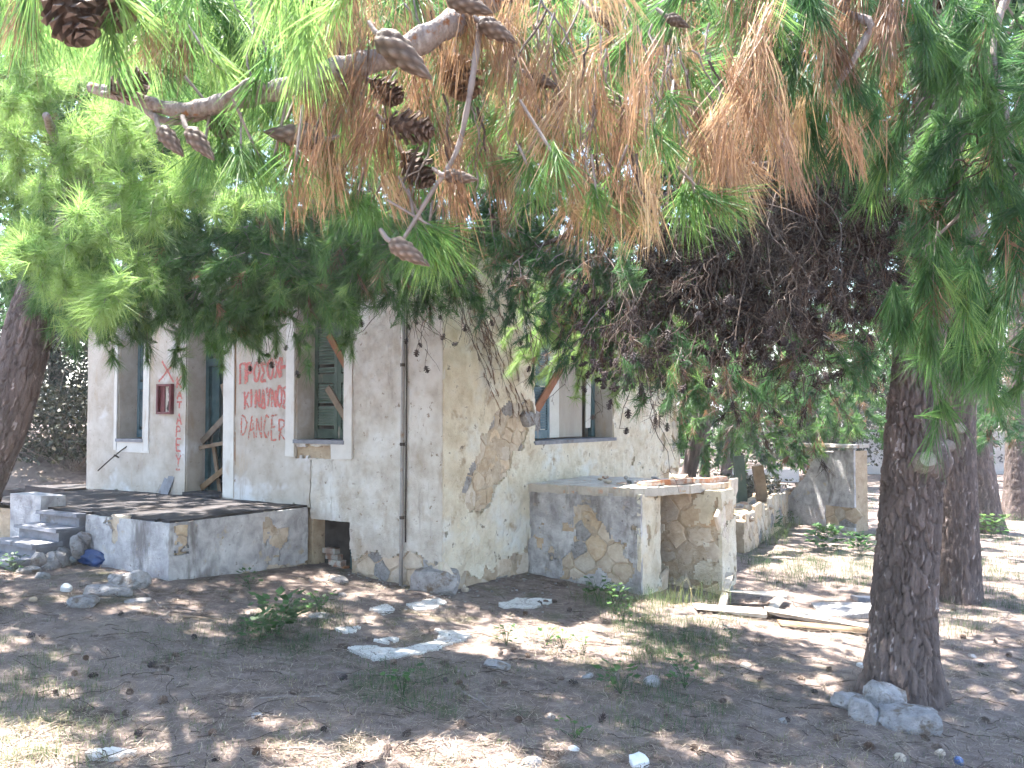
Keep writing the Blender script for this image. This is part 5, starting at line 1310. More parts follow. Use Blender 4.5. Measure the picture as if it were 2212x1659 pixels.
for k in range(40):
    q = (r.uniform(860, 1150), r.uniform(590, 700)); p = at(q[0], q[1], 8.2); e = p + np.array([r.normal(.1, .2), 0, -r.uniform(.15, .5)])
    F5.twig(wiggle(p, e, 8, .1, r), .0035, .0015, dead=True, sides=3)
for q in in_poly_px([(820, 430), (1330, 430), (1300, 560), (1100, 610), (850, 610)], 60, r):
    spray(F5, at(q[0], q[1] - 30, r.uniform(7.0, 8.2)), np.array([r.normal(.2, .5), -.2, -.3]), .45, 7, .13, .5, n=70, w=.0042, brown=.18)
canopy(F5, -6.5, -.8, 4.4, 11.5, 330)
canopy(F5, -4.8, -.4, 6.0, 9.4, 190)
canopy(F5, -8.0, -3.6, 7.5, 12.5, 200)
canopy(F5, -3.6, -.4, 4.8, 6.4, 130)
crown_cloud(F5, (-8.2, 7.2, 4.2), (1.8, 2.4, 2.0), 60, r)  # unseen side crowns, added to darken the front wall from the left
crown_cloud(F5, (-7.0, 4.0, 4.4), (1.6, 1.6, 1.6), 45, r)
# high crown above the frame: shades the porch
for cen, rad, ns in (((-3.6, 9.8, 6.4), (2.2, 2.0, 1.2), 75), ((-1.8, 8.6, 6.6), (2.0, 1.6, 1.0), 80), ((-6.4, 9.6, 6.0), (2.0, 1.8, 1.4), 50), ((-1.5, 7.9, 7.0), (1.2, 1.3, .8), 45)):
    crown_cloud(F5, cen, rad, ns, r)
    limb(t5, [A5[228], (A5[245] + np.array(cen)) / 2, np.array(cen)], .06, .02)
finish(F5, t5)

# ---------------------------------------------------------------- overhanging pine near the camera
b6 = np.array([2.3, -1.6, float(gz(2.3, -1.6))])
t6 = empty('pine_tree', b6, 'pine boughs with brown dead needles and large cones hanging close overhead', 'tree')
ax6 = [b6 + [0, 0, -.1], b6 + [0.02, .05, 1.5], b6 + [-.05, .1, 3.0], b6 + [-.1, .3, 4.6], b6 + [-.3, .6, 6.6]]
V, Q, tn, A6, r6 = trunk_mesh(ax6, [.23, .2, .18, .15, .06], 90, 160, 66, flare=.06)
part('trunk', V, Q, M['bark'], t6, tint=tn, smooth=True); TRI[0] += 2 * len(Q)
F6 = Foliage(106); r = F6.r
YB = 1.75
limM = limb(t6, [A6[100], np.array([1.5, .2, 3.15]), np.array([.85, 1.2, 2.95]), at(1130, -40, 1.85), at(960, 60, YB), at(830, 125, YB), at(720, 150, YB), at(600, 195, YB), at(480, 222, YB), at(390, 238, YB), at(290, 215, YB), at(193, 188, YB)], .035, .011, n=70, sides=12, name='bough')
limb(t6, [at(448, 240, YB), at(500, 205, YB - .02), at(545, 175, YB - .03), at(580, 192, YB - .02), at(640, 185, YB)], .009, .006, n=18, sides=8, name='bough')
limb(t6, [at(300, 225, YB), at(340, 255, YB), at(400, 262, YB + .02), at(470, 240, YB + .02)], .008, .006, n=14, sides=8, name='bough')
limT = limb(t6, [at(1040, 40, 1.78), at(1025, 140, YB), at(1010, 230, YB), at(985, 330, YB), at(930, 420, YB), at(868, 522, YB)], .0075, .0038, n=26, sides=8, mat='twig', name='bough')
limR = limb(t6, [np.array([1.5, .4, 3.15]), at(1700, -120, 2.0), at(1560, -30, 2.1), at(1400, 20, 2.1)], .025, .01, name='bough')
limR2 = limb(t6, [np.array([1.5, .4, 3.15]), at(1900, -80, 2.2), at(1880, 60, 2.3), at(1800, 200, 2.3)], .02, .006, name='bough')
limL = limb(t6, [np.array([.85, 1.2, 2.98]), at(800, -130, 1.5), at(500, -90, 1.35), at(200, -60, 1.3), at(-40, -80, 1.3)], .02, .008, name='bough')
# big cones: (base px, tip px, depth, open?)
for (x0, y0, x1, y1, Yc, op) in [(815, 72, 925, 165, 1.66, 0), (238, 200, 318, 165, 1.72, 1), (965, -8, 1058, 26, 1.7, 0), (1035, 45, 1120, 95, 1.75, 0), (835, 262, 932, 285, 1.8, 1), (800, 175, 862, 212, 1.8, 1), (960, 378, 1028, 388, 1.72, 0), (842, 520, 932, 577, 1.7, 0), (1145, 165, 1205, 188, 1.85, 0), (1440, 35, 1490, 60, 2.0, 0), (452, 240, 500, 290, 1.85, 1), (345, 275, 398, 340, 1.72, 0), (405, 278, 468, 352, 1.7, 0), (702, 300, 572, 285, 1.75, 0), (120, -40, 175, 75, 1.5, 1), (205, -40, 262, 50, 1.55, 1), (1275, 20, 1330, 60, 2.0, 0), (985, 120, 1010, 200, 1.9, 1), (870, 330, 925, 390, 1.9, 1)]:
    p = at(x0, y0, Yc); e = at(x1, y1, Yc - .02); L = np.linalg.norm(e - p)
    hang_cone(CONE_O if op else CONE_C, p, e - p, L * r.uniform(.92, 1.08), t6, (1.15 if op else 1.0) * r.uniform(.9, 1.1))
    F6.twig([p - norm(e - p) * .025 + [0, .01, .012], p - norm(e - p) * .008, p + norm(e - p) * .01], .0045, .006, sides=6)
NW = .0017
# live tufts in the foreground
for (x, y, dx, dy) in [(440, 330, -.2, 1), (480, 330, .1, 1), (520, 340, .3, 1), (560, 340, .4, .9), (590, 350, 0, 1), (640, 350, .1, 1), (690, 370, .2, 1), (700, 330, -.2, 1), (770, 430, .2, .9), (800, 440, -.2, 1), (905, 520, .2, 1), (930, 510, .6, .8), (950, 500, .9, .5), (920, 530, -.1, 1), (960, 530, .3, 1), (1130, 345, -.5, .5), (1140, 370, .7, .5), (1150, 380, .1, 1), (1290, 430, .3, 1), (1320, 400, -.2, 1), (1350, 430, .7, .8), (1470, 430, -.3, 1), (1500, 430, .3, 1), (1530, 430, .7, .8), (1560, 430, .9, .5), (1180, 280, 0, 1), (1420, 300, .2, 1), (1200, 340, .2, 1), (1450, 220, 0, 1), (610, 280, -.4, .8), (420, 250, -.6, .8), (470, 250, .4, .9)]:
    p = at(x, y, YB + r.normal(.03, .06)); d = np.array([dx, r.normal(-.1, .3), -dy])
    F6.tuft(p, d, .125, .72 + r.normal(0, .08), 70, NW, .75, .08, 2, stem=.3)
    F6.twig([p + norm(-d) * .10 + r.normal(0, .02, 3), p], .003, .003)
# dead brooms: hand placed long ones
for (x, y, ln, k) in [(660, 250, .2, 3), (680, 330, .16, 3), (720, 380, .14, 3), (750, 200, .22, 3), (790, 300, .2, 3), (740, 120, .2, 3), (840, 330, .15, 2), (900, 200, .2, 2), (960, 120, .2, 3), (1000, 60, .2, 3), (1060, 80, .18, 3), (1110, 120, .24, 3), (1130, 220, .2, 3), (980, 330, .16, 2), (985, 430, .16, 3), (1085, 400, .14, 2), (1060, 330, .14, 1), (1180, 300, .2, 3), (1220, 380, .2, 3), (1260, 430, .18, 3), (1280, 470, .14, 2), (1340, 450, .16, 2), (1390, 430, .17, 2), (1410, 470, .14, 2), (1240, 200, .2, 2), (1300, 250, .2, 2), (1380, 200, .2, 2), (1330, 330, .16, 2), (1490, 250, .2, 2), (1530, 300, .2, 3), (1560, 330, .18, 3), (1590, 360, .18, 3), (1595, 400, .14, 2), (1630, 150, .24, 3), (1620, 240, .2, 2), (740, 20, .25, 3), (330, 90, .16, 3), (380, 110, .14, 2), (60, 20, .2, 3), (640, 430, .12, 2), (870, 420, .12, 2), (1700, 330, .18, 2)]:
    for _ in range(k):
        p = at(x + r.normal(0, 9), y + r.normal(0, 14), YB + .08 + r.normal(0, .06))
        broom(F6, p, ln * r.uniform(.6, .9), 60, NW, r.uniform(.35, .9), r.uniform(.15, .4), stem=.95, d=r.normal(0, .25, 3))
    F6.twig(wiggle(p + [r.normal(0, .03), .03, .12], p, 5, .1, r), .003, .002, dead=True)
# top centre: needle bundle very close to the lens
for x in (1270, 1300, 1320): F6.tuft(at(x, -60, 1.0), norm(np.array([r.normal(.1, .1), 0, -1])), .085, .88, 26, .0016, .45, 0, 2, dead=True, stem=.1)
# dense background of the bough: green and brown mixed
for q in in_poly_px([(330, -40), (1680, -60), (1660, 330), (1500, 360), (1300, 330), (1120, 330), (900, 380), (760, 330), (620, 260), (330, 180)], 300, r):
    p = at(q[0], q[1], r.uniform(1.95, 3.0)); right = q[0] > 700
    if r.random() < (.36 if right else .12): broom(F6, p, r.uniform(.12, .19), 56, .002, r.uniform(.3, .8), .42, stem=.95, d=r.normal(0, .35, 3))
    else: F6.tuft(p, norm(np.array([r.normal(0, .5), r.normal(0, .4), -.8])), .15, r.uniform(.45, .85), 72, .0022, .7, .1, 2, stem=.6)
    if r.random() < .4: F6.twig(wiggle(p + [r.normal(0, .06), .02, .2], p, 6, .1, r), .003, .002)
for q in in_poly_px([(-40, -60), (760, -60), (700, 160), (560, 240), (330, 190), (-40, 120)], 80, r):      # needles hanging at the top left, their sunlight coloured in by bright tint
    p = at(q[0], q[1] - 40, r.uniform(1.5, 2.6))
    F6.tuft(p, norm(np.array([r.normal(0, .45), r.normal(0, .4), -.8])), .15, r.uniform(.7, 1.0), 60, .002, .6, .12, 2, stem=.6)
    if r.random() < .5: F6.twig(wiggle(p + [r.normal(0, .05), .02, .2], p, 6, .1, r), .0028, .002)
# upper right curtain: blurred olive and tan needles
for q in in_poly_px([(1560, -40), (1990, -60), (1960, 150), (1900, 330), (1840, 390), (1720, 380), (1640, 330), (1600, 200)], 120, r):
    p = at(q[0], q[1] - 30, r.uniform(2.2, 3.0)); low = q[1] > 250
    if r.random() < (.62 if low or q[0] > 1750 and q[1] < 200 else .3): broom(F6, p, r.uniform(.11, .18), 64, .0025, r.uniform(.45, .95) if low else r.uniform(.3, .6), .35, stem=.8)
    else: F6.tuft(p, norm(np.array([r.normal(0, .3), r.normal(0, .4), -1])), .14, r.uniform(.3, .55), 70, .0025, .55, .1, 2, stem=.6)
# pale curly twigs
for k in range(34):
    x = r.uniform(1150, 1560); y = r.uniform(40, 240); p = at(x, y, 1.85); e = at(x + r.normal(0, 35), y + r.uniform(90, 220), 1.85 + r.normal(0, .05))
    F6.twig(wiggle(p, e, 12, .09, r), .0026, .0012, sides=5)
for k in range(14):
    x = r.uniform(900, 1120); y = r.uniform(180, 420); p = at(x, y, 1.85); e = at(x + r.normal(0, 45), y + r.uniform(60, 150), 1.85)
    F6.twig(wiggle(p, e, 10, .1, r), .0022, .0011, sides=5)
# overhead crown near and above the camera
for cen, rad, ns in (((1.5, 3.6, 4.6), (1.3, 1.1, .5), 40), ((2.2, 1.6, 4.8), (1.6, 1.4, .7), 35)):
    crown_cloud(F6, cen, rad, ns, r, length=.7)
    limb(t6, [A6[120], (A6[130] + np.array(cen)) / 2 + [0, 0, .3], np.array(cen)], .05, .015, name='bough')
finish(F6, t6)

# ---------------------------------------------------------------- pines behind the house and across the back
def back_tree(x, y, h, cr, ns, label, seed, tint=.5, low=1.5, brown=.06, n=15, w=.048, L=.18, th=.17):
    z0 = float(gz(x, y)); base = np.array([x, y, z0]); tr = empty('pine_tree', base, label, 'tree', 'pine trees in the background')
    rr_ = np.random.default_rng(seed)
    ax = [base + [0, 0, -.1], base + [rr_.normal(0, .2), rr_.normal(0, .2), h * .35], base + [rr_.normal(0, .4), rr_.normal(0, .3), h * .7], base + [rr_.normal(0, .5), 0, h]]
    V, Q, tn, A, _ = trunk_mesh(ax, [th, th * .8, th * .55, .04], 40, 60, seed, flare=.05)
    part('trunk', V, Q, M['bark'], tr, tint=tn, smooth=True); TRI[0] += 2 * len(Q)
    F = Foliage(seed)
    for k in range(7):
        c = base + np.array([rr_.normal(0, cr * .45), rr_.normal(0, cr * .4), low + (h - low) * (k + .5) / 7])
        rad = cr * rr_.uniform(.55, .8) * (1 - .35 * (k / 7)); crown_cloud(F, c, (rad, rad, (h - low) / 9), ns // 7, F.r, tint=tint, L=L, n=n, w=w, ntw=8, length=1.1, brown=brown)
        limb(tr, [A[int(10 + 6.5 * k)], c], .05, .02, n=6, sides=6)
    finish(F, tr)
    return tr
tf_ = back_tree(0.6, 17.6, 10.5, 3.0, 120, 'pine growing close behind the house with boughs over the roof', 209, .45, 4.6)
FF = Foliage(211)
for q in in_poly_px([(-60, -80), (1560, -80), (1600, 380), (1400, 470), (900, 430), (-60, 520)], 330, FF.r):
    spray(FF, at(q[0], q[1] - 10, FF.r.uniform(12.6, 15.0)), np.array([FF.r.normal(0, .7), FF.r.normal(-.2, .5), FF.r.normal(-.1, .3)]), FF.r.uniform(.7, 1.1), 9, .17, .4, n=26, w=.022, spread=1.0, gdroop=.3, brown=.08)
finish(FF, tf_, ('roof_boughs', 'roof_dead_needles', 'roof_twigs', 'roof_dead_twigs'))
back_tree(-11.5, 22.5, 12.0, 4.2, 200, 'broad dark pine at the back left', 212, .4, 1.2)
back_tree(6.5, 30.0, 13.0, 4.5, 190, 'tall pine far behind the wire fence', 213, .45, 2.5, w=.05)
back_tree(11.0, 33.0, 13.0, 4.5, 190, 'tall pine far behind the block wall', 214, .45, 3.0, w=.05)
for k_, (x_, y_, lb_) in enumerate([(-19, 25, 'tall shadowy pine at the far back, leftmost'), (-11, 28, 'tall shadowy pine at the far back, second from left'), (-4, 29, 'tall shadowy pine at the far back behind the house ridge'), (4.5, 28.5, 'tall shadowy pine at the far back above the house end'), (17.5, 30, 'tall shadowy pine at the far back right')]):
    back_tree(x_, y_, 17.0, 5.0, 130, lb_, 220 + k_, .35, 1.5, n=16, w=.075, L=.32, th=.25)
back_tree(3.6, 19.0, 9.0, 3.2, 210, 'sunlit pine seen right of the house end, above the ruined wall', 201, .62, 2.0)
back_tree(6.2, 26.0, 10.5, 3.4, 210, 'pine behind the ruined wall with low sunlit boughs', 202, .55, 1.6)
back_tree(14.5, 27.0, 10.5, 3.8, 192, 'tall pine in the back right behind the pair of trunks', 203, .45, 2.2)
back_tree(-8.5, 19.5, 10.0, 3.6, 210, 'pine in shade behind the low wall left of the house', 204, .45, 1.8)
back_tree(-13.5, 18.5, 9.5, 3.8, 300, 'pine at the far left behind the leaning trunk', 205, .5, 1.8)
back_tree(-3.8, 20.5, 11.5, 3.6, 192, 'tall pine rising directly behind the house', 206, .5, 4.2)
back_tree(0.8, 22.5, 12.0, 3.6, 192, 'tall pine behind the right end of the house roof', 207, .5, 4.0)
back_tree(19.0, 22.0, 10.0, 3.6, 157, 'pine beyond the right edge trunk', 208, .4, 2.5)
FG = Foliage(210); tg_ = [o for o in bpy.data.objects if o.name.startswith('pine_tree') and 'ruined wall with low' in o.get('label', '')][0]
for q in in_poly_px([(1440, 700), (1900, 620), (1900, 930), (1820, 950), (1640, 930), (1500, 900), (1440, 840)], 150, FG.r):
    spray(FG, at(q[0], q[1] - 20, FG.r.uniform(14.5, 19)), np.array([FG.r.normal(.0, .6), FG.r.normal(-.2, .4), -.35]), FG.r.uniform(.5, .9), 8, .17, .55, n=40, w=.013, spread=1.0, gdroop=.35, brown=.16)
finish(FG, tg_, ('low_boughs', 'low_dead_needles', 'low_twigs', 'low_dead_twigs'))
# low boughs hanging between the house end and the right trunks belong to the near background pine
print('TRIS trees', TRI[0])

# =================================================================== BACKGROUND STRUCTURES
def box_thing(name, p, q, w, h, mat, z0=None, parent=None):
    """wall-like box from p to q (ground points), thickness w, height h"""
    p = np.asarray(p, float); q = np.asarray(q, float); d = q - p; d[2] = 0; X = norm(d); Y = np.cross(Z3, X)
    mb = MB(); zz = min(p[2], q[2]) if z0 is None else z0
    c = (p + q) / 2; c[2] = zz + h / 2
    mb.box(c, X, Y, Z3, np.linalg.norm(d), w, h)
    return mb.build(name, mat, parent, base=None if parent else [p[0], p[1], zz])

# ruined wall
wa, wb = ground_at(1668, 1124), ground_at(1849, 1150)
wx = norm((wb - wa) * [1, 1, 0]); wn_ = np.cross(wx, Z3)
if wn_ @ (EYE - wa) < 0: wn_ = -wn_
zr = min(wa[2], wb[2])
ruin = empty('ruined_wall', (wa + wb) / 2, 'broken plastered end wall of a ruin with stepped brick edge', 'wall')
def Pw(u, z, o): return np.array([wa[0], wa[1], zr]) + u * wx + z * Z3 + o * wn_
def on_ruin(px, py):
    r = ray(px, py); k = ((np.array([wa[0], wa[1], zr]) - EYE) @ wn_) / (r @ wn_); d = EYE + r * k - np.array([wa[0], wa[1], zr]); return (d @ wx, d[2])
prof = [on_ruin(*q) for q in [(1668, 1160), (1677, 1100), (1692, 1076), (1708, 1068), (1718, 1055), (1731, 1039), (1744, 1028), (1747, 1013), (1762, 990), (1773, 982), (1806, 974), (1849, 971), (1849, 1180)]]
u1_ = prof[-1][0]; zt_ = max(p[1] for p in prof)
h_w = lambda u, z: ~poly_in(prof, u + .05 * fbm(u * 6, z * 6, seed=66), z + .05 * fbm(u * 6 + 9, z * 6, seed=67)) | ((u > u1_ * .66) & (z > .1) & (z < .48) & (fbm(u * 3, z * 3, seed=68) > -.06))
layer('plaster', Pw, 0, u1_, -.3, zt_, [], h_w, lambda u, z: .03 + .03 * fbm(u * 3, z * 3, seed=69) + .01 * fbm(u * 15, z * 15, seed=70), .05, M['lime_grey'], ruin, cell=.035)
mb = MB(); pr = [(np.clip(u, .03, u1_ - .02), z - .03) for u, z in prof]; n_ = len(pr); cu = np.mean([p[0] for p in pr[4:]])
Vf = [Pw(u, z, 0) for u, z in pr]; Vb = [Pw(u, z, -.42) for u, z in pr]
mb.add(Vf + Vb, [(k, (k + 1) % n_, n_ + (k + 1) % n_, n_ + k) for k in range(n_)])
bm = bmesh.new(); vs_ = [bm.verts.new(v) for v in Vf]; bm.faces.new(vs_); bmesh.ops.triangulate(bm, faces=bm.faces[:]); bm.verts.index_update()
tf = [[v.index for v in f.verts] for f in bm.faces]; bm.free(); mb.add(Vf, T=tf)
mb.build('core', M['mortar'], ruin)
for k, (px_, py_) in enumerate([(1726, 1046), (1734, 1036), (1741, 1030), (1748, 1020), (1752, 1010), (1757, 1002), (1762, 994), (1768, 986), (1776, 980), (1712, 1060), (1720, 1056)]):
    u, z = on_ruin(px_, py_); mb = MB(); mb.box(Pw(u - .03, z, -.14 - .02 * (k % 3)), wx, wn_, Z3, .20, .22, .06, .004); mb.build('brick', M['brick'], ruin)
stones_on(Pw, lambda u, z: (u > u1_ * .62) & (z < .55) & (z > 0), u1_ * .6, u1_, 0, .55, .3, .22, ruin, ST, 166)
mb = MB(); u, z = on_ruin(1775, 968); mb.box(Pw((u1_ + .25) / 2, zt_ + .05, -.2), wx, wn_, Z3, u1_ - .25, .5, .07, .01); mb.build('capping', M['slab'], ruin)
mb = MB(); u, z = on_ruin(1728, 1010); mb.box(Pw(u - .02, z, -.75), wx, wn_, Z3, .52, .22, .62, .02); mb.build('back_wall', M['plaster_smooth'], ruin)
lw0, lw1 = ground_at(1560, 1190), wa + [.05, .1, 0]
low = empty('ruined_low_wall', (lw0 + lw1) / 2, 'knee-high sunlit rubble wall between the cellar entrance and the ruin', 'wall')
box_thing('core', lw0, lw1, .7, .58, M['mortar'], z0=float(lw0[2]) - .1, parent=low)
Xl = norm((lw1 - lw0) * [1, 1, 0]); Yl = np.cross(Z3, Xl); LL = np.linalg.norm((lw1 - lw0)[:2])
rr = np.random.default_rng(9)
for k in range(34):
    p = lw0 + Xl * rr.uniform(0, LL) + Yl * rr.uniform(-.38, .38); p[2] = lw0[2] + .48 + rr.uniform(0, .05)
    o = add('rubble', rock_mesh('rubble', rr.uniform(.1, .3), rr.uniform(.1, .22), rr.uniform(.06, .14), 500 + k, 1, .5), M[rr.choice(['brick', 'stone', 'stone_pale', 'stone'])], low, p - wloc(low)); o.rotation_euler = (rr.normal(0, .2), rr.normal(0, .2), rr.uniform(0, 6))
Yv = Yl if (Yl @ (EYE - lw0)) > 0 else -Yl
stones_on(lambda u, z, o: lw0 * [1, 1, 0] + Xl * u + Yv * (.35 + o) + Z3 * (lw0[2] - .1 + z), lambda u, z: u > -1, 0, LL, .05, .58, .34, .2, low, ST, 167, gap=.95)

# fence with galvanised posts and a concrete kerb
f0 = ground_at(1480, 1008); Yf = f0[1]
fence = empty('chain_link_fence', f0, 'chain link fence on thin grey posts behind the ruin', 'fence')
fxs = [f0[0] + 3.35 * k for k in range(-4, 3)]
for fx in fxs:
    z0 = float(gz(fx, Yf)); mb = MB(); mb.tube([[fx, Yf, z0 - .1], [fx, Yf, 1.82]], .035, 8); mb.build('post', M['galv'], fence, True)
mb = MB()
mb.tube([[fxs[0], Yf, 1.78], [fxs[-1], Yf, 1.78]], .012, 4)
x = fxs[0]
while x < fxs[-1]:
    for sg in (1, -1):
        a = np.array([x, Yf - .03, -.3 if sg > 0 else 1.75]); b_ = a + np.array([2.05, 0, 2.05 * sg]); mb.tube([a, b_], .006, 3, False)
    x += .16
mb.build('wire_mesh', M['galv'], fence)['kind'] = 'stuff'
kerb = box_thing('kerb_wall', ground_at(1560, 1040) + [0, 0, -.2], ground_at(1725, 1040) + [0, 0, -.2], .25, .62, M['wallfar'])
tag(kerb, 'low pale concrete kerb in front of the wire fence', 'wall')
# whitewashed block wall on the far right
w0, w1 = ground_at(1845, 1024), ground_at(2300, 1024)
fw_ = empty('block_wall', (w0 + w1) / 2, 'whitewashed concrete block wall beyond the right-hand trunks', 'wall')
Xw = norm((w1 - w0) * [1, 1, 0]); Yw = np.cross(Z3, Xw); Lw = np.linalg.norm((w1 - w0)[:2]); zw = float(min(w0[2], w1[2])) - .1
mb = MB(); mb.box((w0 + w1) / 2 * [1, 1, 0] + Z3 * (zw + .82) + Yw * .13, Xw, Yw, Z3, Lw, .2, 1.64); mb.build('core', M['wallfar'], fw_)
bl = fast_mesh('block', np.array([(a * .245, b * .06, c * .116) for a, b, c in ((-1,-1,-1),(1,-1,-1),(1,1,-1),(-1,1,-1),(-1,-1,1),(1,-1,1),(1,1,1),(-1,1,1))]), np.array([(0,3,2,1),(4,5,6,7),(0,1,5,4),(1,2,6,5),(2,3,7,6),(3,0,4,7)]))
for j in range(7):
    for i in range(int(Lw / .5)):
        p = w0 + Xw * ((i + .5 + .5 * (j % 2)) * .5); p[2] = zw + .12 + j * .238
        o = add('block', bl, M['wallfar'], fw_, p - wloc(fw_)); o.rotation_euler = (0, 0, math.atan2(Xw[1], Xw[0])); o.location[1] += random.uniform(-.006, .006)
Pfw = lambda u, z, o: w0 * [1, 1, 0] + Xw * u + Z3 * z - Yw * (.075 + o)
mb = MB()
def on_far(px, py): p = at(px, py, w0[1]); return (p - w0) @ Xw, p[2]
r_ = np.random.default_rng(3)
stroke(mb, [on_far(*q) for q in [(2152, 990), (2157, 986), (2162, 989), (2156, 996), (2164, 998)]], Pfw, .05, lambda x, z: 0.0, r_)
stroke(mb, [on_far(*q) for q in [(2172, 986), (2168, 991), (2171, 997), (2177, 996), (2178, 989), (2173, 986)]], Pfw, .05, lambda x, z: 0.004, r_)
mb.build('lettering', M['blackpaint'], fw_)['label'] = 'dark painted number 20'

# old posts beyond the low wall
for k, (pb_, pt_, w, mt, lb) in enumerate([((1606, 1050), (1595, 985), .20, 'greenpaint', 'leaning dark green wooden post beyond the low rubble wall'), ((1655, 1046), (1636, 1006), .20, 'plank', 'short brown wooden post leaning left beyond the low rubble wall')]):
    g = at(*pb_, 17.5); g[2] = float(gz(g[0], g[1])); tp = at(*pt_, 17.5); d = tp - g; mb = MB(); mb.bar(g - norm(d) * .2, tp, w, .13, (0, 1, 0)); tag(mb.build('wooden_post', M[mt], base=g), lb, 'post')

# low wall and bank at the left
lw = box_thing('low_wall', np.array([-15.5, 15.3, .25]), np.array([-6.6, 14.5, .25]), .3, .42, M['concrete'])
tag(lw, 'low mossy concrete wall running left from the house', 'wall')
mb = MB(); mb.box(np.array([-6.75, 13.6, .55]), U_, FM, Z3, 1.1, .8, .5, .02); tag(mb.build('concrete_block', M['concrete'], base=[-6.75, 13.6, .3]), 'dark concrete block beside the left corner of the house', 'block')

# shrubs
def shrub(base, rx, h, nl, tint, label, seed, dry=0.3, cat='shrub', leaf=.05, mat='scrub', name='shrub'):
    r = np.random.default_rng(seed); base = np.asarray(base, float)
    t = empty(name, base, label, cat); F = Foliage(seed)
    for k in range(int(14 + 10 * dry)):
        e = base + np.array([r.normal(0, rx * .5), r.normal(0, rx * .4), h * r.uniform(.5, 1)]); pts = wiggle(base + r.normal(0, .06, 3) * [1, 1, 0], e, 7, .14, r, -.05); F.twig(pts, .012, .004, sides=4)
        for _ in range(4):
            s_ = pts[r.integers(2, 7)]; F.twig(wiggle(s_, s_ + r.normal(0, .25, 3) * [rx, rx, h * .8], 5, .15, r), .005, .002, sides=3)
    V, Q = build_twigs(F.tw); part('branches', V, Q, M['twig'] if dry < .6 else M['branch'], t, smooth=True)
    c = np.stack([r.normal(0, rx * .45, nl), r.normal(0, rx * .4, nl), h * (.15 + .85 * r.random(nl))], -1) * np.array([1, 1, 1]) + base
    d = norm(r.normal(0, 1, (nl, 3)) + [0, 0, .3]); s = norm(np.cross(d, r.normal(0, 1, (nl, 3)))); ll = leaf * r.uniform(.6, 1.4, (nl, 1))
    V = np.stack([c - s * ll * .12, c + d * ll * .5 - s * ll * .3, c + d * ll, c + d * ll * .5 + s * ll * .3], 1).reshape(-1, 3)
    part('leaves', V, np.arange(nl * 4).reshape(-1, 4), M[mat], t, tint=np.repeat(np.clip(tint + r.normal(0, .18, nl), 0, 1), 4))['kind'] = 'stuff'
    return t
for k, (x, y, rx, h, nl, tint, dry, lb) in enumerate([
    (-8.2, 16.6, 1.3, 1.6, 4000, .2, .8, 'dry brown scrub just left of the house corner'), (-10.3, 16.9, 1.5, 1.5, 4000, .26, .8, 'dry sunlit scrub behind the low wall, middle of the bank'),
    (-12.8, 16.8, 1.5, 1.7, 4000, .18, .7, 'tangled dry scrub behind the leaning trunk'), (-9.4, 18.2, 2.0, 2.8, 8000, .08, .2, 'dark bushy shrub high on the left bank'), (-12.2, 18.4, 2.2, 3.0, 8000, .06, .2, 'dark shrub at the top of the far left bank'),
    (-7.4, 17.4, 1.2, 2.4, 5500, .1, .3, 'shaded shrub hugging the hidden rear corner of the house'),
    (5.2, 20.0, 0.9, 0.9, 3500, .35, .3, 'grey green shrub by the fence left of the green post'), (7.0, Yf + 1.2, 2.6, 2.4, 5200, .15, .5, 'dark thicket behind the left part of the wire fence'),
    (11.5, Yf + 1.5, 3.0, 2.3, 5200, .4, .8, 'brown brambles behind the middle of the wire fence'), (15.5, Yf + 2.5, 3.5, 3.5, 5200, .2, .3, 'dark thicket behind the block wall'), (20.0, Yf + 2.5, 3.5, 4.0, 5200, .2, .3, 'dark thicket at the right end of the block wall'), (2.5, Yf - 3, 3.0, 4.0, 6000, .2, .3, 'dark thicket hidden mostly by the house end'), (10.5, 31.0, 2.6, 3.6, 6000, .25, .2, 'tall green thicket left of the block wall'), (15.0, 34.5, 4.0, 5.0, 6500, .3, .2, 'tall green thicket rising above the block wall'), (20.5, 34.0, 4.0, 5.0, 6500, .3, .2, 'tall thicket above the right end of the block wall')]):
    shrub([x, y, float(gz(x, y)) - .05], rx, h, nl, tint, lb, 600 + k, dry, leaf=.09 if y < 25 else .16)
# heap of cut pale branches in front of the fence
g = at(1560, 1000, 33); g[2] = float(gz(g[0], g[1])); pile = empty('brush_pile', g, 'heap of pale cut branches lying against the wire fence', 'brush pile'); r = np.random.default_rng(77)
F = Foliage(77)
for k in range(70):
    a = g + np.array([r.normal(0, .5), r.normal(0, .4), r.uniform(.2, 1.0)]); d = norm(np.array([r.choice([-1, 1]) * 1.0, r.normal(0, .4), r.normal(-.25, .25)])); F.twig(wiggle(a, a + d * r.uniform(.8, 2.4), 7, .08, r), .02, .008, sides=4)
V, Q = build_twigs(F.tw); part('branches', V, Q, M['branch'], pile, smooth=True)['kind'] = 'stuff'

# =================================================================== CREEPER ON THE SIDE WALL
crp = empty('dead_creeper', Rp(.9, .9, .06), 'dry creeper stems with caught brown needles on the side wall', 'creeper'); F = Foliage(88); r = F.r
for k in range(16):
    b0 = r.uniform(.1, 1.2); z0 = r.uniform(2.5, 3.9); ln = r.uniform(.6, 1.4)
    p = Rp(b0, z0, .07); e = Rp(min(b0 + ln * .62, 1.75), z0 - ln, .07); pts = wiggle(p, e, 14, .05, r); F.twig(pts, .006, .002, dead=True, sides=4)
    for i in range(2, 14):
        if r.random() < .6: F.tuft(pts[i], norm(pts[min(i + 1, 13)] - pts[i - 1] + r.normal(0, .002, 3)), .10, r.uniform(.25, .6), 16, .0045, .28, .05, 1, dead=True, stem=.6)
        if r.random() < .5: F.twig(wiggle(pts[i], pts[i] + T_ * r.normal(0, .15) + Z3 * r.normal(-.1, .1), 5, .1, r), .0025, .0012, dead=True, sides=3)
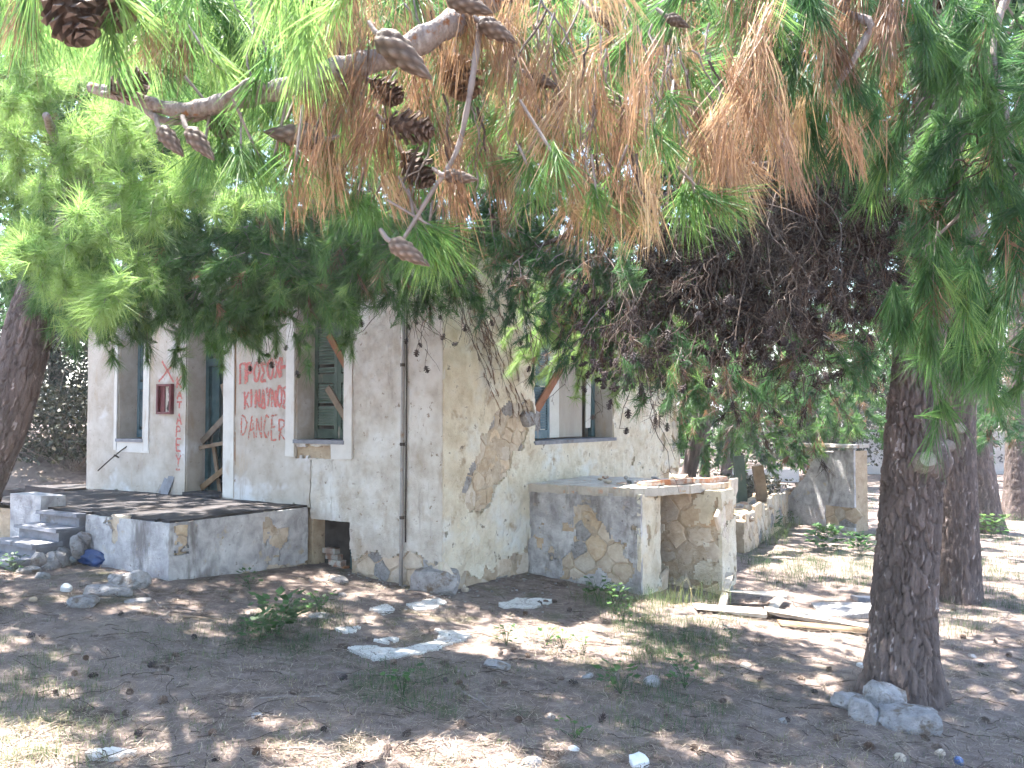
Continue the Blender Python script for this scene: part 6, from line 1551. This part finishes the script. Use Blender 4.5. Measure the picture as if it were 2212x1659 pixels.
finish(F, crp, ('needles', 'caught_needles', 'stems', 'stems'))

# =================================================================== GROUND DETAIL
r = np.random.default_rng(900)
def scatter_px(n, poly):
    return [ground_at(*q) for q in in_poly_px(poly, n, r)]
ALLG = [(-60, 1700), (-60, 1200), (300, 1290), (700, 1230), (1100, 1270), (1500, 1300), (1600, 1180), (2260, 1180), (2260, 1700)]
def off_building(P):
    d = P - CN; a = d @ U_; b = d @ T_
    inside = (a > -.05) & (a < WLEN) & (b > -.05) & (b < SLEN)
    prc = (a > PA - .05) & (a < 6.2) & (-b > 0) & (-b < PS + .05)
    sh = (b > B0 - .05) & (b < b_in + .55) & (-a > 0) & (-a < s_r)
    return ~(inside | prc | sh)
# fallen needles
n = 125000
x = r.uniform(-6.5, 7.5, n); y = 4.2 + 9.5 * r.random(n) ** 1.5
th = r.uniform(0, 6.283, n); ln = r.uniform(.05, .13, n); P = np.stack([x, y, gz(x, y) + r.uniform(.012, .03, n)], -1)
P = P[off_building(P)]; n = len(P); th = th[:n]; ln = ln[:n]
d = np.stack([np.cos(th), np.sin(th), r.normal(0, .12, n)], -1); s = np.stack([-np.sin(th), np.cos(th), np.zeros(n)], -1) * .0026
bend = np.cross(d, Z3) * (r.normal(0, .12, n) * ln)[:, None]
V = np.stack([P - s, P + s, P + d * ln[:, None] + bend], 1).reshape(-1, 3)
k = np.arange(n)[:, None] * 3
lit = part('needle_litter', V, k + [0, 1, 2], M['litter'], tint=np.repeat(r.random(n), 3)); tag(lit, 'fallen brown pine needles strewn over the ground', 'pine needles', kind='stuff')
# broken twiglets among the needles
F = Foliage(910)
for q in in_poly_px(ALLG, 520, r):
    p = ground_at(*q)
    if not off_building(p[None])[0]: continue
    a_ = r.uniform(0, 6.283); e = p + np.array([math.cos(a_), math.sin(a_), 0]) * r.uniform(.05, .28); e[2] = float(gz(e[0], e[1])); F.twig(wiggle(p + Z3 * .02, e + Z3 * .022, 6, .08, r), .0035, .002, sides=4)
V, Q = build_twigs(F.tw); tag(part('twig_litter', V, Q, M['deadtwig'], smooth=True), 'broken twiglets lying among the fallen needles', 'twigs', kind='stuff')
# grass
GP = []; GT = []; GH = []
def grass(poly, n, h, tint, tv=.15):
    for p in scatter_px(n, poly): GP.append(p); GT.append(tint + r.normal(0, tv)); GH.append(h * r.uniform(.6, 1.3))
grass([(520, 1330), (700, 1290), (760, 1360), (640, 1420), (480, 1400)], 190, .07, .2)
grass([(760, 1420), (1000, 1440), (980, 1560), (760, 1520)], 110, .07, .3)
grass([(-30, 1380), (220, 1420), (240, 1540), (-30, 1600)], 46, .09, .5)
grass([(-30, 1540), (250, 1560), (300, 1659), (-30, 1680)], 30, .10, .7)
grass([(1330, 1340), (1600, 1340), (1560, 1430), (1380, 1440)], 170, .11, .28)
grass([(1240, 1290), (1420, 1290), (1420, 1350), (1260, 1350)], 34, .2, .5)
grass([(1440, 1280), (1560, 1280), (1560, 1310), (1430, 1320)], 26, .32, .6)
grass([(1590, 1110), (1720, 1130), (1700, 1180), (1590, 1180)], 60, .34, .55)
grass([(1590, 1190), (1890, 1180), (1890, 1270), (1650, 1280)], 220, .13, .25)
grass([(1850, 1060), (1900, 1060), (1900, 1120), (1850, 1120)], 30, .14, .25)
grass([(2040, 1180), (2230, 1100), (2230, 1320), (2040, 1400)], 210, .12, .25)
grass([(2100, 1060), (2230, 1080), (2230, 1130), (2110, 1160)], 50, .25, .2)
grass([(1300, 1440), (1560, 1450), (1560, 1580), (1330, 1590)], 60, .1, .35)
grass([(300, 1330), (520, 1330), (460, 1480), (240, 1460)], 40, .06, .35)
grass(ALLG, 520, .045, .55, .3)
GP = np.array(GP); GT = np.array(GT); GH = np.array(GH); ok = off_building(GP); GP = GP[ok]; GT = GT[ok]; GH = GH[ok]
nb = 16; m = len(GP)
az = r.uniform(0, 6.283, (m, nb)); lean = r.uniform(.3, 1.6, (m, nb)); hh = GH[:, None] * r.uniform(.5, 1.2, (m, nb)); w = .0012 + .007 * hh * .35
bs = GP[:, None] + np.stack([r.normal(0, .06, (m, nb)), r.normal(0, .06, (m, nb)), np.zeros((m, nb))], -1)
dd = np.stack([np.cos(az), np.sin(az), np.zeros_like(az)], -1); sd_ = np.stack([-np.sin(az), np.cos(az), np.zeros_like(az)], -1) * w[..., None]
md = bs + dd * (lean * hh * .3)[..., None] + Z3 * (hh * .62)[..., None]; tp = bs + dd * (lean * hh * .9)[..., None] + Z3 * (hh * (1 - .4 * np.minimum(lean, 1.5)))[..., None]
V = np.stack([bs - sd_, bs + sd_, md + sd_ * .7, md - sd_ * .7, tp], 2).reshape(-1, 3); k = np.arange(m * nb)[:, None] * 5
go = part('grass', V, np.concatenate([k + [0, 1, 2], k + [0, 2, 3], k + [3, 2, 4]]), M['grass'], tint=np.repeat(np.clip(np.repeat(GT, nb) + r.normal(0, .12, m * nb), 0, 1), 5)); tag(go, 'thin wild grass growing through the needle litter', 'grass', kind='stuff')

# weeds (leafy plants)
def weed(p, sz, nl, label, seed, tint=.5):
    rr = np.random.default_rng(seed); t = empty('weed', p, label, 'plant', 'small leafy weeds'); V = []; St = MB()
    for k in range(nl):
        a = rr.uniform(0, 6.283); h = sz * rr.uniform(.25, 1); o = np.array([math.cos(a), math.sin(a), 0]) * sz * rr.uniform(.15, .6); e = p + o + Z3 * h
        if k < 12: St.tube([p, p + o * .5 + Z3 * h * .7, e], .0018, 3, False)
        d = norm(np.array([math.cos(a), math.sin(a), rr.normal(.2, .3)])); s = norm(np.cross(d, Z3 + rr.normal(0, .2, 3))); l = sz * rr.uniform(.18, .34)
        V.append([e, e + d * l * .45 + s * l * .38, e + d * l, e + d * l * .45 - s * l * .38])
    St.build('stems', M['leaf'], t); part('leaves', np.array(V).reshape(-1, 3), np.arange(nl * 4).reshape(-1, 4), M['leaf'], t, tint=np.repeat(np.clip(tint + rr.normal(0, .15, nl), 0, 1), 4))['kind'] = 'stuff'
for k, (x, y, sz, nl, lb) in enumerate([(540, 1275, .16, 40, 'clover-like weed before the right side of the porch'), (600, 1370, .26, 110, 'largest low green weed in the middle of the left yard'), (560, 1390, .2, 70, 'low green weed just left of the largest one'), (690, 1325, .16, 50, 'small weed left of the flat pale stone'), (1330, 1320, .2, 46, 'bright leafy weed at the foot of the cellar entrance'), (1095, 1395, .15, 26, 'sunlit weed at the left of the bright patch'), (1180, 1395, .13, 22, 'sunlit weed in the middle of the bright patch'), (1215, 1400, .12, 18, 'small sunlit weed right of the middle one'), (1262, 1415, .12, 18, 'small weed at the right edge of the bright patch'), (1345, 1345, .16, 30, 'weed in front of the cellar entrance plants'), (870, 1510, .16, 26, 'lone upright weed in the centre foreground'), (1240, 1600, .12, 18, 'tiny bright weed near the bottom centre'), (1480, 1490, .18, 40, 'low weed right of the centre foreground'), (1340, 1500, .18, 36, 'weed beside the pale stone in the foreground'), (1780, 1190, .42, 160, 'large grey green weed clump before the ruined wall'), (1860, 1200, .36, 120, 'green weed clump beside the nearest right trunk'), (1660, 1150, .4, 120, 'pale sunlit weed clump at the foot of the low rubble wall'), (1720, 1130, .3, 80, 'dark weed at the foot of the ruined wall'), (1800, 1125, .35, 110, 'dark bush growing against the ruined wall'), (2140, 1160, .4, 120, 'bright weed at the foot of the leaning right trunk'), (30, 1240, .2, 40, 'weed beside the lowest step'), (280, 1215, .2, 34, 'thin weed against the porch front'), (1290, 1300, .22, 50, 'weed against the plastered side of the cellar entrance')]):
    p = ground_at(x, y); weed(p, sz * (1.25 if y > 1250 else 1), nl, lb, 700 + k, .65 if 'bright' in lb or 'sunlit' in lb else .4)  # weeds in the sun get lighter leaves: sunlight put into their tint
# fallen cones
CL = [(260, 1330), (185, 1425), (160, 1460), (200, 1465), (270, 1545), (280, 1500), (330, 1440), (360, 1450), (555, 1630), (560, 1560), (830, 1640), (835, 1628), (960, 1475), (990, 1480), (1005, 1490), (740, 1470), (1080, 1415), (1140, 1420), (1165, 1305), (1180, 1303), (1197, 1302), (780, 1660), (350, 1520), (460, 1590), (700, 1580), (1090, 1480), (1210, 1470), (1240, 1480), (1430, 1530), (1560, 1520), (1640, 1470), (1730, 1470), (1790, 1450), (1760, 1500), (2040, 1480), (2080, 1380), (2150, 1390), (2180, 1420), (2060, 1320), (2120, 1440), (2190, 1500), (2130, 1560), (1700, 1560), (1600, 1600), (1500, 1620), (1300, 1560), (1120, 1560), (640, 1500), (420, 1380), (380, 1420), (120, 1500), (90, 1380), (2000, 1600), (1880, 1620), (1640, 1640), (880, 1590), (1000, 1570), (300, 1590)]
r2_ = np.random.default_rng(5)
for k in range(14): CL.append(tuple(in_poly_px(ALLG, 1, r2_)[0]))
for k, q in enumerate(CL):
    p = ground_at(*q)
    if not off_building(p[None])[0]: continue
    L = r2_.uniform(.048, .075); o = bpy.data.objects.new('pine_cone', CONE_O if k % 3 else CONE_D); COL.objects.link(o)
    d = norm(np.array([r2_.normal(), r2_.normal(), r2_.normal(0, .25)])); o.rotation_euler = Vector(d).to_track_quat('Z', 'Y').to_euler(); o.scale = (L * 1.1, L * 1.1, L)
    o.location = p + d * L * .5 + Z3 * L * .28; tag(o, 'small dark open pine cone lying on the needle-covered ground', 'pine cone', 'fallen pine cones')

# stones and rubble
def rock(px_, py_, s, label, seed, mat='stone_pale', rot=None, sub=3, blocky=.5, name='stone', lift=.16, cat='stone', group=None):
    p = ground_at(px_, py_); o = add(name, rock_mesh(name, *s, seed, sub, blocky, .17), M[mat], None, p + Z3 * s[2] * lift)
    o.rotation_euler = rot if rot is not None else (random.uniform(-.2, .2), random.uniform(-.2, .2), random.uniform(0, 6)); tag(o, label, cat, group); return o
rock(1835, 1528, (.24, .2, .16), 'pale lavender stone leftmost of the four at the foot of the right trunk', 1, rot=(0, .1, .3))
rock(1868, 1552, (.24, .22, .22), 'rounded pale stone second from left at the foot of the right trunk', 2, rot=(.1, 0, 1.1))
rock(1912, 1535, (.30, .24, .22), 'angular pale stone nearest the bark of the right trunk', 3, rot=(.2, .25, -.3), lift=.4)
rock(1955, 1572, (.42, .26, .22), 'longest flat pale stone at the right of the four by the trunk', 4, rot=(0, .05, -.15), blocky=.75)
for k, (x, y, s, lb, rot) in enumerate([(180, 1308, (.26, .2, .14), 'pale block at the left end of the broken concrete by the porch', (0, 0, .2)), (235, 1285, (.42, .18, .14), 'long pale broken kerb piece in front of the porch', (0, .15, .35)), (278, 1268, (.40, .22, .20), 'ribbed pale concrete lump at the right of the broken pieces', (.1, -.3, .5)), (258, 1258, (.22, .14, .12), 'small pale lump behind the broken concrete', (0, .2, 1)), (298, 1302, (.24, .1, .06), 'thin pale slab sliver right of the broken concrete', (0, 0, .7))]):
    rock(x, y, s, lb, 20 + k, rot=rot)
for k, (x, y, s, lb, mt) in enumerate([(143, 1275, (.11, .1, .1), 'round bright white stone left of the broken concrete', 'whitewash'), (60, 1238, (.28, .2, .1), 'pale stone near the lowest step', 'stone_pale'), (90, 1248, (.22, .15, .09), 'pale flat stone before the steps', 'stone_pale'), (72, 1298, (.07, .06, .06), 'small tan pebble at the left of the yard', 'stone'), (695, 1333, (.24, .16, .04), 'flat grey stone in the middle of the yard', 'stone_pale'), (735, 1258, (.26, .16, .1), 'pale stone before the cellar opening', 'stone_pale'), (740, 1288, (.13, .1, .06), 'small stone below the cellar opening', 'stone_pale'), (935, 1278, (.13, .1, .09), 'small stone at the foot of the house corner', 'stone_pale'), (1005, 1277, (.09, .08, .07), 'pinkish pebble right of the house corner', 'stone'), (1270, 1462, (.13, .08, .04), 'thin flat white stone in the shaded yard', 'stone_pale'), (1075, 1440, (.22, .14, .08), 'pale lumpy stone at the edge of the bright patch', 'stone_pale'), (1408, 1478, (.16, .13, .09), 'blue grey stone beside a weed in the foreground', 'stone_pale'), (1378, 1650, (.13, .12, .09), 'small square white block at the bottom edge', 'whitewash'), (1190, 1550, (.06, .05, .04), 'tiny lilac pebble in the foreground', 'stone_pale'), (1240, 1620, (.07, .05, .04), 'tiny white pebble near the bottom', 'whitewash'), (1150, 1652, (.13, .1, .07), 'pale stone at the bottom centre edge', 'stone_pale'), (555, 1550, (.09, .07, .04), 'small lilac stone in the left foreground', 'stone_pale'), (1610, 1440, (.13, .09, .04), 'flat stone in the shade right of the centre', 'stone'), (1860, 1440, (.08, .06, .05), 'white chip left of the right trunk', 'whitewash'), (1690, 1560, (.06, .05, .05), 'small grey pebble left of the four stones', 'stone_pale'), (2100, 1420, (.09, .07, .05), 'grey stone right of the nearest trunk', 'stone_pale'), (1945, 1640, (.10, .08, .06), 'tan stone below the four pale stones', 'stone'), (2030, 1630, (.08, .07, .05), 'small tan stone near the blue scrap', 'stone'), (1980, 1295, (.10, .08, .06), 'pale rag-like stone between the two right trunks', 'stone_pale')]):
    rock(x, y, s, lb, 50 + k, mt, sub=2)
# small chips of fallen plaster at the foot of the walls
chips = MB()
for k in range(200):
    p = np.array([0., 0, 0]); w = r.random()
    if w < .55: p = Lp(r.uniform(-.3, 1.4), 0, r.exponential(.35) + .05)
    else: p = Rp(r.uniform(-.2, 1.7), 0, r.exponential(.4) + .05)
    s = r.uniform(.006, .02); V = ICO1[0][:12] if len(ICO1[0]) == 12 else ICO1[0]; V = ICO1[0] * [s, s * r.uniform(.5, 1), s * .5] + [p[0], p[1], gz(p[0], p[1]) + .015]
    chips.add(V, T=ICO1[1])
o = chips.build('plaster_chips', M['stone_pale']); tag(o, 'small pale chips of fallen plaster along the wall foot', 'rubble', kind='stuff')
# spilt mortar patches on the ground
def patch(poly_px, label, seed, h=.012):
    G = np.array([ground_at(*q)[:2] for q in poly_px]); lo = G.min(0) - .05; hi = G.max(0) + .05; c = G.mean(0); nx = max(6, int((hi[0] - lo[0]) / .02)); ny = max(6, int((hi[1] - lo[1]) / .02))
    xs = np.linspace(lo[0], hi[0], nx); ys = np.linspace(lo[1], hi[1], ny); XX, YY = np.meshgrid(xs, ys, indexing='ij')
    xc = (xs[:-1] + xs[1:]) / 2; yc = (ys[:-1] + ys[1:]) / 2; XC, YC = np.meshgrid(xc, yc, indexing='ij')
    keep = poly_in([tuple(g) for g in G], XC + .10 * fbm(XC * 7, YC * 7, seed=seed), YC + .10 * fbm(XC * 7 + 5, YC * 7, seed=seed + 1)); keep &= fbm(XC * 9, YC * 9, seed=seed + 2) < .22
    Zs = gz(XX, YY) + .016 + h * 2 * np.abs(fbm(XX * 8, YY * 8, seed=seed + 3)); idx = np.arange(nx * ny).reshape(nx, ny); I, J = np.nonzero(keep)
    V = np.stack([XX, YY, Zs], -1).reshape(-1, 3); Q = np.stack([idx[I, J], idx[I + 1, J], idx[I + 1, J + 1], idx[I, J + 1]], -1)
    used = np.unique(Q); mp = -np.ones(len(V), int); mp[used] = np.arange(len(used)); V = V[used]; Q = mp[Q]
    V2 = np.vstack([V, V - [0, 0, .04]]); base = np.array([c[0], c[1], float(gz(c[0], c[1]))])
    ed = {}
    for q in Q:
        for a in range(4):
            e = (q[a], q[(a + 1) % 4]); kk = tuple(sorted(e)); ed[kk] = None if kk in ed else e
    sk = np.array([(e[0], e[0] + len(V), e[1] + len(V), e[1]) for e in ed.values() if e])
    o = part('mortar_patch', V2, [np.vstack([Q, sk])], M['trim'], base=base, smooth=False); tag(o, label, 'mortar'); return o
patch([(750, 1400), (790, 1398), (850, 1405), (920, 1395), (955, 1375), (935, 1362), (1000, 1368), (1012, 1378), (960, 1400), (880, 1420), (810, 1430)], 'curved lavender sheet of spilt mortar in the yard', 120)
patch([(810, 1385), (850, 1380), (865, 1385), (830, 1392)], 'small white mortar spot above the curved sheet', 123)
patch([(720, 1360), (770, 1356), (785, 1364), (740, 1368)], 'small mortar streak left of the curved sheet', 126)
patch([(800, 1318), (835, 1308), (855, 1320), (830, 1328)], 'pale mortar spot nearest the corner foot', 129)
patch([(880, 1308), (930, 1296), (965, 1300), (945, 1316), (900, 1320)], 'crumbled pale plaster heap below the corner stone', 132)
patch([(1070, 1308), (1120, 1294), (1190, 1298), (1160, 1314), (1100, 1316)], 'crumbled pale plaster before the side wall', 135)
patch([(190, 1630), (260, 1620), (300, 1630), (250, 1645), (200, 1645)], 'flat pale slab showing at the bottom left', 138)

# fallen timber and slabs right of the cellar entrance
def board(p0, p1, w, th, mat, label, name='board', lift0=.03, lift1=.03, upv=(0, 0, 1), cat='board'):
    a = ground_at(*p0) + Z3 * lift0; b = ground_at(*p1) + Z3 * lift1; mb = MB(); mb.bar(a, b, w, th, upv); mb.V[-1] = mb.V[-1] + np.random.default_rng(int(p0[0] + p0[1])).normal(0, min(.014, w * .2), mb.V[-1].shape); o = mb.build(name, M[mat], base=a); tag(o, label, cat); return o
board((1560, 1322), (1577, 1290), .09, .03, 'plank_grey', 'short pale plank propped upright at the cellar entrance', lift0=.02, lift1=.28)
board((1570, 1308), (1685, 1305), .16, .03, 'plank_grey', 'pale plank lying level across the fallen timber', lift0=.16, lift1=.10)
board((1655, 1335), (1692, 1300), .07, .03, 'plank_grey', 'short pale plank crossing the end of the level one', lift0=.03, lift1=.12)
board((1500, 1318), (1650, 1335), .30, .03, 'plank_grey', 'wide sunlit board on the ground left of the fallen planks', lift0=.04, lift1=.06)
board((1655, 1335), (1885, 1362), .26, .04, 'plank_grey', 'long sunlit board running towards the right trunk', lift0=.09, lift1=.03)
board((1680, 1352), (1890, 1372), .14, .03, 'plank', 'narrower board beneath the long sunlit one', lift0=.03, lift1=.02)
mb = MB(); g = ground_at(1835, 1325); mb.box(g + Z3 * .03, norm(np.array([1, -.12, .02])), norm(np.array([.12, 1, 0])), Z3, .72, .5, .05, .02); tag(mb.build('paving_slab', M['stone_pale'], base=g), 'grey flagstone lying left of the right trunk', 'slab')
mb = MB(); g = ground_at(1878, 1298); mb.box(g + Z3 * .025, norm(np.array([1, -.05, 0])), norm(np.array([.05, 1, 0])), Z3, .38, .24, .03, .01); tag(mb.build('paving_slab', M['marble'], base=g), 'small blue grey slab behind the flagstone', 'slab')
tag(board((395, 1340), (480, 1345), .012, .012, 'plank', 'thin pale stick in the left yard', 'stick', cat='stick'))
for k, (a, b, lb) in enumerate([((300, 1275), (350, 1318), 'thin stick resting on the broken concrete'), ((720, 1455), (880, 1468), 'long thin stick in the left centre'), ((1500, 1395), (1560, 1402), 'thin stick in the grass right of centre'), ((2080, 1370), (2180, 1330), 'thin stick in the shade at the right'), ((1000, 1500), (1060, 1540), 'short stick in the centre foreground'), ((560, 1515), (690, 1512), 'pale straw lying in the left foreground')]):
    A_, B_ = ground_at(*a), ground_at(*b); mb = MB(); mb.tube(wiggle(A_ + Z3 * .02, B_ + Z3 * .025, 8, .03, r), .005, 5); tag(mb.build('stick', M['twig'], base=A_), lb, 'stick')
# litter: blue bag and clear bottle by the steps, blue scrap
p = ground_at(207, 1222); V, Fc = ICO3; nz_ = fbm(V[:, 0] * 2, V[:, 1] * 2, V[:, 2] * 2, seed=8); nz2 = np.abs(fbm(V[:, 0] * 5, V[:, 1] * 5, V[:, 2] * 5, seed=9))
Vb = V * (1 + 1.2 * nz_ - 2.2 * nz2)[:, None] * [.22, .15, .12]; o = add('plastic_bag', fast_mesh('plastic_bag', Vb, Fc, smooth=True), M['bluebag'], None, p + Z3 * .08); tag(o, 'crumpled blue plastic bag lying between the steps and the porch', 'bag')
p = ground_at(150, 1222); mb = MB(); dpt = norm(np.array([.55, .5, .35])); mb.tube([p + Z3 * .05 + dpt * s_ for s_ in (0, .01, .15, .19, .21, .235)], [.02, .045, .045, .03, .014, .014], 16); bt = mb.build('plastic_bottle', M['plastic'], base=p, smooth=True); tag(bt, 'clear plastic bottle lying left of the blue bag', 'bottle')
rock(2070, 1648, (.07, .06, .06), 'small blue plastic scrap at the bottom right', 91, 'bluebag', sub=2, name='plastic_scrap', cat='scrap')

# =================================================================== HAZE (thin air added to stand in for milky lens glare)
hm = bpy.data.materials.new('glare_haze'); hm.use_nodes = True
hn = hm.node_tree; hn.nodes.remove(hn.nodes['Principled BSDF'])
pv = hn.nodes.new('ShaderNodeVolumePrincipled'); pv.inputs['Density'].default_value = 0.0015; pv.inputs['Color'].default_value = (0.93, 0.95, 1.0, 1); pv.inputs['Anisotropy'].default_value = 0.3
hn.links.new(pv.outputs[0], hn.nodes['Material Output'].inputs['Volume'])
mb = MB(); mb.box([0, 450, 8.0], [1, 0, 0], [0, 1, 0], Z3, 1500, 1800, 20.0)
hz = mb.build('haze', hm); tag(hz, 'thin haze added for the milky glare of the lens', 'haze', kind='stuff')
